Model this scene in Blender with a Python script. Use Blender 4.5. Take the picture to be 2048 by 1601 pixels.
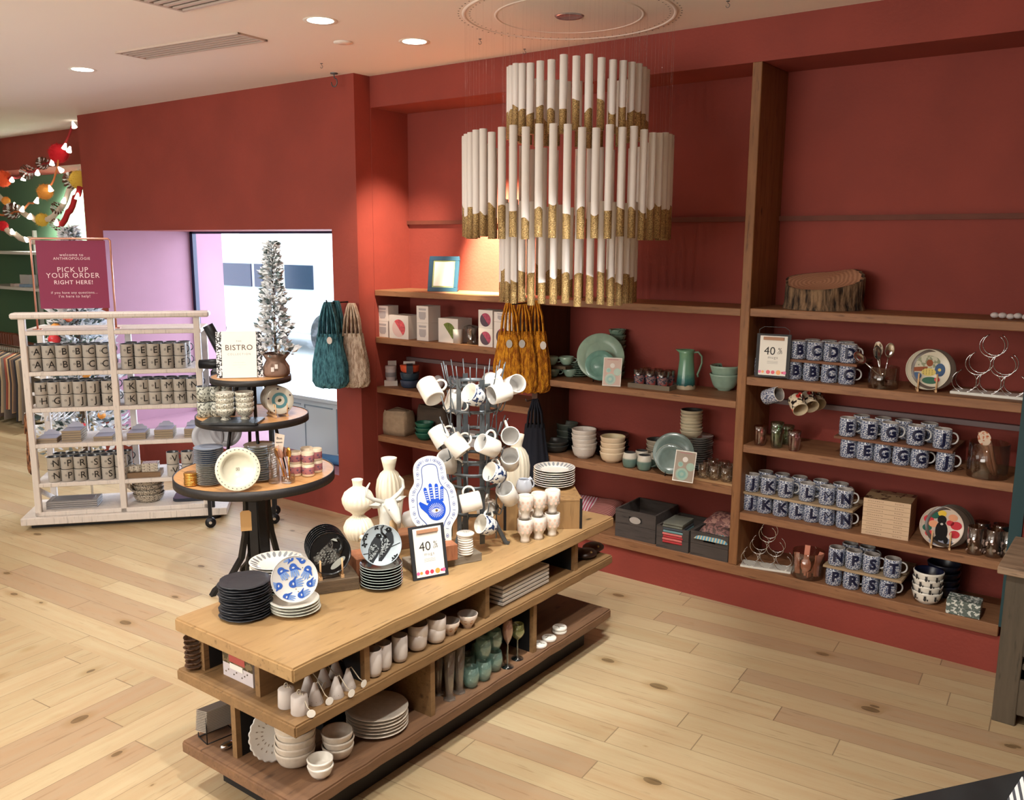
import bpy, bmesh, math, random
from mathutils import Vector as V, Matrix as MX
R = math.radians; PI = math.pi
random.seed(7)
for o in list(bpy.data.objects): bpy.data.objects.remove(o)
SC = bpy.context.scene; COL = SC.collection
# ---------------------------------------------------------------- camera, world, exposure, lamps
CAM = V((1.7094, -4.2785, 1.9067)); YAW, PIT, ROL, FPX = 0.6404, -0.1769, 0.0049, 1780.8
_f = V((-math.sin(YAW)*math.cos(PIT), math.cos(YAW)*math.cos(PIT), math.sin(PIT)))
_r = V((math.cos(YAW), math.sin(YAW), 0)); _u = _r.cross(_f)
_R = math.cos(ROL)*_r + math.sin(ROL)*_u; _U = -math.sin(ROL)*_r + math.cos(ROL)*_u
cd = bpy.data.cameras.new('camera'); cam = bpy.data.objects.new('camera', cd); COL.objects.link(cam)
cd.sensor_width = 36; cd.lens = FPX/2048*36; cd.clip_start = .05
m = MX.Identity(4)
for i in range(3): m[i][0] = _R[i]; m[i][1] = _U[i]; m[i][2] = -_f[i]; m[i][3] = CAM[i]
cam.matrix_world = m; SC.camera = cam
SC.view_settings.view_transform = 'Standard'; SC.view_settings.look = 'None'
SC.view_settings.gamma = 1; SC.view_settings.use_curve_mapping = False
SC.view_settings.exposure = 0.0
w = bpy.data.worlds.new('sky'); SC.world = w; w.use_nodes = True
w.node_tree.nodes['Background'].inputs[0].default_value = (.78, .88, 1, 1)
w.node_tree.nodes['Background'].inputs[1].default_value = 5.5

def lamp(kind, loc, aim, power, col, size=.1, ang=60, blend=.6, sy=None):
    L = bpy.data.lights.new('lamp', kind); o = bpy.data.objects.new('lamp_light', L); COL.objects.link(o)
    L.energy = power; L.color = col; o.location = loc
    o.rotation_euler = (V(aim)-V(loc)).to_track_quat('-Z', 'Y').to_euler()
    if kind == 'SPOT': L.spot_size = R(ang); L.spot_blend = blend; L.shadow_soft_size = size
    if kind == 'AREA':
        L.size = size
        if sy: L.shape = 'RECTANGLE'; L.size_y = sy
    return o
WARM = (1, .82, .62); NEUT = (1, .95, .87); DAY = (.80, .86, 1)
# ceiling spots, mostly added; only the one over the cart sits in a can
lamp('SPOT', (-1.60, -.26, 2.93), (-1.81, .345, 1.68), 2300, (1, .86, .56), .03, 34, .8)
lamp('SPOT', (-1.72, -.42, 2.93), (-2.60, .16, 1.80), 330, WARM, .04, 36, .9)
lamp('SPOT', (.35, -2.9, 2.93), (-.65, -2.0, .6), 150, NEUT, .05, 70, .7)
lamp('SPOT', (.25, -1.75, 2.93), (-.75, -1.1, .7), 210, (1, .98, .94), .04, 52, .6)
lamp('SPOT', (.9, -2.4, 2.93), (.7, -1.4, 0), 190, NEUT, .06, 95, .8)
lamp('SPOT', (-1.7, -3.2, 2.93), (-1.7, -2.7, 0), 180, NEUT, .06, 85, .8)
lamp('SPOT', (-3.944, -1.204, 2.93), (-3.9, -1.25, 0), 60, NEUT, .06, 100, .8)
lamp('SPOT', (-1.3, -2.1, 2.93), (-2.25, -1.32, .8), 120, NEUT, .05, 55, .7)
lamp('SPOT', (-8.0, .42, 2.60), (-7.95, .84, 1.75), 420, (1, .97, .88), .05, 120, 1)  # no can here: added under the soffit to brighten the green wall
lamp('SPOT', (-6.3, -2.2, 2.93), (-6.3, -1.2, 0), 200, NEUT, .06, 110, .8)
lamp('AREA', (-.2, -4.6, 2.85), (-.9, -2.2, .6), 55, NEUT, 3.2)
lamp('AREA', (-4.5, -3.6, 2.85), (-4.2, -1.8, .6), 60, NEUT, 3.0)
# unseen light panel added behind the camera to lift the ceiling and shelves
lamp('AREA', (-1.5, -6.2, 1.9), (-1.8, -1.5, 2.95), 125, NEUT, 3.5, sy=1.2)
# daylight standing in the window recess behind the glass
lamp('AREA', (-4.2, 1.6, 1.5), (-4.1, -1.5, .6), 130, DAY, 2.6, sy=1.9)

def ray(px, py): return _f + _R*((px-1024)/FPX) - _U*((py-800.5)/FPX)
def atz(px, py, z): d = ray(px, py); return CAM + d*((z-CAM.z)/d.z)
def aty(px, py, y): d = ray(px, py); return CAM + d*((y-CAM.y)/d.y)
def atx(px, py, x): d = ray(px, py); return CAM + d*((x-CAM.x)/d.x)
def base(px, py, z, r=0):
    p = atz(px, py, z); h = V((p.x-CAM.x, p.y-CAM.y, 0)).normalized(); return p + h*r
def face(p): # z-rotation that turns a thing's -Y side to where the visitor stands
    return math.atan2(CAM.y-p.y, CAM.x-p.x) + PI/2

# ---------------------------------------------------------------- materials
def lin(c):
    return tuple(((x/255)/12.92 if x/255 <= .04045 else ((x/255+.055)/1.055)**2.4) for x in c)
class NT:
    def __init__(s, name):
        s.m = bpy.data.materials.new(name); s.m.use_nodes = True; s.t = s.m.node_tree; s.b = s.t.nodes['Principled BSDF']
    def n(s, t, **k):
        x = s.t.nodes.new(t)
        for a, b in k.items(): setattr(x, a, b)
        return x
    def link(s, a, b): s.t.links.new(a, b)
    def math(s, op, a, b=None, c=None, clamp=False):
        x = s.n('ShaderNodeMath', operation=op); x.use_clamp = clamp
        for i, v in enumerate((a, b, c)):
            if v is None: continue
            if isinstance(v, (int, float)): x.inputs[i].default_value = v
            else: s.link(v, x.inputs[i])
        return x.outputs[0]
    def mix(s, f, a, b, mode='MIX'):
        x = s.n('ShaderNodeMix', data_type='RGBA', blend_type=mode)
        for i, v in ((0, f), (6, a), (7, b)):
            if isinstance(v, (int, float)): x.inputs[i].default_value = v
            elif isinstance(v, tuple): x.inputs[i].default_value = (*v[:3], 1)
            else: s.link(v, x.inputs[i])
        return x.outputs[2]
    def coord(s, scale=(1, 1, 1), rot=0, obj=True):
        tc = s.n('ShaderNodeTexCoord'); mp = s.n('ShaderNodeMapping')
        mp.inputs['Scale'].default_value = scale; mp.inputs['Rotation'].default_value = (0, 0, rot)
        s.link(tc.outputs['Object'], mp.inputs[0]); return mp.outputs[0]
    def noise(s, vec, scale, detail=4, rough=.5):
        x = s.n('ShaderNodeTexNoise'); x.inputs['Scale'].default_value = scale; x.inputs['Detail'].default_value = detail
        x.inputs['Roughness'].default_value = rough; s.link(vec, x.inputs['Vector']); return x.outputs['Fac']
    def ramp(s, f, a, b, ca=(0, 0, 0), cb=(1, 1, 1)):
        x = s.n('ShaderNodeValToRGB'); e = x.color_ramp.elements; e[0].position = a; e[1].position = b
        e[0].color = (*ca, 1); e[1].color = (*cb, 1); s.link(f, x.inputs[0]); return x.outputs[0]
    def bump(s, h, st, dist=.01):
        x = s.n('ShaderNodeBump'); x.inputs['Strength'].default_value = st; x.inputs['Distance'].default_value = dist
        s.link(h, x.inputs['Height']); s.link(x.outputs[0], s.b.inputs['Normal'])
    def set(s, **k):
        for a, v in k.items():
            i = s.b.inputs[a.replace('_', ' ')]
            if isinstance(v, (int, float)): i.default_value = v
            elif isinstance(v, tuple): i.default_value = (*v[:3], 1) if i.type == 'RGBA' else v
            else: s.link(v, i)
MT = {}
def mat(name, rgb, rough=.5, metal=0, var=0, scale=8, bump=0, bscale=40, coat=0, sheen=0):
    if name in MT: return MT[name]
    t = NT(name); c = lin(rgb)
    t.set(Base_Color=c, Roughness=rough, Metallic=metal)
    if coat: t.set(Coat_Weight=coat, Coat_Roughness=.08)
    if sheen: t.set(Sheen_Weight=sheen)
    if var or bump: vec = t.coord()
    if var:
        f = t.ramp(t.noise(vec, scale, 5), .35, .65)
        t.set(Base_Color=t.mix(f, tuple(x*(1-var) for x in c), tuple(min(1, x*(1+var)) for x in c)))
    if bump: t.bump(t.noise(vec, bscale, 3), bump)
    MT[name] = t.m; return t.m
def pattern(name, bg, fg, scale, thr=.5, kind='noise', rough=.25, third=None):
    if name in MT: return MT[name]
    t = NT(name); vec = t.coord()
    if kind == 'noise': f = t.ramp(t.noise(vec, scale, 2, .6), thr-.02, thr+.02)
    else:
        x = t.n('ShaderNodeTexVoronoi'); x.inputs['Scale'].default_value = scale; t.link(vec, x.inputs['Vector'])
        f = t.ramp(x.outputs['Distance'], thr-.03, thr+.03)
    col = t.mix(f, lin(fg), lin(bg))
    if third: col = t.mix(t.ramp(t.noise(vec, scale*.45, 2), .56, .6), col, lin(third))
    t.set(Base_Color=col, Roughness=rough); MT[name] = t.m; return t.m
def wood(name, c1, c2, axis='X', rough=.6, knots=True, s=1, stain=None):
    if name in MT: return MT[name]
    t = NT(name); k = {'X': (1.2, 11, 11), 'Y': (11, 1.2, 11), 'Z': (11, 11, 1.2)}[axis]
    vec = t.coord(tuple(a*s for a in k)); raw = t.coord(tuple({'X': (.5, 1, 1), 'Y': (1, .5, 1), 'Z': (1, 1, .5)}[axis][i] for i in range(3)))
    f = t.ramp(t.noise(vec, 2.2, 8, .65), .3, .7); col = t.mix(f, lin(c1), lin(c2))
    f2 = t.ramp(t.noise(vec, 7, 3, .6), .28, .42); col = t.mix(f2, tuple(x*.62 for x in lin(c1)), col)
    big = t.noise(raw, 2.5, 2); col = t.mix(t.ramp(big, .35, .7), col, t.mix(.5, col, lin(stain or c1)))
    if knots:
        x = t.n('ShaderNodeTexVoronoi'); x.inputs['Scale'].default_value = 9; t.link(raw, x.inputs['Vector'])
        kf = t.ramp(x.outputs['Distance'], .04, .13, (1, 1, 1), (0, 0, 0))
        w2 = t.math('GREATER_THAN', t.noise(raw, 3.1, 1), .53)
        col = t.mix(t.math('MULTIPLY', kf, w2), col, tuple(x*.22 for x in lin(c1)))
    t.set(Base_Color=col, Roughness=rough); t.bump(t.noise(vec, 6, 5), .25, .004); MT[name] = t.m; return t.m
def planks(name, along_x):
    t = NT(name); tc = t.coord(rot=R(-4.5) if along_x else R(-4.5)); sp = t.n('ShaderNodeSeparateXYZ'); t.link(tc, sp.inputs[0])
    u, v = (sp.outputs[0], sp.outputs[1]) if along_x else (sp.outputs[1], sp.outputs[0])
    vs = t.math('DIVIDE', v, .128); row = t.math('FLOOR', vs)
    wn = t.n('ShaderNodeTexWhiteNoise', noise_dimensions='1D'); t.link(row, wn.inputs['W'])
    us = t.math('ADD', t.math('DIVIDE', u, 1.25), t.math('MULTIPLY', wn.outputs[0], 7.3)); cl = t.math('FLOOR', us)
    cb = t.n('ShaderNodeCombineXYZ'); t.link(row, cb.inputs[0]); t.link(cl, cb.inputs[1])
    w2 = t.n('ShaderNodeTexWhiteNoise', noise_dimensions='2D'); t.link(cb.outputs[0], w2.inputs['Vector'])
    idv = w2.outputs[0]
    g = t.n('ShaderNodeCombineXYZ'); t.link(t.math('ADD', t.math('MULTIPLY', u, 1.1), t.math('MULTIPLY', idv, 60)), g.inputs[0])
    t.link(t.math('MULTIPLY', v, 13), g.inputs[1]); t.link(t.math('MULTIPLY', idv, 9), g.inputs[2])
    gr = t.noise(g.outputs[0], 1.6, 7, .62)
    A = t.mix(idv, lin((182, 162, 126)), lin((200, 182, 146))); A2 = t.mix(t.math('GREATER_THAN', idv, .86), A, lin((176, 152, 122)))
    col = t.mix(t.ramp(gr, .28, .62), t.mix(.5, A2, lin((176, 136, 98))), A2)
    fine = t.noise(g.outputs[0], 5, 4, .6); col = t.mix(t.ramp(fine, .3, .4), t.mix(.35, col, lin((130, 95, 62))), col)
    kc = t.n('ShaderNodeCombineXYZ'); t.link(t.math('MULTIPLY', u, .55), kc.inputs[0]); t.link(v, kc.inputs[1])
    vo = t.n('ShaderNodeTexVoronoi'); vo.inputs['Scale'].default_value = 6.5; t.link(kc.outputs[0], vo.inputs['Vector'])
    vw = t.n('ShaderNodeSeparateColor'); t.link(vo.outputs['Color'], vw.inputs[0])
    rad = t.math('MULTIPLY', t.math('MAXIMUM', t.math('SUBTRACT', vw.outputs[0], .40), 0), .26)
    kn = t.math('LESS_THAN', vo.outputs['Distance'], rad)
    halo = t.math('SUBTRACT', 1, t.math('DIVIDE', vo.outputs['Distance'], t.math('ADD', t.math('MULTIPLY', rad, 2.2), .0001)), clamp=True)
    col = t.mix(t.math('MULTIPLY', halo, .8), col, lin((150, 118, 70)))
    col = t.mix(t.math('MULTIPLY', kn, t.noise(g.outputs[0], 9, 3)), col, lin((52, 34, 16)))
    fv = t.math('FRACT', vs); fu = t.math('FRACT', us)
    gap = t.math('MAXIMUM', t.math('LESS_THAN', fv, .02), t.math('LESS_THAN', fu, .0035))
    col = t.mix(t.math('MULTIPLY', gap, .6), col, lin((84, 60, 40)))
    t.set(Base_Color=col, Roughness=t.math('ADD', t.math('MULTIPLY', gr, .2), .3)); t.bump(t.math('SUBTRACT', t.math('MULTIPLY', gr, .3), gap), .25, .003)
    MT[name] = t.m; return t.m
def glass(name, tint=(1, 1, 1), fac=.10, rough=.02, edge=.55, haze=0, hc=(200, 210, 208)):
    if name in MT: return MT[name]
    t = NT(name); o = t.t.nodes['Material Output']
    tr = t.n('ShaderNodeBsdfTransparent'); tr.inputs[0].default_value = (*tint, 1)
    gl = t.n('ShaderNodeBsdfGlossy'); gl.inputs['Roughness'].default_value = rough
    lw = t.n('ShaderNodeLayerWeight'); lw.inputs[0].default_value = .45
    f = t.math('ADD', t.math('MULTIPLY', lw.outputs['Facing'], edge), fac, clamp=True)
    mx = t.n('ShaderNodeMixShader'); t.link(f, mx.inputs[0]); t.link(tr.outputs[0], mx.inputs[1]); t.link(gl.outputs[0], mx.inputs[2])
    r = mx.outputs[0]
    if haze:
        df = t.n('ShaderNodeBsdfDiffuse'); df.inputs[0].default_value = (*lin(hc), 1); m2 = t.n('ShaderNodeMixShader'); m2.inputs[0].default_value = haze; t.link(r, m2.inputs[1]); t.link(df.outputs[0], m2.inputs[2]); r = m2.outputs[0]
    t.link(r, o.inputs[0]); MT[name] = t.m; return t.m
def emit(name, col, st):
    if name in MT: return MT[name]
    t = NT(name); t.set(Base_Color=col, Emission_Color=col, Emission_Strength=st); MT[name] = t.m; return t.m

RED = mat('red_paint', (140, 58, 47), .75, var=.09, scale=2.5, bump=.12, bscale=60)
CEIL = mat('ceiling_paint', (240, 230, 222), .8)
SHX = wood('shelf_wood', (124, 84, 56), (164, 118, 82), 'X', s=1)
SHZ = wood('post_wood', (118, 76, 44), (160, 112, 70), 'Z')
DKZ = wood('dark_panel_wood', (74, 46, 32), (98, 62, 42), 'Z', knots=False)
TBL = wood('table_wood', (160, 130, 88), (182, 150, 104), 'Y', .45, s=.8, stain=(154, 116, 82))
TBE = wood('table_edge_wood', (122, 94, 62), (154, 120, 80), 'Y', .55)
TBD = wood('table_shelf_wood', (104, 76, 56), (140, 104, 74), 'Y', .6)
BLOCK = wood('reclaimed_block_wood', (84, 70, 54), (122, 102, 80), 'X', .8, knots=False, s=2)
RBLOCK = wood('reddish_block_wood', (140, 84, 56), (176, 116, 80), 'Z', .7, knots=False, s=2)
PALE = wood('pale_dowel_wood', (206, 164, 118), (226, 188, 142), 'Z', .6, knots=False, s=3)
BLK = mat('black_paint', (22, 23, 26), .6)
IRON = mat('cast_iron', (34, 33, 34), .5, .4, bump=.1)
ZINC = mat('zinc_metal', (98, 104, 108), .45, .6, var=.2, scale=20)
CHROME = mat('chrome', (210, 210, 212), .12, 1)
WHT = mat('white_glaze', (236, 232, 222), .18, coat=.4)
CREAM = mat('cream_ceramic', (230, 222, 200), .35, bump=.05)
WGREY = mat('white_grey_ceramic', (216, 214, 210), .22, coat=.3)
STONE = mat('speckled_stoneware', (206, 196, 182), .4, var=.06, scale=60)
BLKG = mat('black_glaze', (24, 26, 30), .22, coat=.4)
SLATE = mat('matte_charcoal', (44, 46, 52), .42)
RIM = mat('pale_rim', (172, 184, 180), .25)
WPAINT = wood('cream_painted_wood', (212, 204, 198), (226, 218, 210), 'Z', .55, knots=False)
PAPER = mat('white_paper', (240, 238, 230), .8)
INK = mat('dark_ink', (44, 42, 42), .7)
GOLD = NT('gold_glitter')
_v = GOLD.coord(); _n = GOLD.noise(_v, 260, 2)
GOLD.set(Base_Color=GOLD.mix(GOLD.ramp(_n, .35, .65), lin((116, 92, 58)), lin((206, 174, 116))), Metallic=.55, Roughness=.34); GOLD.bump(_n, .9, .004); GOLD = GOLD.m
TUBEW = mat('tube_white', (232, 226, 222), .55)
GREENW = mat('green_paint', (98, 138, 108), .8)
ENAM = mat('grey_beige_enamel', (184, 180, 174), .3)
GLASS = glass('clear_glass')
SMOKE = glass('smoked_glass', (.90, .87, .83), .06, .02, .35)

# ---------------------------------------------------------------- mesh building
class M:
    def __init__(s, *mats): s.v = []; s.f = []; s.mi = []; s.sm = []; s.mats = list(mats)
    def add(s, vs, fs, mi=0, smooth=False, mx=None):
        k = len(s.v); s.v += [tuple(mx @ V(p)) if mx else tuple(p) for p in vs]
        for f in fs: s.f.append(tuple(i+k for i in f)); s.mi.append(mi); s.sm.append(smooth)
        return s
    def box(s, x0, x1, y0, y1, z0, z1, mi=0, mx=None):
        vs = [(x, y, z) for z in (z0, z1) for y in (y0, y1) for x in (x0, x1)]
        fs = [(0, 2, 3, 1), (4, 5, 7, 6), (0, 1, 5, 4), (2, 6, 7, 3), (0, 4, 6, 2), (1, 3, 7, 5)]
        return s.add(vs, fs, mi, False, mx)
    def lathe(s, prof, n=32, mi=0, mx=None, rip=None, smooth=True, mis=None, arc=None):
        k = len(s.v); rings = []; full = arc is None; N = n if full else n+1
        for j, (r, z) in enumerate(prof):
            if r < 1e-6: rings.append([len(s.v)]); s.v.append(tuple(mx @ V((0, 0, z))) if mx else (0, 0, z)); continue
            rg = []
            for i in range(N):
                a = (2*PI*i/n) if full else arc[0]+(arc[1]-arc[0])*i/n
                q = r*(1+(rip(a, j) if rip else 0)); p = V((q*math.cos(a), q*math.sin(a), z))
                rg.append(len(s.v)); s.v.append(tuple(mx @ p) if mx else tuple(p))
            rings.append(rg)
        for j in range(len(rings)-1):
            a, b = rings[j], rings[j+1]; mm = mis[j] if mis else mi
            for i in range(n):
                i2 = (i+1) % N if full else i+1
                if len(a) == 1 and len(b) == 1: continue
                if len(a) == 1: f = (a[0], b[i2], b[i])
                elif len(b) == 1: f = (a[i], a[i2], b[0])
                else: f = (a[i], a[i2], b[i2], b[i])
                s.f.append(f); s.mi.append(mm); s.sm.append(smooth)
        return s
    def tube(s, pts, r, n=8, mi=0, closed=False, mx=None, flat=None):
        pts = [V(p) for p in pts]; L = len(pts); k = len(s.v); up = None; rings = []
        for i, p in enumerate(pts):
            t = ((pts[(i+1) % L] if closed or i < L-1 else p) - (pts[i-1] if closed or i > 0 else p)).normalized()
            if up is None: up = V((0, 0, 1)) if abs(t.z) < .9 else V((1, 0, 0))
            b = t.cross(up).normalized(); up = b.cross(t).normalized(); rr = r[i] if isinstance(r, (list, tuple)) else r
            rg = []
            for j in range(n):
                a = 2*PI*j/n; q = p + b*(rr*math.cos(a)) + up*(rr*math.sin(a)*(flat or 1)); rg.append(len(s.v)); s.v.append(tuple(mx @ q) if mx else tuple(q))
            rings.append(rg)
        for i in range(L if closed else L-1):
            a, b = rings[i], rings[(i+1) % L]
            for j in range(n): s.f.append((a[j], a[(j+1) % n], b[(j+1) % n], b[j])); s.mi.append(mi); s.sm.append(True)
        if not closed:
            s.f.append(tuple(rings[0][::-1])); s.f.append(tuple(rings[-1])); s.mi += [mi, mi]; s.sm += [False, False]
        return s
    def prism(s, poly, z0, z1, mi=0, mx=None, side=None):
        n = len(poly); vs = [(x, y, z0) for x, y in poly]+[(x, y, z1) for x, y in poly]
        s.add(vs, [tuple(range(n, 2*n)), tuple(range(n-1, -1, -1))], mi, False, mx)
        return s.add(vs, [(i, (i+1) % n, n+(i+1) % n, n+i) for i in range(n)], mi if side is None else side, False, mx)
    def ball(s, c, r, mi=0, n=12, sc=(1, 1, 1), mx=None):
        m0 = MX.Translation(c) @ MX.Diagonal((*sc, 1)); m0 = (mx @ m0) if mx else m0
        return s.lathe([(r*math.sin(PI*i/(n//2+1)), -r*math.cos(PI*i/(n//2+1))) for i in range(n//2+2)], n, mi, m0)
    def mesh(s, name, bevel=0, seg=1):
        me = bpy.data.meshes.new(name); me.from_pydata(s.v, [], s.f)
        for x in s.mats: me.materials.append(x)
        for p, a, b in zip(me.polygons, s.mi, s.sm): p.material_index = a; p.use_smooth = b
        if bevel:
            bm = bmesh.new(); bm.from_mesh(me); bmesh.ops.remove_doubles(bm, verts=bm.verts, dist=1e-6)
            es = [e for e in bm.edges if len(e.link_faces) == 2 and e.calc_face_angle(0) > .6]
            bmesh.ops.bevel(bm, geom=es, offset=bevel, segments=seg, affect='EDGES'); bm.to_mesh(me); bm.free()
        me.update(); return me
    def obj(s, name, parent=None, loc=None, rot=None, bevel=0, seg=1):
        o = bpy.data.objects.new(name, s.mesh(name, bevel, seg)); COL.objects.link(o)
        if parent: o.parent = parent
        if loc is not None: o.location = loc
        if rot: o.rotation_euler = rot
        return o
def empty(name, loc=(0, 0, 0), rz=0):
    o = bpy.data.objects.new(name, None); COL.objects.link(o); o.location = loc; o.rotation_euler = (0, 0, rz); o.empty_display_size = .05; return o
def tag(o, label, cat, group=None, kind=None):
    if label: o['label'] = label
    if cat: o['category'] = cat
    if group: o['group'] = group
    elif 'group' in o.keys(): del o['group']
    if kind: o['kind'] = kind
    return o
def struct(o): o['kind'] = 'structure'; return o
def dup(src):
    r = src.copy(); COL.objects.link(r)
    for ch in src.children:
        c = ch.copy(); COL.objects.link(c); c.parent = r
        for g in ch.children: d = g.copy(); COL.objects.link(d); d.parent = c
    return r
PROTO = {}
def inst(key, fn, loc, rz, label, cat, group=None, rot=None, scale=None):
    if key in PROTO: o = dup(PROTO[key])
    else: o = fn(); PROTO[key] = o
    o.location = loc; o.rotation_euler = rot if rot is not None else (0, 0, rz); o.scale = (scale,)*3 if scale else (1, 1, 1)
    return tag(o, label, cat, group)
ORD = ['topmost', 'second from top', 'third from top', 'fourth from top', 'fifth from top', 'sixth from top', 'seventh from top',
       'eighth from top', 'ninth from top', 'tenth from top', 'eleventh from top', 'twelfth from top', 'thirteenth from top', 'fourteenth from top']
NTH = ['first', 'second', 'third', 'fourth', 'fifth', 'sixth', 'seventh', 'eighth', 'ninth', 'tenth']
def stack(key, fn, p, n, dz, what, where, cat, group, jit=.002, scale=None):
    out = []
    for i in range(n):
        o = ORD[n-1-i] if i else ('bottom one' if n > 1 else 'single')
        q = (p.x+random.uniform(-jit, jit), p.y+random.uniform(-jit, jit), p.z+i*dz+.0005)
        out.append(inst(key, fn, q, random.uniform(0, 6.28) if jit else face(p), f'{what}, {o} {where}', cat, group, scale=scale))
    return out
TX = {}
def text(s, size, bold=0, sp=1, lh=1):
    k = (s, size, bold, sp)
    if k in TX: return TX[k]
    cu = bpy.data.curves.new('t', 'FONT'); cu.body = s; cu.size = size; cu.align_x = 'CENTER'; cu.align_y = 'CENTER'; cu.offset = bold*size; cu.space_character = sp; cu.space_line = lh; cu.resolution_u = 3
    o = bpy.data.objects.new('t', cu); COL.objects.link(o); bpy.context.view_layer.update()
    me = o.to_mesh(); r = ([tuple(v.co) for v in me.vertices], [tuple(p.vertices) for p in me.polygons]); o.to_mesh_clear()
    bpy.data.objects.remove(o); bpy.data.curves.remove(cu); TX[k] = r; return r
def flat_text(mm, s, size, x, y, z, mi, mx, bold=0, sp=1): # text in local XY of mx, raised z
    vs, fs = text(s, size, bold, sp); mm.add([(a+x, b+y, z) for a, b, c in vs], fs, mi, False, mx)
def ring_text(mm, s, size, rad, z, ang, mi, bold=0, sx=1, sy=1):  # text wrapped round a cylinder
    vs, fs = text(s, size, 0 if s in 'MW' else bold)
    me = bpy.data.meshes.new('x'); me.from_pydata(vs, [], fs); bm = bmesh.new(); bm.from_mesh(me)
    w = max(abs(v[0]) for v in vs) if vs else 0; c = -w
    while c < w:
        bmesh.ops.bisect_plane(bm, geom=bm.verts[:]+bm.edges[:]+bm.faces[:], plane_co=(c, 0, 0), plane_no=(1, 0, 0)); c += .004/sx
    out = []
    bm.verts.ensure_lookup_table()
    for v in bm.verts: a = ang + v.co.x*sx/rad; out.append((rad*math.cos(a), rad*math.sin(a), z+v.co.y*sy))
    mm.add(out, [tuple(v.index for v in f.verts) for f in bm.faces], mi); bm.free(); bpy.data.meshes.remove(me)
def lean(p, rz, tilt): return MX.Translation(p) @ MX.Rotation(rz, 4, 'Z') @ MX.Rotation(tilt, 4, 'X')
# ---------------------------------------------------------------- room shell
H = 2.95; D = .345; NX0 = -2.64; NX1 = 1.225; WX0 = -6.046; WX1 = -2.64; WY = -.141
def sbox(name, x0, x1, y0, y1, z0, z1, m):
    return struct(M(m).box(x0, x1, y0, y1, z0, z1).obj(name))
FL = planks('floor_planks_main', True); FL2 = planks('floor_planks_left', False)
sl = .101; sy = lambda x: -2.401+sl*(x+2.908)
fl = M(FL); fl.prism([(-16, sy(-16)), (-.62, sy(-.62)), (-.62, -8), (4.2, -8), (4.2, .4), (-2.6, .4), (-2.6, -.10), (-5.9, -.10), (-5.9, 1.0), (-16, 1.0)], -.05, 0); fl.box(-2.9, 1.6, -.2, .2, -.06, -.001); struct(fl.obj('floor'))
fl = M(FL2); fl.prism([(-16, -8), (-.62, -8), (-.62, sy(-.62)), (-16, sy(-16))], -.05, 0); struct(fl.obj('floor'))
cl = M(CEIL); cl.prism([(-16, -8), (4.2, -8), (4.2, .4), (-5.9, .4), (-5.9, 1.0), (-16, 1.0)], H, H+.1); struct(cl.obj('ceiling'))
mm = M(RED); mm.box(NX0, 4.2, 0, D, 2.754, H); mm.box(NX0, NX1+.1, .02, D, 0, .177); mm.box(NX0-.0, 4.2, D, D+.1, 0, H); mm.box(NX0, NX0+.004, .0, D, .177, 2.754); mm.box(NX1+.05, 4.2, 0, D, 0, 2.754)
struct(mm.obj('wall_back'))
TEAL = mat('teal_edge_paint', (24, 60, 66), .6)
sbox('trim_1', NX1, NX1+.05, -.015, D, .235, 2.754, TEAL)
sbox('trim_2', NX0+.004, NX1, D-.022, D, 2.015, 2.04, mat('rail_wood', (104, 52, 38), .7, var=.1))
# window wall: thick wall with an opening that reaches down to a low sill
WZ = 1.978; X0, X1 = -5.772, -2.884; SILL = .277
PINK = mat('pink_reveal_paint', (152, 112, 128), .8, var=.05, scale=2)
mm = M(RED, PINK)
mm.box(WX0, X0, WY, .75, 0, H); mm.box(X1, WX1, WY, .75, 0, H); mm.box(X0, X1, WY, .75, WZ, H); mm.box(X0, X1, WY, .75, 0, SILL)
mm.box(X0, X0+.003, WY+.003, .75, SILL, WZ, 1); mm.box(X0, X1, WY+.003, .75, SILL, SILL+.003, 1)
mm.box(X0-.3, X0, .75, 1.05, 0, WZ+.4, 1)
struct(mm.obj('wall_window'))
wf = struct(M(mat('window_frame_navy', (26, 34, 66), .4)).box(X0, X1, .70, .735, WZ-.02, WZ).box(X0+.003, X0+.045, .70, .74, SILL, WZ).box(X1-.04, X1, .70, .74, SILL, WZ).box(X0, X1, .70, .74, SILL, SILL+.04).obj('window_1'))
M(glass('window_pane', (.97, .99, 1), .03, .01, .15)).box(X0+.04, X1-.04, .715, .721, SILL+.04, WZ-.02).obj('pane', wf)
# room beyond on the left: green niche with white shelves under a red band
mm = M(RED, GREENW); mm.box(-16, WX0, .31, .85, 2.615, H); mm.box(-16, WX0+.002, .85, .95, 0, H, 1); struct(mm.obj('wall_left_room'))
sbox('wall_left', -16.1, -16, -8, 1, 0, H, RED); sbox('wall_right', 4.2, 4.3, -8, .4, 0, H, RED); sbox('wall_front', -16, 4.2, -8.1, -8, 0, H, mat('warm_wall', (214, 190, 160), .8))
# niche shelving: one built-in unit, boards and uprights as parts
sh = empty('wall_shelving', (0, 0, 0)); tag(sh, 'built-in reclaimed wood shelving with thick boards filling the red wall niche', 'shelving')
def board(x0, x1, z1, th): M(SHX).box(x0, x1, -.002, D, z1-th, z1).obj('shelf', sh, bevel=.003)
PX = -1.33
for z, t in ((1.578, .038), (1.26, .04), (.92, .042), (.577, .04)): board(NX0+.006, PX, z, t)
board(PX, -.048, 1.578, .038)
for z, t in ((1.105, .038), (.65, .044)): board(PX+.04, -.048, z, t)
for z, t in ((1.582, .04), (1.237, .042), (.885, .04), (.525, .04)): board(0, NX1, z, t)
board(NX0+.006, NX1, .235, .056)
M(SHZ).box(-.048, 0, -.006, D, .235, 2.754).obj('post', sh, bevel=.003)
M(DKZ).box(PX, PX+.04, -.001, D, .235, 1.54).obj('upright_panel', sh)
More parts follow.
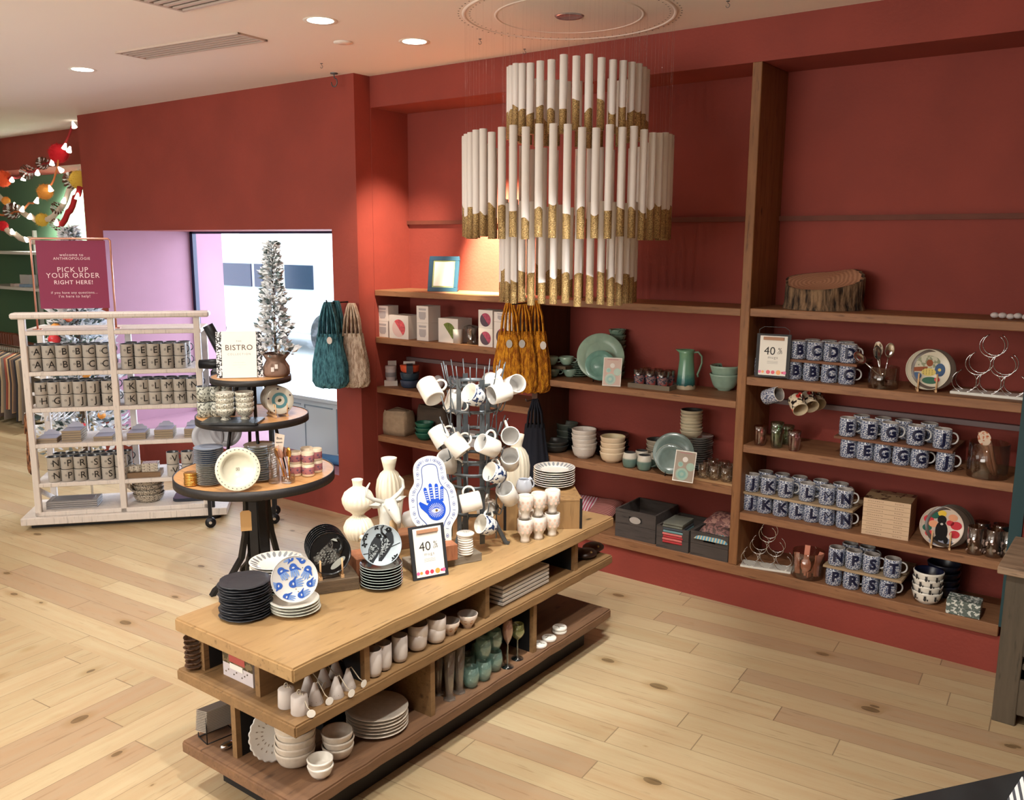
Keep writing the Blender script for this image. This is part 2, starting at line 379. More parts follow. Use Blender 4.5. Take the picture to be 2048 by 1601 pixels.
E1 = mat('grey_strip_metal', (120, 100, 100), .5)
M(E1).box(.01, NX1-.01, .30, .33, 1.06, 1.085).obj('shelf_rail', sh); M(E1).box(NX0+.01, PX-.01, .29, .32, 1.07, 1.095).obj('shelf_rail', sh)

# ---------------------------------------------------------------- ceiling fixtures
lampm = emit('lamp_disc', (1, .93, .82), 14)
def downlight(lit=True):
    t = empty('recessed_downlight')
    M(mat('white_trim', (238, 232, 224), .4)).lathe([(.062, -.001), (.082, -.004), (.084, -.001)], 32).obj('trim_ring', t)
    M(lampm).lathe([(0, -.0025), (.063, -.002)], 32).obj('lamp_disc', t)
    return t
for q, lb in (((-1.758, -1.187), 'second lit ceiling light from the left, nearer the chandelier'), ((-1.703, -.584), 'lit ceiling light just left of the chandelier medallion, above the niche'), ((-3.944, -1.204), 'leftmost lit round ceiling light')):
    inst('dl', downlight, (q[0], q[1], H), 0, lb, 'ceiling light', 'recessed ceiling lights')
def vent():
    t = empty('ceiling_vent'); g = mat('vent_grey', (196, 178, 166), .5)
    M(g).box(-.62, .62, -.13, -.11, -.012, 0).box(-.62, .62, .11, .13, -.012, 0).box(-.62, -.6, -.13, .13, -.012, 0).box(.6, .62, -.13, .13, -.012, 0).obj('frame', t)
    M(BLK).box(-.6, .6, -.11, .11, -.002, -.0005).obj('backing', t)
    for i in range(4): M(g).box(-.6, .6, -.085+i*.048, -.063+i*.048, -.011, -.003).obj('slat', t)
    return t
a, b = atz(262, 110, H), atz(506, 72, H)
inst('vent', vent, ((a.x+b.x)/2, (a.y+b.y)/2, H), math.atan2(b.y-a.y, b.x-a.x), 'long slotted air vent in the ceiling on the left', 'vent', scale=(b-a).length/1.24)
a = atz(830, 2, H); inst('vent', vent, (a.x-.35, a.y-.62, H), R(2), 'slotted air vent cut off by the top of the picture', 'vent')
dd = M(CEIL).lathe([(.05, -.001), (.05, -.006), (0, -.007)], 24).obj('smoke_detector', None, atz(686, 84, H)); tag(dd, 'small flat round cap on the ceiling between two lights', 'detector')
def hook():
    return M(ZINC).tube([(0, 0, 0), (0, 0, -.02)]+[(.018*math.sin(a), 0, -.038+.018*math.cos(a)) for a in [i*.6 for i in range(9)]], .0025, 6).lathe([(.016, 0), (.016, -.004), (0, -.004)], 12).obj('ceiling_hook')
for (px, py), lb, sc in (((668, 146), 'large metal ceiling hook with a loose wire end near the red wall corner', 1.5), ((643, 127), 'tiny ceiling hook left of the large hook', .5), ((960, 78), 'small ceiling hook left of the medallion', .5), ((1049, 98), 'small ceiling hook in front of the medallion near the red band', .5), ((1456, 2), 'small ceiling hook right of the medallion at the picture top', .5)):
    inst('hook', hook, atz(px, py, H), 0, lb, 'hook', 'ceiling hooks', scale=sc)
# chandelier: three rings of hanging paper tubes dipped in gold, under a round plate
CX, CY = -.73, -.57
ch = empty('chandelier', (CX, CY, H)); tag(ch, 'three-tier chandelier of hanging white tubes with gold glitter tips', 'chandelier')
mp = M(CEIL, BLK, mat('socket_chrome', (196, 196, 204), .15, .6))
for r0, r1 in ((.485, .50), (.338, .350)): mp.lathe([(r0, 0), (r0+.002, -.004), (r1, -.005), (r1+.004, 0)], 96)
mp.lathe([(.50, -.0005), (.35, -.002), (.07, -.003)], 96)
mp.lathe([(.07, 0), (.062, -.008), (.05, -.004), (0, -.003)], 32, 2)
for k, (r0, n) in enumerate(((.52, 72), (.468, 72), (.372, 54), (.325, 54))):
    for i in range(n): a = 2*PI*i/n; mp.box(-.003, .003, -.003, .003, -.0012, -.0004, 1, MX.Translation((r0*math.cos(a), r0*math.sin(a), 0)))
mp.obj('ceiling_plate', ch)
tubes = []
for tier, (rad, n, zt, zb, g) in enumerate(((.322, 36, 2.705, 2.385, .10), (.49, 50, 2.39, 1.92, .115), (.322, 36, 2.09, 1.617, .115))):
    for i in range(n):
        a = 2*PI*(i+.15)/n; ox = (.045, 0, .012)[tier]; tubes.append((rad*math.cos(a)+ox*_R.x, rad*math.sin(a)+ox*_R.y, zt+random.uniform(-.012, .012), zb+random.uniform(-.008, .01), g*random.uniform(.8, 1.35), tier))
def tube_mesh(mt, x, y, zt, zb, g):
    mx = MX.Translation((x, y, 0)) @ MX.Rotation(random.uniform(0, 6), 4, 'Z'); zt -= H; zb -= H
    s1, s2 = random.uniform(-.012, .012), random.uniform(-.01, .01)
    k = len(mt.v); r = .0178
    for z, dz in ((zt, 0), (zb+g, 1), (zb, 0)):
        for j in range(14): a = 2*PI*j/14; mt.v.append(tuple(mx @ V((r*math.cos(a), r*math.sin(a), z+dz*(s1*math.cos(a)+s2*math.sin(2*a))))))
    for q in (0, 1):
        for j in range(14): mt.f.append((k+q*14+j, k+q*14+(j+1) % 14, k+q*14+14+(j+1) % 14, k+q*14+14+j)); mt.mi.append(q); mt.sm.append(True)
    mt.f.append(tuple(k+28+j for j in range(14))[::-1]); mt.mi.append(1); mt.sm.append(False)
    mt.f.append(tuple(k+j for j in range(14))); mt.mi.append(0); mt.sm.append(False)
cv = V((CAM.x-CX, CAM.y-CY, 0)).normalized()
tubes.sort(key=lambda t: -(t[0]*cv.x+t[1]*cv.y)); far = M(TUBEW, GOLD); thr = M(glass('nylon_thread', (.9, .85, .85), .25))
for i, t in enumerate(tubes):
    if i < 98: q = M(TUBEW, GOLD); tube_mesh(q, *t[:5]); q.obj('tube', ch)
    else: tube_mesh(far, *t[:5])
    a = math.atan2(t[1], t[0]); c2, s2 = math.cos(a), math.sin(a)
    rr = math.hypot(t[0], t[1]); thr.tube([(rr*c2, rr*s2, t[2]-H), (rr*c2, rr*s2, -.01)], .00022, 3)
o = far.obj('tube', ch); o['kind'] = 'stuff'; o = thr.obj('suspension_thread', ch); o['kind'] = 'stuff'

# ---------------------------------------------------------------- low display table, at a right angle to the niche
BX, BY, TW, TL, TZ, T2, T3 = -.306, -2.671, .626, 1.907, .633, .444, .173
tb = empty('display_table', (BX-TW/2, BY+TL/2, 0)); tag(tb, 'long low reclaimed wood display table with three thick board levels', 'table')
def tp(name, mats, *boxes, bevel=0):
    mm = M(*mats); ox, oy = BX-TW/2, BY+TL/2
    for x0, x1, y0, y1, z0, z1, mi in boxes: mm.box(x0-ox, x1-ox, y0-oy, y1-oy, z0, z1, mi)
    return mm.obj(name, tb, bevel=bevel)
def slab(name, mt, z, th, seed):
    random.seed(seed); mm = M(mt); x0, x1, y0, y1 = -TW/2, TW/2, -TL/2, TL/2; n = 26
    ed = []
    for i in range(n+1): ed.append((x1-abs(random.gauss(0, .0022)), y0+(y1-y0)*i/n))
    for i in range(n+1): ed.append((x0+abs(random.gauss(0, .003)), y1-(y1-y0)*i/n))
    mm.prism(ed, z-th, z); mm.obj(name, tb, bevel=.006, seg=2); random.seed(7)
slab('table_top', TBL, TZ, .049, 3); slab('middle_shelf', TBE, T2, .042, 4); slab('bottom_shelf', TBD, T3, .045, 5)
tp('plinth', (BLK,), (BX-TW+.09, BX-.09, BY+.10, BY+TL-.10, 0, .128, 0), bevel=.002)
zu0, zu1, zl0, zl1 = T2, TZ-.049, T3, T2-.042
def divy(px, py, z0, z1, name='divider', side=1): # board at right angles to the long side
    y = atx(px, py, BX-.03).y; cx0 = BX-.27
    return tp(name, (TBE, BLK), (BX-.05, BX-.03, y-.012, y+.012, z0, z1, 0), (cx0, BX-.05, y-.012, y+.012, z0, z1, side))
divy(734, 1320, zu0, zu1); divy(975, 1195, zu0, zu1, side=0); divy(1153, 1112, zu0, zu1); divy(866, 1400, zl0, zl1, side=0); divy(1070, 1270, zl0, zl1)
def divx(px, py, z0, z1, side=1):
    x = aty(px, py, BY+.05).x
    return tp('divider', (TBE, BLK), (x-.012, x+.012, BY+.05, BY+.07, z0, z1, 0), (x-.012, x+.012, BY+.07, BY+.34, z0, z1, side))
divx(405, 1330, zu0, zu1); divx(516, 1390, zu0, zu1, 0); divx(468, 1470, zl0, zl1)
tp('centre_panel', (BLK,), (BX-.345, BX-.27, BY+.34, BY+TL-.06, zu0, zu1, 0), (BX-.345, BX-.27, BY+.34, BY+TL-.28, zl0, zl1, 0))
tp('back_divider', (TBE,), (BX-TW+.05, BX-.345, BY+.9, BY+.924, zu0, zu1, 0), (BX-TW+.05, BX-.345, BY+1.4, BY+1.424, zu0, zu1, 0), (BX-TW+.05, BX-.345, BY+.9, BY+.924, zl0, zl1, 0))

# ---------------------------------------------------------------- pedestal display table with three round tiers
QX, QY = -2.249, -1.32; Z1, Z2, Z3 = .654, .975, 1.185; R1, R2, R3 = .427, .297, .212
pd = empty('pedestal_table', (QX, QY, 0)); tag(pd, 'three-tier round pedestal display table with wooden tops and dark iron base', 'table')
RT = wood('round_top_wood', (196, 142, 88), (220, 172, 116), 'X', .5, knots=False)
for z, r, t in ((Z1, R1, .045), (Z2, R2, .035), (Z3, R3, .028)):
    o = M(RT).lathe([(0, z), (r-.006, z)], 64).lathe([(r-.006, z-.01), (0, z-.01)], 64).obj('round_top', pd)
    M(mat('iron_band', (56, 54, 54), .5, .5, bump=.2)).lathe([(r-.006, z-.004), (r-.006, z+.003), (r, z+.003), (r, z-t), (r-.02, z-t), (r-.02, z-.01)], 64).obj('iron_band', pd)
for k in range(4):
    a = PI/4+k*PI/2+R(28); c, s = math.cos(a), math.sin(a)
    pts = [(.055, .61), (.06, .45), (.075, .30), (.10, .18), (.16, .09), (.25, .03), (.27, .0)]
    mm = M(IRON)
    for (r0, z0), (r1, z1) in zip(pts, pts[1:]):
        wv = .021; pv = (-s*wv, c*wv)
        q = [(r0*c+sg*pv[0]+dx*c, r0*s+sg*pv[1]+dx*s, z0) for dx in (-.012, .012) for sg in (-1, 1)]+[(r1*c+sg*pv[0]+dx*c, r1*s+sg*pv[1]+dx*s, z1) for dx in (-.012, .012) for sg in (-1, 1)]
        mm.add(q, [(0, 1, 5, 4), (1, 3, 7, 5), (3, 2, 6, 7), (2, 0, 4, 6), (0, 2, 3, 1), (4, 5, 7, 6)])
    mm.obj('leg', pd)
    M(IRON).box(-.024, .024, -.006, .006, .02, .60).obj('column_rib', pd, (.05*math.cos(a+PI/4), .05*math.sin(a+PI/4), 0), (0, 0, a+PI/4+PI/2))
M(IRON).lathe([(.0, .60), (.12, .60), (.10, .56), (.075, .52), (.07, .50), (0, .5)], 24).obj('upper_hub', pd); M(IRON).lathe([(.07, .02), (.08, .10), (.06, .17), (0, .18)], 24).obj('lower_hub', pd)
for z0, z1, r in ((Z1, Z2-.03, .16), (Z2, Z3-.025, .10)):
    for k in range(4):
        a = PI/4+k*PI/2+.3; M(IRON).tube([(r*math.cos(a), r*math.sin(a), z0), (r*.7*math.cos(a), r*.7*math.sin(a), z1)], .009, 8).obj('tier_support', pd)
# kraft tag hanging on the pedestal
p = aty(524, 905, QY-.10); KR = mat('kraft_card', (206, 166, 112), .8)
tg = M(KR, INK).prism([(-.028, -.09), (.028, -.09), (.028, .012), (.018, .022), (-.018, .022), (-.028, .012)], -.001, .001, 0, MX.Rotation(PI/2, 4, 'X')).tube([(0, 0, .015), (-.01, .03, .05)], .0008, 4, 1)
tag(tg.obj('kraft_tag', None, V((QX+.115, QY-.16, .47)), (0, 0, face(p))), 'blank brown kraft tag hanging from the pedestal table column', 'tag')

# ---------------------------------------------------------------- cream painted cart
CA = V((-4.247, -1.641, 0)); CU = V((.6564, .7544, 0)); CN = V((-.7544, .6564, 0)); CRZ = math.atan2(CU.y, CU.x)
CD = .40; CL = 1.16
def ct(px, py, off=0): # point on the cart's upright plane, off metres behind its front: (u, z)
    d = ray(px, py); A = CA+CN*off; t = (A-CAM).dot(CN)/d.dot(CN); p = CAM+d*t; return (p-CA).dot(CU), p.z
def cw(u, v, z): return CA+CU*u+CN*v+V((0, 0, z))
ca = empty('display_cart', CA, CRZ); tag(ca, 'tall cream painted wooden shelf cart carrying rows of letter mugs', 'cart')
def cp(name, *bx, m=WPAINT, bevel=.004):
    mm = M(m)
    for b in bx: mm.box(*b)
    return mm.obj(name, ca, bevel=bevel)
cp('base', (-.045, CL+.10, -.03, CD+.03, .035, .085)); cp('base_skid', (0, CL+.05, .03, CD-.02, .0, .035), m=BLK)
for u in (.06, .592, 1.125): cp('front_post', (u-.02, u+.02, 0, .035, .085, 1.40))
for u in (.06, 1.125, .62): cp('back_post', (u-.02, u+.02, CD-.035, CD, .085, 1.31))
for z in (.31, .575, .815, 1.055, 1.32): cp('shelf', (.04, 1.15, .002, CD-.002, z-.028, z))
cp('top_rail', (-.0, 1.21, -.03, .075, 1.40, 1.438), bevel=.01)
cp('bottom_shelf', (.04, 1.15, .0, CD, .085, .115))
mm = M(WPAINT)
for u in (.06, .62, 1.125): mm.add([(u-.01, .05, .27), (u+.01, .05, .27), (u+.01, .05, .24), (u-.01, .05, .24), (u-.01, CD-.04, .13), (u+.01, CD-.04, .13), (u+.01, CD-.04, .10), (u-.01, CD-.04, .10)], [(0, 1, 2, 3), (7, 6, 5, 4), (0, 4, 5, 1), (3, 2, 6, 7), (0, 3, 7, 4), (1, 5, 6, 2)])
mm.obj('brace', ca)

# right foreground: old dark cabinet with an open front, hutch above
KW = wood('old_cabinet_wood', (74, 66, 54), (98, 86, 70), 'Z', .7)
KX = aty(1969, 1570, -.42).x; KT = aty(1995, 1125, -.42).z
kb = empty('cabinet', (KX, -.42, 0)); tag(kb, 'old dark wooden cabinet with open compartments at the right edge', 'cabinet')
def kp(name, *bx, m=KW, bevel=.003):
    mm = M(m)
    for b in bx: mm.box(*b)
    return mm.obj(name, kb, bevel=bevel)
kp('side_panel', (0, .02, 0, .40, 0, KT-.03)); kp('frame', (0.0, .085, -.02, 0, 0, KT-.03), (.085, .9, -.02, 0, KT-.15, KT-.03), (.085, .9, -.02, 0, KT-.36, KT-.30), (.085, .9, -.02, 0, .05, .20))
kp('top', (-.03, .95, -.05, .41, KT-.03, KT), m=wood('worn_cabinet_top', (120, 98, 78), (176, 150, 124), 'X', .7)); kp('shelf', (.085, .9, -.01, .38, .24, .265)); kp('drawer_front', (.09, .9, -.012, .0, KT-.30, KT-.15))
kp('hutch', (.06, .95, .06, .40, KT, 2.2), m=wood('hutch_wood', (92, 70, 60), (128, 108, 92), 'Z', .7)); kp('hutch_stile', (.045, .075, .045, .06, KT, 2.2), m=wood('stile_wood', (150, 96, 78), (120, 78, 62), 'Z', .7))
kp('back_panel', (.02, .9, .37, .385, 0, KT-.03), m=BLK)
PUR = mat('plum_glaze', (110, 70, 96), .3)
for i in range(4):
    o = M(PUR).lathe([(0, 0), (.10, .002), (.135, .018), (.14, .022), (.135, .021), (.10, .007), (0, .005)], 40).obj('plum_plate', None, (KX+.20, -.24, .30+i*.065))
    tag(o, f'plum coloured plate inside the dark cabinet, {ORD[3-i] if i else "lowest"} of four on ledges', 'plate', 'plum plates in the cabinet')
    M(KW).box(.02, .4, 0, .37, .285+i*.065, .295+i*.065).obj('ledge', kb, (.0, 0, 0))
BT = mat('black_stained_wood', (34, 38, 40), .35, var=.2, scale=10)
bz = .76; a, b = atz(1775, 1601, bz), atz(2048, 1541, bz); ux = (b-a).normalized(); ang = math.atan2(ux.y, ux.x)
bt = empty('black_table', a, ang); tag(bt, 'corner of a black planked table top at the bottom right', 'table')
for i in range(4): M(BT).box(-.25, 1.2, -.16*(i+1)+.006, -.16*i, -.035, 0).obj('plank', bt, bevel=.002)
for x, y in ((-.2, -.05), (1.1, -.05), (-.2, -.6), (1.1, -.6)): M(BT).box(x-.03, x+.03, y-.03, y+.03, -bz, -.035).obj('leg', bt)
st = NT('striped_paper'); c0 = st.coord(); s0 = st.n('ShaderNodeSeparateXYZ'); st.link(c0, s0.inputs[0])
fr = st.math('FRACT', st.math('MULTIPLY', st.math('ADD', s0.outputs[0], st.math('MULTIPLY', s0.outputs[1], .6)), 90)); st.set(Base_Color=st.mix(st.math('GREATER_THAN', fr, .45), lin((60, 62, 70)), lin((226, 226, 226))), Roughness=.6)
p = atz(2014, 1600, bz)
tag(M(st.m).add([(0, 0, 0), (.25, -.1, 0), (.3, .2, 0), (.06, .14, 0), (.02, .02, .05), (.2, -.05, .05), (.24, .14, .05), (.08, .1, .05)], [(0, 1, 5, 4), (1, 2, 6, 5), (2, 3, 7, 6), (3, 0, 4, 7), (4, 5, 6, 7), (3, 2, 1, 0)]).obj('striped_gift_wrap', None, p, (0, 0, 0)), 'white package with fine black stripes on the black table', 'package')
# ================================================================ dishes and other makers
def plate(m, rim=None, r=.09, h=.014, n=48, th=.004, wob=0, extra=None, mats=None, flat=False):
    def f():
        ms = mats or ([m, rim] if rim else [m]); mm = M(*ms)
        rip = (lambda a, j: wob*(math.sin(5*a+1)+.6*math.sin(9*a)+.5*math.sin(14*a+2))) if wob else None
        pr = [(0, 0), (r*.55, 0), (r*.62, .001), (r*.97, h-.001), (r, h), (r*.985, h+.002), (r*.66, th+.001), (r*.6, th), (0, th)]
        if flat: pr = [(0, 0), (r*.8, 0), (r*.9, .001), (r*.985, .006), (r, .008), (r*.985, .0095), (r*.955, .006), (r*.93, th), (0, th)]
        mm.lathe(pr, n, 0, rip=rip, mis=[0, 0, 0, 1 if rim else 0, 1 if rim else 0, 0, 0, 0])
        if extra: extra(mm)
        return mm.obj('plate')
    return f
def bowl(m, r=.07, h=.06, foot=.5, inner=None, rim=None, n=48, name='bowl', wob=0, pow=.45, deco=None, mats=None):
    def f():
        mm = M(*(mats or [m, inner or m, rim or m])); t = .004; K = 9
        out = [(r*(foot+(1-foot)*(i/K)**pow), .006+(h-.006)*(i/K)) for i in range(K+1)]
        pr = [(0, .003), (r*foot*.8, .003), (r*foot*.82, 0), (r*foot*.96, 0)]+out+[(r-t*.5, h+.0015)]+[(max(x-t, 0), z+.003 if i else .01) for i, (x, z) in reversed(list(enumerate(out)))]+[(0, .01)]
        no = 3+len(out)
        rip = (lambda a, j: wob*math.sin(7*a+j*.7)) if wob else None
        mis = [0]*(no)+[2]*2+[1]*(len(pr)-no-3)
        mm.lathe(pr, n, 0, rip=rip, mis=mis)
        if deco: deco(mm)
        return mm.obj(name)
    return f
def cupbody(prof, th=.0035, floor=.006):
    inner = [(max(x-th, .001), max(z, floor)) for x, z in reversed(prof)]
    return [(0, .002), (prof[0][0]*.85, .002)]+prof+[(prof[-1][0]-th*.5, prof[-1][1]+.0012)]+inner+[(0, floor)]
def handle_pts(r, z0, z1, out, ang=0, n=10):
    pts = []
    for i in range(n+1):
        t = PI*i/n; x = r-.003+out*math.sin(t)**.8; z = (z0+z1)/2+(z1-z0)/2*math.cos(t); pts.append((x*math.cos(ang), x*math.sin(ang), z))
    return pts
def mug(kind, prof, mats, hang=0, hz=(.025, .075), hout=.032, hr=.0052, letter=None, lang=-PI/2, hm=0, stamp=False, mis=None, mid=None, bold=.02, size=.05):
    def f():
        t = empty('mug'); pr = cupbody(prof)
        mm = M(*mats); mm.lathe(pr, 36, 0, mis=mis(len(pr)-1) if mis else None); mm.obj('body', t)
        M(mats[hm]).tube(handle_pts(mid or prof[len(prof)//2][0], hz[1], hz[0], hout, hang), hr, 8, flat=.8).obj('handle', t)
        rr = (mid or prof[len(prof)//2][0])+.0008
        if letter:
            q = M(kind); ring_text(q, letter, size, rr, (hz[0]+hz[1])/2, lang, 0, bold); q.obj('letter', t)
        if stamp:
            q = M(INK, ENAM)
            for mi, w, dr in ((0, .0055, 0), (1, .003, .0004)):
                vs = []
                for sx in (-w, w):
                    a = lang-.62+sx/rr
                    for sz in (-w, w): vs.append(((rr+dr)*math.cos(a), (rr+dr)*math.sin(a), .045+sz))
                q.add(vs, [(0, 2, 3, 1)], mi)
            q.obj('stamp', t)
        return t
    return f
FLOR = pattern('blue_floral_glaze', (196, 202, 212), (62, 76, 112), 190, .50, rough=.25)
NAVY = mat('navy_letter', (20, 26, 58), .3)
GREYIN = mat('grey_inside_glaze', (150, 144, 140), .4)
MPROF = [(.036, 0), (.039, .004), (.0395, .05), (.0375, .088)]
WGR = mat('white_grey_handle', (205, 205, 205), .25)
# blue floral letter mugs: rotation such that letter faces the visitor
def fmug(ch, p, lb, grp='blue floral letter mugs'):
    rz = face(p)
    return inst('fm'+(ch or '_'), mug(NAVY, MPROF, [FLOR, WHT, GREYIN, WGR], 0.15, (.02, .072), .028, .0048, ch, -PI/2+.18, 3, mis=lambda n: [0]*5+[1]*2+[2]*(n-7), mid=.0392, bold=.05, size=.066), p, rz, lb, 'mug', grp)
ROWS = [('R2', 1.237, 'highest mug shelf', [(1523, 754, ''), (1555, 757, ''), (1590, 759, 'B'), (1622, 763, 'B'), (1657, 767, 'C'), (1691, 771, 'C')], [(1596, 714, 'B'), (1629, 718, 'C'), (1663, 721, 'D'), (1696, 725, 'D')]),
        ('R3', .885, 'shelf with rolling pin jar', [(1696, 917, 'E'), (1730, 921, 'E'), (1766, 925, 'G'), (1800, 933, 'G'), (1837, 938, 'G'), (1887, 946, 'J')], [(1694, 877, 'E'), (1737, 881, 'E'), (1778, 886, 'G'), (1830, 892, 'G'), (1883, 900, 'J')]),
        ('R4', .525, 'shelf with cream boxes', [(1500, 1023, 'J'), (1529, 1028, 'K'), (1561, 1034, 'K'), (1592, 1041, 'L'), (1621, 1047, 'L'), (1652, 1053, 'M'), (1687, 1059, 'N')], [(1503, 981, 'J'), (1536, 988, 'K'), (1571, 996, 'L'), (1613, 1003, 'L'), (1653, 1010, 'M'), (1688, 1017, 'N')]),
        ('R5', .235, 'bottom shelf with cat bowls', [(1667, 1172, 'P'), (1701, 1181, 'R'), (1739, 1190, 'S'), (1774, 1198, 'T')], [(1672, 1132, 'N'), (1706, 1140, 'P'), (1741, 1149, 'S'), (1783, 1158, 'T')])]
RIS = wood('riser_board_wood', (104, 66, 46), (138, 92, 64), 'X', .7, knots=False); RISP = wood('pale_riser_wood', (150, 128, 100), (180, 156, 124), 'X', .7, knots=False)
for key, z, where, low, up in ROWS:
    ps = [base(px, py, z, .038) for px, py, c in low]
    ym = sum(p.y for p in ps)/len(ps)
    for k, (p, (px, py, c)) in enumerate(zip(ps, low)):
        nm = f'with letter {c}' if c else 'under the sale sign'
        fmug(c, V((p.x, ym, z)), f'blue floral mug {nm}, {NTH[k]} in lower row, {where}')
    zt = z+.0905; xs = [aty(px, py, ym).x for px, py, c in up]
    x0, x1 = min(xs)-.05, max(xs)+.055
    if key == 'R2': x0 -= .09
    o = M(RIS if key in ('R2', 'R3') else RISP).box(x0, x1, ym-.045, D-.04, zt, zt+.012).obj('riser_board', bevel=.001); tag(o, f'thin wooden riser board over lower mugs, {where}', 'riser')
    for k, (x, (px, py, c)) in enumerate(zip(xs, up)):
        fmug(c, V((x, ym, zt+.0125)), f'blue floral mug with letter {c}, {NTH[k]} in upper row, {where}')
    for k in range(len(up)-(1 if key != 'R5' else 2)):
        fmug('', V((xs[k]+.035, ym+.10, zt+.0125)), f'blue floral mug in back row behind {NTH[k]} upper mug, {where}', 'shaded back row floral mugs')
def easel():
    t = empty('plate_stand')
    for s in (-1, 1):
        M(PALE).box(s*.038-.004, s*.038+.004, -.008, .075, 0, .012).obj('foot', t, bevel=.001)
        M(PALE).tube([(s*.038, -.004, .01), (s*.038, -.004, .085)], .0038, 8).obj('dowel', t)
    M(PALE).box(-.04, .04, .05, .06, .002, .01).obj('crossbar', t)
    return t
def std_plate(key, fn, p, rz, r, tilt, lb, grp=None, dz=.008, cat='plate', dy=0):
    mx = lean(p+V((0, 0, dz)), rz, PI/2-tilt) @ MX.Translation((0, r, 0)); o = inst(key, fn, (0, 0, 0), 0, lb, cat, grp)
    o.rotation_euler = mx.to_euler(); o.location = mx.to_translation()+V((math.sin(rz)*-dy, math.cos(rz)*dy, 0)); return o
def blob(mm, cx, cy, pts, z, mi, s=1, rot=0):
    c, q = math.cos(rot), math.sin(rot); mm.add([(cx+s*(x*c-y*q), cy+s*(x*q+y*c), z) for x, y in pts], [tuple(range(len(pts)))], mi)
def oval(a, b, n=20, x=0, y=0, rot=0): return [(x+a*math.cos(2*PI*i/n)*math.cos(rot)-b*math.sin(2*PI*i/n)*math.sin(rot), y+a*math.cos(2*PI*i/n)*math.sin(rot)+b*math.sin(2*PI*i/n)*math.cos(rot)) for i in range(n)]
C_ = lambda n, c, r=.3: mat(n, c, r)
# --- right bay, highest mug shelf: sale sign, jar with spoons, picture plate, wire rack
def sale_sign(w, h, wire=False):
    def f():
        t = empty('sale_sign')
        M(mat('sign_frame_black', (38, 40, 44), .6)).box(-w/2, w/2, 0, .008, 0, h).obj('backing_board', t)
        q = M(PAPER, mat('clip_wood', (176, 130, 100), .6), INK, C_('dot_red', (222, 70, 90)), C_('dot_orange', (240, 160, 80)), C_('dot_pink', (226, 110, 160)), mat('sign_grey_text', (150, 146, 142), .8))
        e = w*.10; q.box(-w/2+e, w/2-e, -.002, 0, h*.045, h*.955)
        q.obj('paper', t)
        cl = M(q.mats[1]).box(-w*.30, w*.30, -.010, -.002, h*.86, h*.93).obj('wooden_clip', t, bevel=.001)
        l = M(*q.mats); mx = MX.Translation((0, -.0026, 0)) @ MX.Rotation(PI/2, 4, 'X')
        flat_text(l, '40', w*.34, -w*.10, h*.60, 0, 2, mx, .0); flat_text(l, '%', w*.17, w*.20, h*.635, 0, 2, mx); flat_text(l, 'OFF', w*.085, w*.20, h*.565, 0, 2, mx)
        flat_text(l, 'mugs', w*.12, 0, h*.46, 0, 6, mx, 0, 1.25)
        for k in range(3): blob(l, 0, h*(.37-.025*k), [(-w*.16, 0), (w*.16, 0), (w*.16, w*.006), (-w*.16, w*.006)], 0, 6)
        l.v[-12:] = [tuple(mx @ V(p)) for p in l.v[-12:]]
        k0 = len(l.v)
        for x, r, c in ((-.36, .045, 5), (-.27, .04, 4), (-.11, .06, 3), (.03, .055, 3), (.19, .07, 4), (.31, .035, 3), (.37, .05, 5)): blob(l, x*w, h*.12, oval(r*w, r*w), 0, c)
        l.v[k0:] = [tuple(mx @ V(p)) for p in l.v[k0:]]
        l.obj('lettering', t)
        if wire: M(ZINC).tube([(-w*.44, 0, h), (-w*.44, 0, h+.02), (-w*.3, 0, h+.035), (w*.3, 0, h+.035), (w*.44, 0, h+.02), (w*.44, 0, h)], .0012, 5).obj('wire_hanger', t)
        return t
    return f
p = aty(1544, 742, .005); o = sale_sign(.165, .215, True)(); o.location = (p.x, .002, 1.245); o.rotation_euler = (R(-4), 0, R(10)); tag(o, 'framed sale sign reading 40% off mugs, wire-hung at the left of the right bay', 'sign')
def jar(r, h, fill=None, m=None, name='glass_jar'):
    def f():
        t = empty(name)
        M(m or GLASS).lathe([(0, .001), (r*.96, .001), (r, .006), (r, h), (r-.0025, h+.001), (r-.003, .008), (0, .008)], 40).obj('glass', t)
        M(SMOKE).lathe([(0, .0), (r*.97, 0), (r*.985, .004)], 40).obj('base', t)
        return t
    return f
p = base(1765, 780, 1.237, .065)
inst('jarS', jar(.068, .10, m=SMOKE), p, 0, 'wide glass jar holding silver serving spoons on the highest mug shelf', 'jar')
def spoon(l=.2, bw=.026):
    q = M(CHROME).tube([(0, 0, 0), (0, .002, l*.7)], [.004, .003], 6).lathe([(0, -.003), (bw*.8, 0), (bw, .006), (bw*.96, .0065), (bw*.6, .001), (0, -.001)], 20, 0, MX.Translation((0, 0, l*.7+bw*1.2)) @ MX.Rotation(PI/2, 4, 'X') @ MX.Diagonal((.8, 1.35, 1, 1)))
    return q.obj('serving_spoon')
for k, (dx, rx, ry, lb) in enumerate(((-.01, .05, -.12, 'upright silver serving spoon with its bowl highest in the glass jar'), (.0, .1, .1, 'silver serving spoon leaning right in the glass jar'), (.02, -.1, -.85, 'long silver spoon lying diagonally out to the left of the jar'), (.01, .05, -.35, 'silver spoon leaning left in the glass jar'))):
    q = p+V((dx, .01-.012*k, .012 if k != 2 else .03)); inst('spoon', spoon, q, 0, lb, 'spoon', 'serving spoons in a jar', rot=(rx, ry, .3*k))
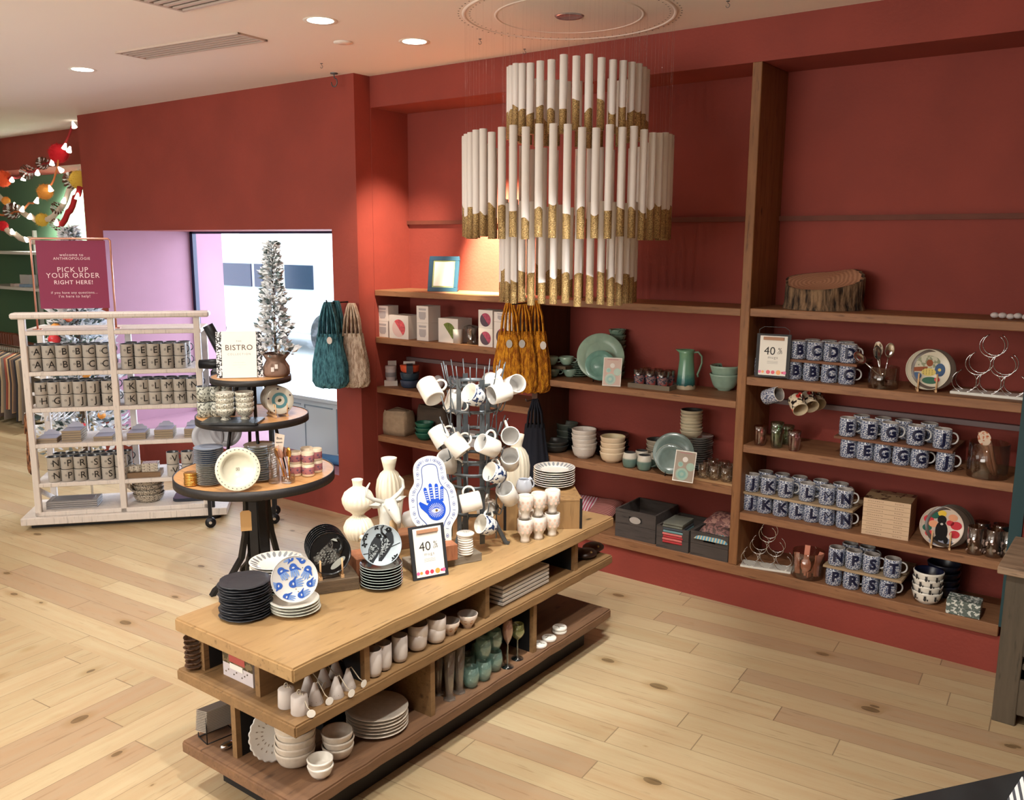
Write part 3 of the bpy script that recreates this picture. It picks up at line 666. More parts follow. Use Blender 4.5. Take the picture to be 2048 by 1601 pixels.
def rings_rack():
    t = empty('wine_rack'); MB = mat('white_marble', (226, 226, 218), .25, var=.08, scale=6)
    M(MB).box(-.15, .15, -.055, .055, 0, .013).obj('marble_base', t, bevel=.002)
    q = []
    for lvl, n in ((0, 3), (1, 2), (2, 1)):
        for k in range(n):
            for y in (-.04, .04):
                x = (k-(n-1)/2)*.098; z = .06+lvl*.083
                a0 = R(150)
                pts = [(x+.05*math.sin(-a0+2*a0*i/20+PI), y, z+.05*math.cos(-a0+2*a0*i/20+PI)) for i in range(21)]
                M(CHROME).tube(pts, .0022, 6).obj('wire_ring', t)
    return t
p = aty(1985, 790, .10); inst('rack', rings_rack, (p.x-.02, .14, 1.237), 0, 'silver ring wine rack on a marble base, on the highest mug shelf', 'rack', 'ring racks')
p = base(1528, 1150, .235, .08); inst('rack', rings_rack, (p.x, p.y+.03, .235), R(12), 'silver ring wine rack on a marble base, bottom shelf left', 'rack', 'ring racks', scale=.85)
def deco_dogs(mm):
    z = .0048
    blob(mm, 0, .035, oval(.05, .03), z, 2); blob(mm, -.03, .002, [(-.03, -.012), (.03, -.01), (.028, .012), (-.028, .006)], z+.0003, 3); blob(mm, .006, .03, oval(.014, .016), z+.0006, 3)
    blob(mm, .004, -.012, oval(.03, .018), z+.0004, 4); blob(mm, .05, 0, oval(.022, .03), z+.0002, 5); blob(mm, -.045, -.03, oval(.02, .016), z+.0002, 5); blob(mm, .012, -.05, oval(.035, .016), z+.0005, 6); blob(mm, .04, -.045, oval(.012, .010), z+.0008, 7); blob(mm, .048, .0, oval(.007, .007), z+.001, 4)
    for k in range(14): blob(mm, -.018+.012*(k % 4), -.02+.008*(k//4), oval(.0018, .0018, 6), z+.0012, 8)
PD = [C_('plate_cream', (214, 208, 188)), C_('plate_rim_cream', (220, 214, 196)), pattern('sage_print', (206, 204, 182), (150, 156, 128), 60, .5), C_('dog_brown', (150, 84, 52)), C_('print_yellow', (226, 206, 120)), C_('print_blue', (70, 100, 140)), C_('print_green', (60, 110, 90)), C_('print_pink', (216, 96, 100)), INK]
p = base(1853, 785, 1.237, .01); inst('easel', easel, p, face(p)+.1, 'pale wooden plate stand holding the picture plate with the brown dog', 'stand', 'wooden plate stands')
std_plate('dogp', plate(None, None, r=.094, mats=PD, extra=deco_dogs, flat=True), p, face(p)+.1, .094, R(14), 'round picture plate with a brown dog and yellow blanket on a wooden stand', dy=.006)
std_plate('dogp2', plate(C_('plate_dark_print', (96, 84, 76)), None, r=.094), p+V((.018, .02, 0)), face(p)+.1, .094, R(14), 'second plate mostly hidden behind the brown dog plate')
# middle right-bay shelf: hanging mugs, tumblers, jar of rolling pins
TUMB = [('rose_glass', (.9, .7, .68)), ('green_glass', (.74, .9, .78)), ('mauve_glass', (.88, .7, .72))]
def tumbler(gm, r=.034, h=.10):
    def f(): return M(gm).lathe([(0, .003), (r*.7, 0), (r*.74, .003), (r*.86, h*.35), (r*.9, h*.4), (r*.92, h*.7), (r, h), (r-.002, h+.001), (r*.9-.002, h*.7), (r*.72-.002, .01), (0, .01)], 30).obj('tumbler')
    return f
for px, py, g, lb in ((1519, 893, 0, 'rose tinted glass tumbler, leftmost of the front three'), (1552, 898, 1, 'green tinted glass tumbler with a stacked rim, middle of the three'), (1587, 904, 2, 'mauve tinted glass tumbler, right of the green one')):
    gm = glass(TUMB[g][0], TUMB[g][1], .12); p = base(px, py, .885, .03); inst('tb%d' % g, tumbler(gm), p, 0, lb, 'tumbler', 'tinted tumblers')
    if g == 1:
        inst('tb1', tumbler(gm), p+V((0, 0, .03)), 0, 'green tumbler nested inside the middle green tumbler', 'tumbler', 'tinted tumblers'); inst('tb1', tumbler(gm), p+V((.02, .10, 0)), 0, 'green tumbler standing behind the middle one', 'tumbler', 'tinted tumblers')
CATM = pattern('red_black_print', (226, 212, 186), (36, 28, 28), 42, .46, third=(196, 60, 56))
CREAMD = mat('shade_cream_mug', (198, 180, 150), .3)
for (px, py, y, mtn, lb, k) in ((1531, 803, .02, 'f', 'blue floral mug hanging by its handle under the shelf on the left', 'B'), (1590, 806, .06, 'c', 'red and black printed mug hanging by its handle beside the blue one', None), (1612, 800, .14, 'c', 'printed mug hanging behind the red and black one', None), (1626, 796, .22, 'c', 'printed mug hanging furthest back in the row', None)):
    p = aty(px, py, y)
    if mtn == 'f': o = fmug('B', p, lb)
    else: o = inst('cm', mug(INK, MPROF, [CATM, CREAMD], PI/2, mis=lambda n: [0]*5+[1]*(n-5)), p, 0, lb, 'mug', 'hanging printed mugs')
    o.rotation_euler = (R(118), 0, R(40)) if mtn == 'c' else (R(70), R(0), R(70))
    o.location = p+V((0, 0, .02))
p = base(1972, 962, .885, .085); inst('jarR', jar(.083, .155, m=SMOKE), p, 0, 'large glass jar full of carved wooden rolling pins and spoons', 'jar')
PINK_W = wood('rosy_utensil_wood', (150, 100, 80), (190, 142, 118), 'Z', .6, knots=False)
def utensil():
    t = M(PINK_W, pattern('printed_spatula', (220, 200, 180), (190, 110, 80), 60, .45)).tube([(0, 0, 0), (0, 0, .13)], [.006, .009], 8); t.prism(oval(.026, .034, 20), -.003, .003, 1, MX.Translation((0, 0, .165)) @ MX.Rotation(PI/2, 4, 'X')); return t.obj('wooden_spatula')
def pin(): return M(PINK_W).lathe([(0, 0), (.008, 0), (.009, .02), (.013, .03), (.013, .15), (.009, .16), (.008, .19), (0, .19)], 14).obj('rolling_pin')
inst('ut', utensil, p+V((.03, -.03, .02)), 0, 'wooden spatula with a floral printed head in the large jar', 'utensil', 'wooden utensils', rot=(.0, -.30, .2))
for k in range(4): inst('pin', pin, p+V((.035-.02*(k//2), -.02+.024*k, .015)), 0, ['slim wooden pin leaning left at the front of the jar', 'slim wooden pin second from the front in the jar', 'slim wooden pin third from the front in the jar', 'slim wooden pin at the back of the jar'][k], 'utensil', 'wooden utensils', rot=(.05*k, -.25-.03*k, 0))
# shelf with cream boxes
BOXP = mat('box_cream', (206, 178, 148), .7); BTOP = pattern('box_top_print', (150, 128, 96), (60, 46, 36), 30, .42)
def letterbox():
    q = M(BOXP, BTOP, mat('box_text', (120, 96, 80), .8)); q.box(-.105, .105, -.09, .09, 0, .0215); q.add([(-.105, -.09, .0218), (.105, -.09, .0218), (.105, .09, .0218), (-.105, .09, .0218)], [(0, 1, 2, 3)], 1)
    mx = MX.Translation((0, -.0905, 0)) @ MX.Rotation(PI/2, 4, 'X'); flat_text(q, 'stoneware', .012, -.05, .0115, 0, 2, mx, 0, 1.4); flat_text(q, 'bowls', .012, .055, .0115, 0, 2, mx, 0, 1.4); return q.obj('gift_box')
a, b = aty(1714, 1066, .05), aty(1812, 1085, .05)
stack('lb', letterbox, V(((a.x+b.x)/2+.01, .13, .525)), 8, .0225, 'flat cream printed box', 'in the stack beside letter mugs', 'box', 'stacked cream boxes', 0)
for o in [x for x in COL.objects if x.name.startswith('gift_box')]: o.rotation_euler = (0, 0, R(4))
def deco_dog2(mm):
    z = .0048
    for x, y, r, c in ((-.055, .03, .022, 2), (-.03, .05, .02, 3), (.0, .06, .018, 4), (.045, .045, .02, 5), (.06, .01, .024, 2), (.055, -.03, .022, 2), (-.06, -.01, .02, 3), (-.05, -.035, .018, 2), (-.035, .01, .02, 5), (.035, .02, .016, 2)): blob(mm, x, y, oval(r, r*.8, 14), z+.0001*c, c)
    blob(mm, .0, -.068, oval(.05, .02), z+.0002, 7); blob(mm, 0, -.02, oval(.026, .045), z+.001, 6); blob(mm, 0, .032, oval(.019, .02), z+.0012, 6); blob(mm, .02, -.06, oval(.01, .016), z+.0013, 6); blob(mm, -.02, -.06, oval(.01, .016), z+.0013, 6); blob(mm, 0, .012, oval(.006, .005), z+.0016, 8)
PD2 = [C_('plate_red_cream', (206, 190, 176)), PAPER, C_('rose_red', (200, 60, 70)), C_('leaf_teal', (40, 96, 82)), C_('petal_yellow', (226, 190, 70)), C_('petal_peach', (224, 160, 124)), C_('dog_black', (20, 20, 22)), C_('plate_blue_grey', (140, 146, 166)), C_('muzzle_white', (200, 196, 190))]
p = base(1880, 1100, .525, .01); inst('easel', easel, p, face(p)+.1, 'pale wooden plate stand holding the plate with the black dog', 'stand', 'wooden plate stands')
std_plate('dog2', plate(None, None, r=.093, mats=PD2, extra=deco_dog2, flat=True), p, face(p)+.1, .093, R(14), 'floral plate with a sitting black dog on a wooden stand', dy=.006)
for k in range(3): std_plate('dk', plate(C_('plate_dark_back', (70, 58, 50)), None, r=.095), p+V((.02+.006*k, .018+.018*k, 0)), face(p)+.1, .095, R(14), f'dark plate {NTH[k]} behind the black dog plate on the stand', 'plates behind the black dog plate')
FGL = glass('flower_glass', (.86, .78, .74), .16); FPR = pattern('glass_flower_print', (150, 130, 118), (214, 190, 180), 46, .5, rough=.4)
def fglass():
    t = empty('tall_tumbler'); r, h = .036, .125
    M(FGL).lathe([(0, .003), (r*.9, 0), (r, .01), (r, h), (r-.002, h+.001), (r-.0025, .012), (0, .012)], 30).obj('glass', t)
    q = M(FPR); random.seed(5)
    for k in range(26):
        a, z = random.uniform(0, 6.3), random.uniform(.015, .075); s = random.uniform(.004, .009); vs = []
        for i in range(8): b = 2*PI*i/8; vs.append(((r+.0006)*math.cos(a+s*math.cos(b)/r), (r+.0006)*math.sin(a+s*math.cos(b)/r), z+s*math.sin(b)))
        q.add(vs, [tuple(range(8))])
    random.seed(7); q.obj('flower_print', t); return t
for k, (px, py, dy) in enumerate(((1948, 1112, 0), (1984, 1118, 0), (1952, 1112, .09), (1990, 1118, .09), (2012, 1124, .03))):
    inst('fg', fglass, base(px, py, .525, .036)+V((0, dy, 0)), 0, ['tall floral printed glass right of the black dog plate, front left', 'tall floral printed glass, front middle by the cabinet', 'tall floral printed glass behind the front left one', 'tall floral printed glass behind the front middle one', 'tall floral printed glass partly cut by the teal edge'][k], 'glass', 'tall floral glasses')
# bottom shelf: jar with pink boxes, cat bowls, patterned boxes
p = base(1614, 1163, .235, .075); inst('jarP', jar(.078, .135, m=SMOKE), p, 0, 'wide dark-based glass jar holding pink wooden pieces on the bottom shelf', 'jar')
PKW = mat('salmon_pink', (222, 148, 124), .6)
for k, (x, y, tx, ty, h) in enumerate(((-.045, -.02, 0, -.08, .11), (-.015, 0, 0, .05, .15), (.02, .02, 0, .35, .12), (.045, -.01, 0, .04, .11), (.02, -.04, .1, -.05, .03))):
    o = M(PKW).box(-.013, .013, -.004, .004, 0, h).obj('pink_wood_stick', None, p+V((x, y, .011)), (tx, ty, .3*k), bevel=.001); tag(o, ['upright salmon pink slat at the left inside the jar', 'tallest salmon pink slat rising above the jar rim', 'salmon pink slat leaning right in the jar', 'salmon pink slat at the right wall of the jar', 'short salmon pink piece lying at the jar bottom'][k], 'slat', 'pink slats in the jar')
o = M(PKW).prism(oval(.026, .036, 12), -.004, .004, 0, MX.Rotation(PI/2, 4, 'X')).box(-.005, .005, -.004, .004, -.055, -.03).obj('pink_brush', None, p+V((.005, -.05, .075)), (R(-6), 0, 0)); tag(o, 'oval pink brush head pressed against the front of the jar', 'brush')
def catdeco(r, h):
    def d(mm):
        for k in range(9):
            a = 2*PI*k/9
            for pts, mi in ((oval(.006, .009), 3), (oval(.005, .005, x=.0, y=.010), 3), ([(-.005, .013), (-.002, .013), (-.004, .018)], 3), ([(.005, .013), (.002, .013), (.004, .018)], 3), (oval(.003, .005, x=.012, y=-.003), 3)):
                rr = r*.985+.001; mm.add([((rr)*math.cos(a+x/rr), rr*math.sin(a+x/rr), h*.58+y) for x, y in pts], [tuple(range(len(pts)))], mi)
    return d
p = base(1852, 1213, .235, .06)
stack('cat', bowl(None, .068, .058, .55, pow=.35, deco=catdeco(.068, .058), mats=[WHT, NAVY, WHT, INK]), p, 4, .032, 'white cat picture bowl', 'in the pile on the bottom shelf', 'bowl', 'cat picture bowls', .002)
stack('catd', bowl(mat('dark_navy_bowl', (28, 30, 44), .3), .075, .06, .55), p+V((.04, .13, 0)), 4, .034, 'dark navy bowl', 'behind the cat picture bowls', 'bowl', 'dark navy bowls', .002)
DAISY = pattern('daisy_print', (96, 108, 104), (212, 216, 210), 55, .46)
def dbox(): return M(DAISY).box(-.07, .07, -.05, .05, 0, .034).obj('patterned_box', bevel=.002)
p = base(1920, 1236, .235, .05); p += V((.01, .02, 0)); stack('dbx', dbox, p, 2, .035, 'grey flower print box', 'at the bottom shelf right end', 'box', 'flower print boxes', 0)
for o in [x for x in COL.objects if x.name.startswith('patterned_box')]: o.rotation_euler = (0, 0, R(3))
# top of the right bay: log slice and crumpled white thing
LOGB = NT('bark'); vec = LOGB.coord((1, 1, .22)); nf = LOGB.noise(vec, 38, 5, .6); LOGB.set(Base_Color=LOGB.mix(LOGB.ramp(nf, .38, .6), lin((38, 26, 18)), lin((140, 112, 84))), Roughness=.9); LOGB.bump(nf, 1, .02)
LOGT = NT('cut_wood'); vec = LOGT.coord(); wv = LOGT.n('ShaderNodeTexWave', wave_type='RINGS', rings_direction='Z'); wv.inputs['Scale'].default_value = 16; wv.inputs['Distortion'].default_value = 3; LOGT.link(vec, wv.inputs['Vector']); LOGT.set(Base_Color=LOGT.mix(wv.outputs['Fac'], lin((176, 130, 100)), lin((206, 160, 128))), Roughness=.8)
def rad_log(a): return .185*(1+.10*math.cos(a-.4)+.05*math.sin(3*a)+.03*math.sin(5*a+1))
mm = M(LOGB.m, LOGT.m); n = 96; prof = [0, .03, .09, .125]
for j, z in enumerate(prof):
    for i in range(n):
        a = 2*PI*i/n; r = rad_log(a)*(1+.022*math.sin(a*31+j*.6)+.014*math.sin(a*47)+(.05 if j == 0 else 0)); zz = z+(.03*max(0, math.cos(a-.75))**6+.075*(math.sin(a)+1)/2-.025 if j == 3 else 0); mm.v.append((r*math.cos(a), r*math.sin(a)*.8, zz))
for j in range(3):
    for i in range(n): mm.f.append((j*n+i, j*n+(i+1) % n, (j+1)*n+(i+1) % n, (j+1)*n+i)); mm.mi.append(0); mm.sm.append(True)
k0 = len(mm.v); mm.v.append((0, 0, .13))
k1 = len(mm.v)
for i in range(n): x, y, z = mm.v[3*n+i]; mm.v.append((x*.93, y*.93, z-.001))
for i in range(n): mm.f.append((3*n+i, 3*n+(i+1) % n, k1+(i+1) % n, k1+i)); mm.mi.append(0); mm.sm.append(False); mm.f.append((k1+i, k1+(i+1) % n, k0)); mm.mi.append(1); mm.sm.append(True)
p = aty(1611, 617, .03); tag(mm.obj('log_slice', None, (p.x+.01, .17, 1.583)), 'thick slice of log with rough bark on the top shelf', 'log')
mm = M(mat('crumpled_white', (206, 196, 194), .8)); random.seed(3)
for k in range(5): mm.ball((-.06+.03*k, random.uniform(-.01, .01), .012+random.uniform(0, .006)), .018, 0, 10, (1, 1, .7))
p = aty(2018, 634, .06); tag(mm.obj('crumpled_cloth', None, (p.x, .1, 1.583)), 'small crumpled white cloth at the right of the top shelf', 'cloth'); random.seed(7)

# ================================================================ middle bay
SAGE = pattern('sage_green_glaze', (120, 146, 128), (70, 96, 84), 40, .42); SAGE2 = mat('pale_sage_glaze', (150, 178, 160), .2, var=.15, scale=12, coat=.4); AQUA = mat('aqua_glaze', (112, 160, 148), .15, var=.12, scale=20, coat=.5)
GCUP = [(.022, 0), (.03, .008), (.042, .03), (.045, .05)]
def gcup(): return mug(INK, GCUP, [SAGE2, SAGE], 0, (.018, .042), .022, .004, hm=0)()
for k, (px, py) in enumerate(((1105, 755), (1140, 756), (1103, 724), (1134, 726))):
    z = 1.105+(.074 if k > 1 else 0); p = base(px, 756 if k < 2 else 757, 1.105, .04); inst('gc', gcup, (p.x-(.005 if k > 1 else 0), p.y, z), face(p)+PI*0, ['sage green teacup, lower left below the wood block', 'sage green teacup, lower right below the wood block', 'sage green teacup on top of the wood block, left', 'sage green teacup on top of the wood block, right'][k], 'cup', 'sage green teacups')
p = base(1118, 756, 1.105, .04); o = M(BLOCK).box(-.09, .075, -.045, .07, .054, .072).obj('wood_block', None, (p.x, p.y, 1.105)); tag(o, 'flat wood block balanced on two green teacups', 'block')
stack('gpl', plate(SAGE, None, r=.085), V((-1.15, .235, 1.105)), 7, .0125, 'dark sage green plate', 'behind the green teacups', 'plate', 'dark sage plates')
stack('gbl', bowl(SAGE, .052, .042, .6), aty(1234, 700, .285).xy.to_3d()+V((.0, 0, 1.105)), 9, .031, 'sage green bowl', 'in tower behind the big green plate', 'bowl', 'tower of sage green bowls', .002)
def wstand():
    t = empty('plate_stand')
    for s in (-1, 1): M(IRON).tube([(s*.04, -.02, .03), (s*.04, -.02, .006), (s*.035, .05, .004), (s*.03, .05, .10)], .0025, 6).obj('wire_prong', t)
    M(IRON).tube([(-.04, .05, .03), (.04, .05, .03)], .0025, 6).obj('wire_bar', t); return t
p = base(1200, 766, 1.105, .02); inst('ws', wstand, p, face(p), 'black wire stand holding the large sage plate', 'stand', 'black wire plate stands')
std_plate('bigg', plate(SAGE2, None, r=.137, h=.02, n=64), p, face(p), .137, R(18), 'large pale green dinner plate on a wire stand', dz=.012, dy=-.01)
std_plate('medg', plate(SAGE2, None, r=.088, h=.015, mats=[AQUA]), p, face(p), .088, R(18), 'smaller pale green plate standing in front of the large one', dz=.012, dy=-.034)
def card(bg, w=.105, h=.16):
    def f():
        q = M(PAPER, bg, SAGE2, AQUA, mat('card_white', (236, 232, 226), .6), mat('card_text', (190, 120, 130), .8)); q.box(-w/2, w/2, -.001, .001, 0, h); mx = MX.Translation((0, -.0014, 0)) @ MX.Rotation(PI/2, 4, 'X')
        def b(x, y, pts, z, mi):
            k = len(q.v); blob(q, x, y, pts, z, mi); q.v[k:] = [tuple(mx @ V(v)) for v in q.v[k:]]
        b(0, h/2, [(-w*.46, -h*.47), (w*.46, -h*.47), (w*.46, h*.47), (-w*.46, h*.47)], 0, 1)
        b(0, h*.93, [(-w*.3, -.0015), (w*.3, -.0015), (w*.3, .0015), (-w*.3, .0015)], .0003, 5)
        for x, y, r, mi in ((.0, .72, .13, 4), (-.2, .55, .13, 2), (-.2, .55, .09, 3), (.28, .5, .2, 2), (-.08, .24, .3, 2), (-.08, .24, .2, 3), (-.08, .24, .09, 2)): b(x*w, y*h, oval(r*w, r*w), .0004+.0001*mi+(.3-r)*.001, mi)
        return q.obj('photo_card')
    return f
p = base(1234, 770, 1.105, 0); a = aty(1228, 768, .045); o = card(mat('card_pink', (214, 192, 182), .7))(); o.location = (a.x, .015, 1.106); o.rotation_euler = (R(-12), 0, face(a)*.6); tag(o, 'photo card of green dishes leaning before the large green plate', 'card')
def tray(w, d, h, m):
    def f():
        q = M(m); q.box(-w/2, w/2, -d/2, d/2, 0, .008); 
        for x0, x1, y0, y1 in ((-w/2, w/2, -d/2, -d/2+.008), (-w/2, w/2, d/2-.008, d/2), (-w/2, -w/2+.008, -d/2+.008, d/2-.008), (w/2-.008, w/2, -d/2+.008, d/2-.008)): q.box(x0, x1, y0, y1, .008, h)
        return q.obj('tray')
    return f
a, b = aty(1253, 771, .05), aty(1325, 782, .05); GW = wood('grey_tray_wood', (112, 100, 84), (140, 126, 108), 'X', .8, knots=False)
o = tray(.25, .16, .026, GW)(); o.location = ((a.x+b.x)/2+.02, .13, 1.105); o.rotation_euler = (0, 0, R(3)); tag(o, 'shallow grey wooden tray carrying patterned tumblers', 'tray'); T0 = o.location
PTG = pattern('poppy_tumbler', (64, 70, 86), (140, 110, 112), 70, .5, third=(176, 84, 80)); CLR = glass('tumbler_clear', (.84, .78, .8), .1)
def ptumb():
    t = empty('tumbler'); M(CLR).lathe([(0, .002), (.028, 0), (.034, .09), (.032, .091), (.026, .008), (0, .008)], 24).obj('glass', t); M(PTG).lathe([(.0288, .006), (.0335, .062)], 24).obj('printed_band', t); return t
for j in range(2):
    for i in range(3): inst('pt', ptumb, T0+V((-.075+.072*i, -.035+.07*j, .0095)), 0, f'patterned tumbler with red flowers, {["left", "middle", "right"][i]} of the {["front", "back"][j]} row on the grey tray', 'tumbler', 'patterned tumblers')
def pitcher():
    t = empty('pitcher'); g = NT('ombre_green_glaze'); c = g.coord(); sx = g.n('ShaderNodeSeparateXYZ'); g.link(c, sx.inputs[0]); z = g.math('ADD', sx.outputs[2], g.math('MULTIPLY', g.noise(c, 60, 2), .03))
    r = g.n('ShaderNodeValToRGB'); e = r.color_ramp.elements; cols = [(0, (196, 182, 156)), (.033, (196, 182, 156)), (.038, (36, 84, 84)), (.07, (60, 120, 116)), (.10, (112, 160, 138)), (.3, (108, 150, 110))]
    e[0].position = 0; e[0].color = (*lin(cols[0][1]), 1); e[1].position = 1; e[1].color = (*lin(cols[-1][1]), 1)
    for ps, cc in cols[1:-1]: x = e.new(min(1, ps*3.3+.005)); x.color = (*lin(cc), 1)
    g.link(g.math('MULTIPLY', z, 3.3), r.inputs[0]); g.set(Base_Color=r.outputs[0], Roughness=.2, Coat_Weight=.4)
    q = M(g.m); q.lathe([(0, .003), (.052, 0), (.054, .005), (.052, .035), (.046, .09), (.040, .16), (.038, .20), (.043, .218), (.040, .218), (.035, .20), (.037, .1), (.04, .02), (0, .01)], 40, rip=lambda a, j: .55*max(0, math.cos(a-PI))**14*(1 if j in (7, 8) else .25 if j in (6, 9) else 0)); q.obj('body', t)
    M(mat('handle_sage', (112, 140, 118), .3)).tube([(.038, 0, .205), (.062, 0, .208), (.082, 0, .185), (.084, 0, .15), (.072, 0, .11), (.062, 0, .085), (.066, 0, .07)], .0055, 8).obj('handle', t); return t
p = base(1371, 781, 1.105, .05); inst('pit', pitcher, p, face(p)*.55, 'tall green glazed pitcher with cream base and curved handle', 'pitcher', scale=1.0)
p = base(1448, 785, 1.105, .07)
stack('gb2', bowl(SAGE2, .082, .09, .45, inner=SAGE), p, 2, .046, 'large pale green mixing bowl', 'beside the wooden post', 'bowl', 'large green mixing bowls', 0)
# second shelf of the middle bay
def st2(key, fn, px, py, r, n, dz, what, where, grp, cat='bowl', dy=0, z=.65, jit=.003): q_ = base(px, py, z, r)+V((0, dy, 0)); q_.y = min(q_.y, D-r-.02); return stack(key, fn, q_, n, dz, what, where, cat, grp, jit)
DKB = mat('dark_grey_bowl', (52, 54, 52), .35); DNV = mat('deep_navy_plate', (20, 26, 40), .3)
st2('dkl', bowl(DKB, .085, .045, .6), 1110, 909, .075, 2, .022, 'wide dark bowl', 'at the left end under the teacups', 'wide dark bowls')
st2('dkg', bowl(mat('dim_green_grey', (84, 92, 84), .4), .07, .07, .5), 1145, 893, .06, 3, .038, 'dusky green bowl', 'at back left of the bowl shelf', 'dusky green bowls', dy=.10)
st2('nvp', plate(DNV, None, r=.09, h=.02), 1200, 893, .08, 8, .0155, 'deep navy plate', 'at the back of the bowl shelf', 'deep navy plates', 'plate', dy=.10)
st2('bkp', plate(mat('near_black_plate', (14, 18, 26), .3), None, r=.10, h=.02), 1256, 905, .09, 8, .0155, 'near-black plate', 'right of the navy plates at the back', 'near-black plates', 'plate', dy=.10)
RIBW = mat('ribbed_white', (206, 198, 190), .4, bump=.3, bscale=160)
st2('wb1', bowl(RIBW, .073, .066, .55, pow=.35, wob=.004), 1168, 920, .06, 5, .026, 'textured white bowl', 'second from left on the bowl shelf', 'textured white bowls')
st2('cb1', bowl(mat('warm_cream_bowl', (218, 196, 166), .35), .073, .06, .55, pow=.35, inner=mat('cream_inside', (200, 186, 150), .35)), 1225, 929, .06, 4, .030, 'warm cream bowl', 'right of the textured white bowls', 'warm cream bowls')
st2('gb3', bowl(mat('greige_bowl', (170, 158, 140), .4), .068, .05, .6, inner=DKB), 1310, 930, .06, 4, .026, 'greige bowl with dark inside', 'behind the two-tone mugs', 'greige bowls', dy=.08)
TT = NT('two_tone_glaze'); c = TT.coord(); sx = TT.n('ShaderNodeSeparateXYZ'); TT.link(c, sx.inputs[0]); TT.set(Base_Color=TT.mix(TT.ramp(sx.outputs[2], .050, .056), lin((98, 124, 116)), lin((202, 196, 182))), Roughness=.3, Coat_Weight=.3)
TPROF = [(.03, 0), (.036, .008), (.042, .035), (.040, .06), (.034, .085)]
for k, (px, py, dy) in enumerate(((1259, 938, 0), (1288, 944, 0), (1268, 940, .085), (1300, 944, .085), (1326, 944, .04))):
    p = base(px, py, .65, .04)+V((0, dy, 0)); inst('tt', mug(INK, TPROF, [TT.m, INK], .1, (.02, .065), .03, .005, mis=lambda n: [0]*7+[1]*(n-7)), p, face(p), ['rounded two-tone mug, front left by the cream bowls', 'rounded two-tone mug with its handle showing, front right', 'two-tone mug behind the front left one', 'two-tone mug behind the front right one', 'two-tone mug tucked behind the wire stand'][k], 'mug', 'two-tone mugs')
stack('wpl', plate(WGREY, DKB, r=.085, h=.015), base(1385, 948, .65, .085)+V((.0, .05, 0)), 15, .0125, 'white dark-rimmed plate', 'behind the blue-grey plates', 'plate', 'white dark-rimmed plates')
stack('crb', bowl(mat('oat_bowl', (196, 186, 160), .4), .062, .035, .65, inner=DKB), aty(1382, 868, .2).xy.to_3d()+V((0, 0, .65+.19)), 7, .019, 'oatmeal coloured bowl', 'in the pile above white plates', 'bowl', 'oatmeal bowls', .002)
p = base(1345, 955, .65, .02); inst('ws', wstand, p, face(p), 'black wire stand holding the blue-grey plates', 'stand', 'black wire plate stands')
BG = mat('blue_grey_glaze', (112, 132, 128), .2, var=.15, scale=14, coat=.4)
std_plate('bgp', plate(BG, None, r=.112, h=.018), p, face(p), .112, R(16), 'large blue-grey plate on a wire stand, right of the two-tone mugs', dz=.01, dy=.02)
std_plate('bgs', plate(BG, PAPER, r=.082, h=.012, mats=[BG, PAPER]), p+V((-.015, 0, 0)), face(p), .082, R(16), 'smaller blue-grey plate in front of the large one', dz=.01, dy=-.004)
a = base(1362, 964, .65, 0); o = card(mat('card_taupe', (166, 152, 138), .7), .11, .165)(); o.location = (a.x+.008, a.y-.0, .651); o.rotation_euler = (R(-13), R(4), face(a)*.7); tag(o, 'photo card of blue dishes leaning in front of the blue-grey plates', 'card')
a = base(1425, 985, .65, .06); o = M(wood('light_board', (176, 138, 96), (200, 160, 116), 'X', .6, knots=False)).box(-.11, .11, -.09, .09, 0, .012).obj('wooden_board', None, (-.165, .105, .65)); tag(o, 'light wooden board under gold-dotted glasses beside the post', 'board')
GDT = pattern('gold_dot_print', (170, 150, 118), (90, 70, 50), 90, .52, rough=.3)
def gtumb():
    t = empty('tumbler'); M(GLASS).lathe([(0, .002), (.026, 0), (.03, .004), (.03, .075), (.028, .076), (.0275, .008), (0, .008)], 24).obj('glass', t)
    q = M(GDT); random.seed(9)
    for k in range(30):
        aa, z = random.uniform(0, 6.3), random.uniform(.01, .05); s = random.uniform(.002, .005); q.add([((.0304)*math.cos(aa+s*math.cos(b)/.03), .0304*math.sin(aa+s*math.cos(b)/.03), z+s*math.sin(b)) for b in [i*PI/3 for i in range(6)]], [tuple(range(6))])
    random.seed(7); q.obj('gold_dots', t); return t
for j in range(3):
    for i in range(3): inst('gt', gtumb, (-.235+.066*i, .05+.062*j, .6625), 0, f'gold-dotted tumbler, {["left", "middle", "right"][i]} of the {["front", "middle", "back"][j]} row on the light board', 'tumbler', 'gold-dotted tumblers')
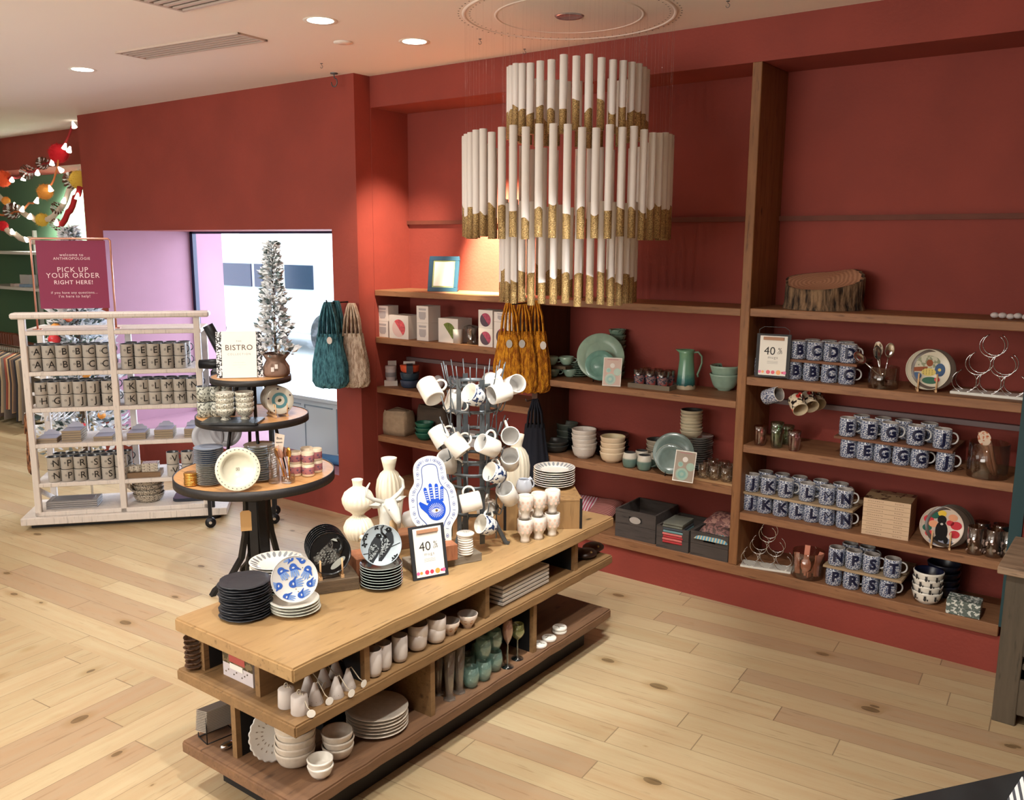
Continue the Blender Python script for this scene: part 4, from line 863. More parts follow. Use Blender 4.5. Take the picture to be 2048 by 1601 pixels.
# base of the middle bay: dark crates with textiles
CRT = wood('dark_crate_wood', (62, 56, 54), (88, 80, 76), 'X', .8, knots=False)
def crate(w, d, h, tagm=None):
    def f():
        t = empty('crate'); th = .011
        q = M(CRT)
        q.box(-w/2, w/2, -d/2, -d/2+th, 0, h*.5-.001).box(-w/2, -w/2+w*.34, -d/2, -d/2+th, h*.5+.001, h).box(w/2-w*.34, w/2, -d/2, -d/2+th, h*.5+.001, h).box(-w/2+w*.34, w/2-w*.34, -d/2, -d/2+th, h*.5+.001, h*.62).box(-w/2+w*.34, w/2-w*.34, -d/2, -d/2+th, h*.80, h); q.obj('front_board', t)
        M(CRT).box(-w/2, -w/2+th, -d/2+th, d/2, 0, h).obj('side_board', t); M(CRT).box(w/2-th, w/2, -d/2+th, d/2, 0, h).obj('side_board', t); M(CRT).box(-w/2+th, w/2-th, d/2-th, d/2, 0, h).obj('back_board', t); M(CRT).box(-w/2+th, w/2-th, -d/2+th, d/2-th, 0, th).obj('bottom', t)
        if tagm: M(tagm).prism(oval(w*.14, h*.12, 16), .0, .002, 0, MX.Translation((0, -d/2-.002, h*.70)) @ MX.Rotation(PI/2, 4, 'X')).obj('label_plate', t)
        return t
    return f
def cr_at(px0, px1, py, y): return aty(px0, py, y), aty(px1, py, y)
GR = mat('grey_label', (176, 170, 164), .5)
a, b = aty(1229, 1075, .02), aty(1309, 1092, .02); o = crate(b.x-a.x, .28, .165, GR)(); o.location = ((a.x+b.x)/2, .165, .235); tag(o, 'open dark wood crate with a grey oval label plate', 'crate', 'dark crates')
a2, b2 = aty(1310, 1096, .0), aty(1376, 1110, .0); o = crate(b2.x-a2.x-.006, .29, .125)(); o.location = ((a2.x+b2.x)/2, .15, .235); tag(o, 'dark wood crate holding red and teal folded towels', 'crate', 'dark crates')
a3, b3 = aty(1378, 1112, -.0), aty(1455, 1128, -.0); o = crate(b3.x-a3.x-.006, .29, .135)(); o.location = ((a3.x+b3.x)/2, .15, .235); tag(o, 'dark wood crate beside the post, heaped with blue and mauve cloths', 'crate', 'dark crates')
def towel(m, w=.12, d=.15, h=.012): # folded cloth with rounded fold
    def f():
        q = M(m); pr = [(-d/2, 0), (d/2, 0)]+[(d/2+h*.5*math.sin(t), h/2-h/2*math.cos(t)) for t in [i*PI/6 for i in range(1, 6)]]+[(d/2, h), (-d/2, h)]+[(-d/2-h*.5*math.sin(t), h/2+h/2*math.cos(t)) for t in [i*PI/6 for i in range(1, 6)]]
        q.prism([(y, z) for y, z in pr], -w/2, w/2, 0, MX(((0, 0, 1, 0), (1, 0, 0, 0), (0, 1, 0, 0), (0, 0, 0, 1)))); return q.obj('folded_towel', bevel=.001)
    return f
def stripes(name, c1, c2, ax, sc, thr=.5):
    t = NT(name); c = t.coord(); s0 = t.n('ShaderNodeSeparateXYZ'); t.link(c, s0.inputs[0]); f = t.math('GREATER_THAN', t.math('FRACT', t.math('MULTIPLY', s0.outputs[ax], sc)), thr); t.set(Base_Color=t.mix(f, lin(c1), lin(c2)), Roughness=.9); t.bump(t.noise(c, 300, 2), .3); MT[name] = t.m; return t.m
TW = [('red', (184, 52, 54)), ('teal', (110, 150, 150)), ('charcoal', (66, 72, 78))]
cx = (a2.x+b2.x)/2
for k, (nm, m) in enumerate((('dark red', mat('cloth_red', (176, 52, 58), .9)), ('pale red', mat('cloth_pink', (206, 110, 106), .9)), ('dark red', MT['cloth_red']), ('pale red', MT['cloth_pink']), ('teal striped', mat('cloth_teal', (110, 146, 150), .9)), ('charcoal', mat('cloth_charcoal', (70, 76, 84), .9)), ('grey green', mat('cloth_grey', (104, 106, 96), .9, var=.2)), ('grey green', MT['cloth_grey']))):
    o = inst('tw'+m.name, towel(m, .115, .15, .014), (cx+random.uniform(-.004, .004), .08, .25+.0148*k+.02), R(3), f'{nm} folded towel, {ORD[7-k]} in the middle crate', 'towel', 'folded towels in the middle crate')
def heap(m, w, d, h, seed, name='crumpled_cloth', n=18): # rumpled cloth mound
    random.seed(seed); q = M(m); ph = [(random.uniform(-30, 30), random.uniform(-30, 30), random.uniform(0, 6)) for _ in range(5)]; N = n
    def zz(x, y):
        e = max(0, 1-(2*x/w)**4)*max(0, 1-(2*y/d)**4); s = sum(math.sin(a*x+b*y+c) for a, b, c in ph)/5
        return h*e**.6*(.75+.35*s)
    vs = [(w*(i/N-.5), d*(j/N-.5), zz(w*(i/N-.5), d*(j/N-.5))) for j in range(N+1) for i in range(N+1)]; K = len(vs); vs += [(x, y, 0) for x, y, z in vs]
    fs = [(j*(N+1)+i, j*(N+1)+i+1, (j+1)*(N+1)+i+1, (j+1)*(N+1)+i) for j in range(N) for i in range(N)]
    q.add(vs[:K], fs, 0, True); random.seed(7); return q.obj(name)
cx = (a3.x+b3.x)/2
for k, (m, dz, h, lb, w) in enumerate(((stripes('blue_stripe', (88, 160, 196), (206, 196, 160), 0, 60), .10, .05, 'blue and cream striped cloth spilling over the crate front beside the post', .19), (pattern('mauve_paisley', (150, 110, 106), (96, 76, 74), 60), .13, .05, 'mauve patterned cloth in the middle of the heap beside the post', .17), (pattern('mauve_floral', (112, 76, 76), (160, 120, 110), 50), .165, .055, 'mauve floral cloth topping the heap beside the post', .17))):
    o = heap(m, w, .22-.03*k, h, k+2); o.location = (cx+.01, .10+.03*k, .235+dz); tag(o, lb, 'cloth', 'cloths heaped in the crate')
for k, (px, py, m, lb) in enumerate(((1185, 1000, stripes('grey_stripe', (150, 140, 136), (190, 182, 176), 0, 70), 'grey striped tea towel fanned on the base shelf left of the crates'), (1215, 1010, stripes('pink_stripe', (214, 198, 200), (176, 70, 96), 0, 60), 'pink and white striped tea towel fanned beside the crates'), (1200, 985, stripes('rust_stripe', (128, 70, 64), (176, 120, 112), 1, 70), 'rust striped tea towel behind the pink one'))):
    p = aty(px, py, .10+.04*k); o = heap(m, .16, .28, .05, 11+k); o.location = (-1.20+.13*k+.02, .16, .30+.006*k); o.rotation_euler = (R(16), 0, R(28-10*k)); tag(o, lb, 'towel', 'fanned tea towels')
o = M(BLOCK).box(-1.285, -.89, .06, .33, .237, .30).obj('wood_riser'); tag(o, 'low dark wood riser under the striped tea towels', 'riser')
# small clear packs peeping out left of the crate
o = tray(.12, .1, .03, GLASS)(); o.location = (-.98, .03, .236); tag(o, 'small clear plastic tray by the left crate on the base shelf', 'tray')

# ================================================================ left bay
a = aty(884, 582, .14)
t = empty('picture_frame', (a.x, .14, 1.578)); q = M(mat('frame_navy', (28, 66, 92), .4)); w, h = .205, .235
q.box(-w/2, w/2, 0, .014, 0, .028).box(-w/2, w/2, 0, .014, h-.028, h).box(-w/2, -w/2+.028, 0, .014, .028, h-.028).box(w/2-.028, w/2, 0, .014, .028, h-.028); q.obj('frame', t, bevel=.002)
M(mat('frame_inner_gold', (150, 160, 110), .5)).box(-w/2+.027, w/2-.027, .004, .008, .027, h-.027).obj('mat_board', t); q = M(PAPER, mat('faint_text', (214, 220, 222), .8)); q.box(-w/2+.038, w/2-.038, .002, .0035, .038, h-.038).obj('paper', t); M(BLK).box(-.02, .02, .014, .02, .0, .15).obj('back_strut', t)
t.rotation_euler = (R(-14), R(0), R(22)); tag(t, 'navy picture frame with a blank white page on the left top shelf', 'picture frame')
PBX = mat('white_card_box', (226, 218, 212), .6)
def pbox(w, d, h, kind, col):
    def f():
        t = empty('product_box'); M(PBX).box(-w/2, w/2, 0, d, 0, h).obj('carton', t); q = M(mat('box_print_'+kind, col, .6), mat('box_fruit_'+kind, {'rose': (206, 84, 92), 'green': (104, 120, 52), 'dark': (170, 70, 96), 'plain': (120, 100, 104)}[kind], .6, var=.3, scale=60)); mx = MX.Translation((0, -.0006, 0)) @ MX.Rotation(PI/2, 4, 'X')
        k = len(q.v)
        if kind == 'plain' or w < .1:
            blob(q, 0, h*.45, [(-w*.3, h*.2), (-w*.3, -h*.1), (-w*.2, -h*.25), (w*.2, -h*.25), (w*.3, -h*.1), (w*.3, h*.2)], 0, 0); blob(q, 0, h*.80, [(-w*.3, -h*.06), (w*.3, -h*.06), (w*.33, h*.06), (-w*.33, h*.06)], 0, 0)
        else:
            R_ = min(w, h)*.38; blob(q, 0, h*.45, oval(R_, R_, 32), 0, 0); blob(q, 0, h*.45, [(R_*math.cos(b), R_*math.sin(b)) for b in [R(-50)+i*R(180)/16 for i in range(17)]], .0004, 1)
        q.v[k:] = [tuple(mx @ V(v)) for v in q.v[k:]]; q.obj('print', t); return t
    return f
def lbox(px0, px1, py, z, d, h, kind, col, lb, y=None, rz=0, n=0):
    y = .035 if y is None else y; a, b = aty(px0, py, y), aty(px1, py, y); o = pbox(b.x-a.x, d, h, kind, col)(); o.location = ((a.x+b.x)/2, y, z); o.rotation_euler = (0, 0, R(rz)); return tag(o, lb, 'box', 'small kitchenware boxes on the left shelf')
LG = (176, 170, 172)
lbox(755, 777, 676, 1.26, .10, .105, 'plain', LG, 'small white carton at the far left, lower of two'); lbox(755, 777, 676, 1.366, .10, .105, 'plain', LG, 'small white carton at the far left, upper of two')
lbox(779, 817, 681, 1.26, .14, .155, 'rose', (222, 190, 186), 'square white box with a pink fruit picture', .02)
lbox(834, 857, 683, 1.26, .12, .115, 'plain', LG, 'white carton right of the pink fruit box, lower of two'); lbox(834, 857, 683, 1.376, .12, .11, 'plain', LG, 'white carton right of the pink fruit box, upper of two')
lbox(877, 916, 686, 1.26, .14, .155, 'green', (226, 220, 214), 'square white box with a green leaf picture', .05)
lbox(957, 985, 691, 1.26, .10, .115, 'dark', (84, 66, 80), 'carton with a plum cup picture, lower of two', .03); lbox(957, 985, 691, 1.376, .10, .11, 'dark', (84, 66, 80), 'carton with a plum cup picture, upper of two', .03)
lbox(988, 1024, 694, 1.26, .15, .16, 'dark', (112, 94, 106), 'large white box with a plum circle picture', .01); lbox(988, 1024, 694, 1.421, .12, .06, 'plain', (44, 40, 44), 'white tray box with a dark window, on the large plum box', .02)
p = base(916, 688, 1.26, .03); o = M(WGREY).lathe(cupbody([(.03, 0), (.032, .09)]), 28).obj('white_cup', None, p); tag(o, 'plain white cup in front of the green leaf box', 'cup')
p = base(944, 690, 1.26, .035); inst('jarL', jar(.034, .10), p, 0, 'small glass jar holding folded paper cones', 'jar')
for k in range(3): tag(M(mat('dark_cone', (84, 72, 66), .7)).lathe([(0, 0), (.022, .1), (.021, .1), (0, .005)], 10).obj('paper_cone', None, p+V((-.012+.012*k, .0, .02)), (.1*k, -.3+.28*k, 0)), ['dark paper cone leaning left in the small jar', 'dark upright paper cone in the small jar', 'dark paper cone leaning right in the small jar'][k], 'cone', 'paper cones in a jar')
# travel cups, lidded bowls
p = base(782, 772, .92, .03)
SIL = mat('silicone_grey', (206, 200, 204), .5)
for k, (dx, lb) in enumerate(((0, 'white travel cup in its packaging at the far left'), (.12, 'white travel cup behind the stack of lidded bowls'))):
    t = empty('travel_cup', p+V((dx, .06*k, 0)), face(p)); M(SIL).lathe(cupbody([(.03, .035), (.036, .06), (.037, .115)]), 24).obj('body', t); M(mat('sleeve_blue', (150, 150, 160), .6)).lathe([(.0345, .06), (.0375, .062), (.0378, .09), (.037, .092)], 24).obj('sleeve', t); M(SIL).lathe([(.037, .115), (.039, .118), (.037, .135), (0, .138)], 24).obj('lid', t); M(PBX).box(-.045, .045, -.04, .045, 0, .034).box(-.04, .04, .036, .041, .03, .165).obj('packaging', t); tag(t, lb, 'cup', 'packaged travel cups')
BB = [('slate blue', mat('slate_blue', (58, 72, 98), .35)), ('dark teal', mat('dark_teal', (44, 66, 84), .35)), ('orange', mat('orange_plastic', (206, 84, 50), .35))]
p = base(820, 778, .92, .06)
for k, (nm, m) in enumerate(BB):
    t = empty('lidded_bowl', p+V((0, 0, .052*k))); M(m).lathe([(0, 0), (.045, 0), (.06, .012), (.066, .048), (.066, .05), (.0, .05)], 36).obj('bowl', t)
    if k == 2: M(mat('dark_sleeve', (36, 46, 60), .5)).box(-.022, .022, -.0675, .0675, -.001, .0515).obj('paper_sleeve', t)
    t.rotation_euler = (0, 0, face(p)); tag(t, f'{nm} lidded bowl, {ORD[2-k] if k else "bottom one"} of the stack beside the travel cup', 'bowl', 'stacked lidded bowls')
for k, (px, py, c, lb) in enumerate(((905, 778, (150, 150, 160), 'pale grey packaged set seen through the rack prongs, left'), (935, 780, (206, 200, 196), 'white square packaged set seen through the rack prongs'), (965, 782, (190, 170, 190), 'lilac packaged set behind the drying rack'), (993, 786, (160, 140, 120), 'tan packaged set behind the drying rack'))):
    p = base(px, py, .92, .05); o = M(mat('pack%d' % k, c, .5), PBX).box(-.045, .045, 0, .09, 0, .07).box(-.035, .035, -.001, 0, .012, .05, 1).obj('packaged_set', None, p); tag(o, lb, 'box')
tag(M(SIL).ball((0, 0, .045), .045, 0, 16, (1, .6, 1)).obj('round_pouch', None, aty(877, 775, .2).xy.to_3d()+V((0, 0, .92))), 'grey rounded pouch at the back behind the lidded bowls', 'pouch')
# burlap bag and green bowls
BUR = mat('burlap', (164, 142, 118), .9, var=.1, scale=30, bump=.4, bscale=220)
def softbox(m, w, d, h, seed, name):
    random.seed(seed); q = M(m); n = 40; pr = [(0, .97), (.25, 1.03), (.6, 1.0), (.85, .97), (1, .90)]
    for z, s in pr:
        for i in range(n):
            a = 2*PI*i/n; c, sn = math.cos(a), math.sin(a); e = .35; x = math.copysign(abs(c)**e, c)*w/2*s; y = math.copysign(abs(sn)**e, sn)*d/2*s
            q.v.append((x*(1+.02*math.sin(5*a+z*3)), y*(1+.03*math.sin(7*a+2*z)), z*h+(.012*math.sin(3*a+seed) if z > .8 else 0)))
    for j in range(len(pr)-1):
        for i in range(n): q.f.append((j*n+i, j*n+(i+1) % n, (j+1)*n+(i+1) % n, (j+1)*n+i)); q.mi.append(0); q.sm.append(True)
    q.f.append(tuple((len(pr)-1)*n+i for i in range(n))); q.mi.append(0); q.sm.append(False); q.f.append(tuple(range(n))[::-1]); q.mi.append(0); q.sm.append(False); random.seed(7); return q.obj(name)
p = aty(797, 868, .12); o = softbox(BUR, .20, .15, .16, 2, 'burlap_bag'); o.location = (p.x, .13, .578); o.rotation_euler = (0, 0, R(8)); tag(o, 'beige burlap storage bag on the lower left shelf', 'bag')
o = softbox(mat('dark_burlap', (84, 72, 62), .9, bump=.4, bscale=200), .26, .13, .20, 4, 'burlap_bag'); o.location = (p.x+.24, .24, .578); tag(o, 'dark brown cloth bag behind the beige burlap bag', 'bag')
GRN = mat('emerald_bowl', (34, 96, 78), .3, var=.1)
stack('emb', bowl(GRN, .066, .05, .5), base(850, 883, .577, .055), 3, .034, 'emerald green bowl', 'beside the burlap bag', 'bowl', 'emerald bowls')
stack('tcb', bowl(mat('terracotta_bowl', (150, 90, 66), .6), .07, .05, .5), base(812, 925, .235, .06)+V((.1, .05, .0)), 2, .035, 'terracotta bowl', 'on the lowest left shelf behind the vases', 'bowl', 'terracotta bowls')
for k, (px, c, lb) in enumerate(((905, (180, 176, 190), 'pale boxed item on the lower left shelf behind the rack'), (938, (206, 204, 206), 'white boxed item on the lower left shelf behind the rack, middle'), (965, (130, 180, 176), 'mint boxed item on the lower left shelf behind the rack'))):
    p = aty(px, 890, .12); o = M(mat('lp%d' % k, c, .6), PBX).box(-.05, .05, 0, .09, 0, .09).box(-.04, .04, -.001, 0, .05, .08, 1).obj('boxed_item', None, (p.x, .12, .578)); tag(o, lb, 'box')
# string bags
def net_bag(m, w, d, h, sh, seed, name='string_bag', n=56, tags=None):
    random.seed(seed); t = empty(name); q = M(m); pr = [(0, .55), (.03, .85), (.12, 1.0), (.45, .95), (.8, .72), (1, .62)]
    for z, s in pr:
        for i in range(n):
            a = 2*PI*i/n; pl = 1+.10*math.sin(11*a+seed)*(.4+.6*z)+.05*math.sin(23*a+2*seed); q.v.append((w/2*s*math.cos(a)*pl, d/2*s*math.sin(a)*pl, -sh-h*(1-z)+.008*math.sin(9*a)*(1-z)))
    for j in range(len(pr)-1):
        for i in range(n): q.f.append((j*n+i, j*n+(i+1) % n, (j+1)*n+(i+1) % n, (j+1)*n+i)); q.mi.append(0); q.sm.append(True)
    q.f.append(tuple(range(n))[::-1]); q.mi.append(0); q.sm.append(False); q.obj('bag_body', t)
    for sgn in (-1, 1):
        for side in (-1, -.55, 0, .5, 1):
            x = side*w*.27; M(m).tube([(x, sgn*d*.24, -sh-.02), (x*.8, sgn*d*.2, -sh*.5), (x*.45, sgn*.012, -.02), (x*.3, sgn*.004, .004)], .013, 8, flat=.5).obj('strap', t)
    if tags:
        for x, z, c in tags: M(c, INK).prism(oval(.018, .024, 20), 0, .002, 0, MX.Translation((x, -d*.55, z)) @ MX.Rotation(PI/2, 4, 'X')).obj('swing_tag', t)
    random.seed(7); return t
def netm(name, c, c2):
    t = NT(name); v = t.coord((1, 1, .25)); f = t.noise(v, 90, 4, .6); f2 = t.noise(t.coord(), 160, 2); t.set(Base_Color=t.mix(t.ramp(f, .38, .6), lin(c2), lin(c)), Roughness=.95); t.bump(t.math('ADD', f, f2), 1, .008); return t.m
TLN, CRN, YLN = netm('teal_string', (84, 146, 162), (36, 82, 98)), netm('cream_string', (232, 216, 198), (176, 148, 126)), netm('mustard_string', (236, 164, 40), (160, 88, 14))
hk = aty(672, 605, WY-.03)
def hang(m, px, y, ztop, w, d, h, sh, seed, lb, cat='bag', grp='string bags on the wall', tags=None, rz=None):
    p = aty(px, 605, y); o = net_bag(m, w, d, h, sh, seed, tags=tags); o.location = (p.x, y, ztop); o.rotation_euler = (0, 0, .5 if rz is None else rz); return tag(o, lb, cat, grp)
hang(TLN, 656, WY-.17, 1.50, .24, .09, .36, .20, 1, 'teal string bag, left of the pair hung on the window wall', tags=[(.02, -.24, PBX)])
hang(TLN, 672, WY-.10, 1.505, .17, .05, .36, .20, 3, 'teal string bag tucked between the outer teal bag and the cream one')
hang(CRN, 703, WY-.05, 1.49, .22, .06, .36, .19, 2, 'cream string bag hanging right of the teal ones')
tag(M(IRON).tube([(0, .04, 0), (0, -.14, 0), (0, -.15, .02)], .005, 8).obj('wall_hook', None, (aty(680, 604, WY-.07).x, WY-.04, 1.50)), 'short dark wall hook carrying the teal and cream bags', 'hook')
for k, (dx, dy, seed, lb) in enumerate(((-.075, -.15, 5, 'mustard string bag with an oval tag, frontmost left'), (-.02, -.10, 6, 'mustard string bag with an oval tag, front right'), (.03, -.045, 8, 'mustard string bag hanging behind the other two'))):
    o = net_bag(YLN, .19, .06, .36, .17, seed, tags=[(0, -.24, mat('silver_tag', (190, 190, 184), .4))] if k < 2 else [(.05, -.25, PBX)]); o.location = (PX+.02+dx, dy, 1.56); o.rotation_euler = (0, 0, .55); tag(o, lb, 'bag', 'mustard string bags')
tag(M(IRON).tube([(0, .04, 0), (0, -.2, 0), (0, -.21, .02)], .005, 8).obj('hook_rod', None, (PX+.03, -.04, 1.556)), 'dark hook rod under the top shelf carrying the mustard bags', 'hook')
o = net_bag(mat('navy_cloth', (16, 20, 34), .9, bump=.2), .17, .07, .38, .14, 4, 'apron'); o.location = (PX+.06, -.05, .98); o.rotation_euler = (0, 0, .5); tag(o, 'dark navy apron hanging on the upright beside the vase', 'apron')
tag(M(ZINC).tube([(0, .05, 0), (0, -.06, 0), (0, -.07, .015)], .003, 8).obj('peg', None, (PX+.04, -.05, .982)), 'thin metal peg holding the navy apron', 'hook')
# ================================================================ things on the big display table
def tbase(px, py, r=0, z=TZ): return base(px, py, z, r)
def cdir(a, b, c): return (_R*a+_U*b-_f*c).normalized()
p = tbase(494, 1250, .085)
stack('bk', plate(SLATE, None, r=.088, h=.010, wob=.018, n=72), p, 13, .0096, 'matte charcoal plate with wavy edge', 'at the near corner', 'plate', 'charcoal plates with wavy edges', .003)
def petals(n, r0, r1, mi, z=.0065, w=.006):
    def d(mm):
        for k in range(n):
            a = 2*PI*k/n; mm.add([(((r0+r1)/2+(r1-r0)/2*math.cos(b))*math.cos(a)-w*math.sin(b)*math.sin(a), ((r0+r1)/2+(r1-r0)/2*math.cos(b))*math.sin(a)+w*math.sin(b)*math.cos(a), z+((r0+r1)/2+(r1-r0)/2*math.cos(b)-r0)*.48) for b in [i*PI/5 for i in range(10)]], [tuple(range(10))], mi)
    return d
PETM = [WHT, mat('dark_underside', (70, 72, 74), .4), mat('petal_grey', (128, 132, 136), .4)]
petal = plate(None, None, r=.098, h=.018, mats=PETM, extra=petals(24, .066, .093, 2))
p = tbase(557, 1203, .09); stack('bkd', plate(BLKG, RIM, r=.082, h=.012), p, 6, .0105, 'dark plate with pale rim', 'under the grey petal plates', 'plate', 'dark plates under the petal plates')
stack('pet', petal, p+V((0, 0, .064)), 5, .010, 'white plate with grey petal rim', 'behind the blue hand plate', 'plate', 'petal rim plates at the near end')
HB = C_('hand_blue', (52, 92, 176)); HL = C_('hand_light_blue', (120, 152, 206)); HD = C_('dot_olive', (110, 104, 84))
def hand(mm, cx, cy, rot, s, z, m0, m1, mw):
    c, q = math.cos(rot), math.sin(rot)
    def P(pts, zz, mi):
        o = []
        for x, y in pts: X, Y = cx+s*(x*c-y*q), cy+s*(x*q+y*c); l = max(1, math.hypot(X, Y)/.0725); o.append((X/l, Y/l, z+zz))
        mm.add(o, [tuple(range(len(o)))], mi)
    P(oval(.5, .58, 18), 0, m0)
    for k, (x, l, a) in enumerate(((-.34, .75, .16), (-.12, .9, .05), (.12, .86, -.05), (.34, .68, -.16))):
        w = .105; P([(x-w, .3), (x+w, .3), (x+w-a*l*.9, .45+l*.75), (x-a*l*.9, .5+l), (x-w-a*l*.9, .45+l*.75)], .00008*(k+1), m1)
    P([(-.45, -.1), (-.3, .25), (-.78, .52), (-.9, .48)], .0005, m0)
    P([(-.2, -.02), (0, .10), (.2, -.02), (0, -.14)], .0006, mw); P(oval(.05, .05, 8, 0, -.02), .0008, m0)
def hands(mm):
    for x, y, r, s in ((-.002, .038, PI+.2, .027), (-.042, .030, PI+.5, .026), (.046, .026, PI-.5, .026), (-.055, -.018, PI/2-.1, .024), (-.005, -.016, -PI/2+.1, .027), (.052, -.022, -PI/2, .024), (-.03, -.058, -2.0, .024), (.02, -.056, -1.4, .024), (.03, .062, .1, .024), (-.01, .07, PI/2, .02)): hand(mm, x, y, r, s, .0052, 2, 3, 1)
    for k in range(12): a = k*.53; blob(mm, .03*math.cos(a*2.2)+.02*math.cos(a), .045*math.sin(a*1.7), oval(.002, .002, 6), .0053, 4)
HP = [mat('hand_plate_white', (214, 214, 212), .25), PAPER, HB, HL, HD]
p = tbase(592, 1243, .085); PR = mat('pale_green_edge', (196, 204, 190), .25)
st = stack('hst', plate(mat('grey_line_art', (186, 190, 192), .3), PR, r=.086, h=.014, mats=[WHT, PR]), p, 4, .0105, 'white side plate', 'in stack under the blue hand plate', 'plate', 'white side plates under the hand plate')
std_plate('handp', plate(None, None, r=.080, h=.012, mats=HP, extra=hands, flat=True), p+V((0, 0, .042)), face(p)+.08, .080, R(20), 'white plate painted with blue hands, leaning on the side plates', dz=.004, dy=-.035)
# plate rack on dark block
a, b = atz(600, 1196, TZ), atz(719, 1179, TZ); ux = (b-a).normalized(); L_ = (b-a).length; rz = math.atan2(ux.y, ux.x)
bk = M(BLOCK).box(0, L_, 0, .15, 0, .048).obj('wood_block', None, a, (0, 0, rz), bevel=.002); tag(bk, 'dark reclaimed wood block under the rack of swan plates', 'block')
mxr = MX.Translation(a) @ MX.Rotation(rz, 4, 'Z')
rk = empty('plate_rack', mxr @ V((L_*.55, .012, .048)), rz)
for s in (-1, 1):
    M(PALE).box(s*.040-.006, s*.040+.006, 0, .135, 0, .012).obj('rail', rk)
    for k in range(7): M(PALE).tube([(s*.040, .004+k*.021, .01), (s*.040, .004+k*.021, .075)], .0035, 8).obj('dowel', rk)
tag(rk, 'pale wooden dowel rack holding six black swan plates', 'rack')
def swan(mm):
    z = .0052; blob(mm, 0, 0, oval(.072, .072, 32), z-.0003, 2)
    blob(mm, -.010, -.012, oval(.052, .026, 24), z+.0001, 3, rot=.25); blob(mm, -.020, .008, oval(.038, .014, 20), z+.0003, 4, rot=.75); blob(mm, -.004, .016, oval(.036, .012, 20), z+.0004, 3, rot=1.15); blob(mm, -.040, -.006, oval(.024, .009, 16), z+.0005, 4, rot=.15)
    mm.tube([(.030, -.004, z+.001), (.046, .016, z+.001), (.046, .040, z+.001), (.032, .052, z+.001), (.018, .044, z+.001)], [.011, .009, .007, .007, .005], 8, 2); blob(mm, .016, .046, [(-.010, .004), (.0, .008), (.010, .004), (.014, -.006), (.004, -.003)], z+.007, 5)
    blob(mm, .026, -.038, oval(.034, .011, 18), z+.0006, 5, rot=.6)
    for k in range(30): blob(mm, -.045+.012*(k % 6)+.004*(k//6 % 2), -.028+.009*(k//6), [(-.0045, 0), (0, .0012), (.0045, 0), (0, -.0012)], z+.0007, 5, rot=.5+.3*(k % 3))
SWM = [BLKG, RIM, C_('swan_black', (22, 24, 24)), pattern('swan_grey', (92, 92, 88), (40, 40, 40), 90, .5), pattern('swan_wing', (110, 110, 106), (56, 56, 54), 120, .5), C_('swan_pale', (168, 174, 168))]
for k in range(6):
    pp = mxr @ V((L_*.55-.0*k, .018+k*.021, .048)); std_plate('swan', plate(None, None, r=.078, h=.010, mats=SWM, extra=swan, flat=True), pp, rz+.05, .078, R(14), ['frontmost black swan plate in the wooden rack', 'second black swan plate in the rack', 'third black swan plate in the rack', 'fourth black swan plate in the rack', 'fifth black swan plate in the rack', 'rearmost black swan plate in the rack'][k], 'black swan plates', dz=.016)
# pigeons
p = tbase(764, 1187, .075); stack('pst', plate(BLKG, RIM, r=.079, h=.015), p, 8, .0105, 'black plate with pale rim', 'in stack under the pigeon plate', 'plate', 'black plates under the pigeon plate', .0015)
def pigeons(mm):
    z = .0052
    for sx, cx, cy, r in ((1, -.024, -.014, -.3), (1, .020, .004, -.35)):
        c, q = math.cos(r), math.sin(r)
        def P(pts, zz, mi): mm.add([(cx+1.22*(x*c-y*q), cy+1.12*(x*q+y*c), z+zz) for x, y in pts], [tuple(range(len(pts)))], mi)
        P([(-.006, -.06), (.004, -.058), (.014, -.02), (.02, .01), (.012, .03), (.004, .042), (-.010, .040), (-.016, .02), (-.018, -.005), (-.012, -.03)], 0, 2)
        P([(-.016, .005), (-.004, .018), (.012, .005), (.004, -.03), (-.006, -.05)], .0004, 3); P(oval(.0095, .0085, 12, .0 if cx < 0 else -.008, .045), .0003, 4)
        P([(.006, .045), (.016, .043), (.006, .041)] if cx < 0 else [(-.014, .045), (-.024, .043), (-.014, .041)], .0004, 4); P(oval(.0016, .0016, 6, .002 if cx < 0 else -.009, .047), .0007, 1)
    mm.tube([(.012, .074, z), (.002, .06, z), (.004, .045, z), (.02, .028, z)], .0038, 6, 4); mm.tube([(-.07, -.03, z), (0, -.022, z), (.07, .005, z)], .0014, 5, 4)
    for x, y in ((-.062, .025), (-.055, .04), (-.015, .066), (.055, -.045), (.045, -.055), (-.06, .005)):
        for k in range(4): blob(mm, x, y, [(0, 0), (.006, .004), (.012, 0), (.006, -.004)], z+.0003, 4, rot=k*1.6+x*50)
PGM = [mat('pigeon_plate_ground', (168, 182, 190), .25), RIM, C_('pigeon_dark', (46, 50, 54)), pattern('pigeon_feather', (150, 158, 160), (30, 34, 38), 150, .5), C_('pigeon_black', (18, 20, 22))]
std_plate('pigeon', plate(None, None, r=.076, h=.012, mats=PGM, extra=pigeons, flat=True), p+V((0, 0, .082)), face(p)+.05, .076, R(18), 'round plate printed with two dark pigeons, leaning on the black stack', dz=.006, dy=-.03)
# sale sign
p = tbase(863, 1157, 0); o = sale_sign(.146, .203)(); o.location = p+V((0, 0, .001)); o.rotation_euler = (lean((0, 0, 0), face(p)+.42, R(-13))).to_euler(); tag(o, 'black framed sale sign reading 40% off mugs, leaning on the display table', 'sign')
M(BLK).tube([(0, .009, .12), (0, .055, .012)], .003, 6).obj('strut', o)
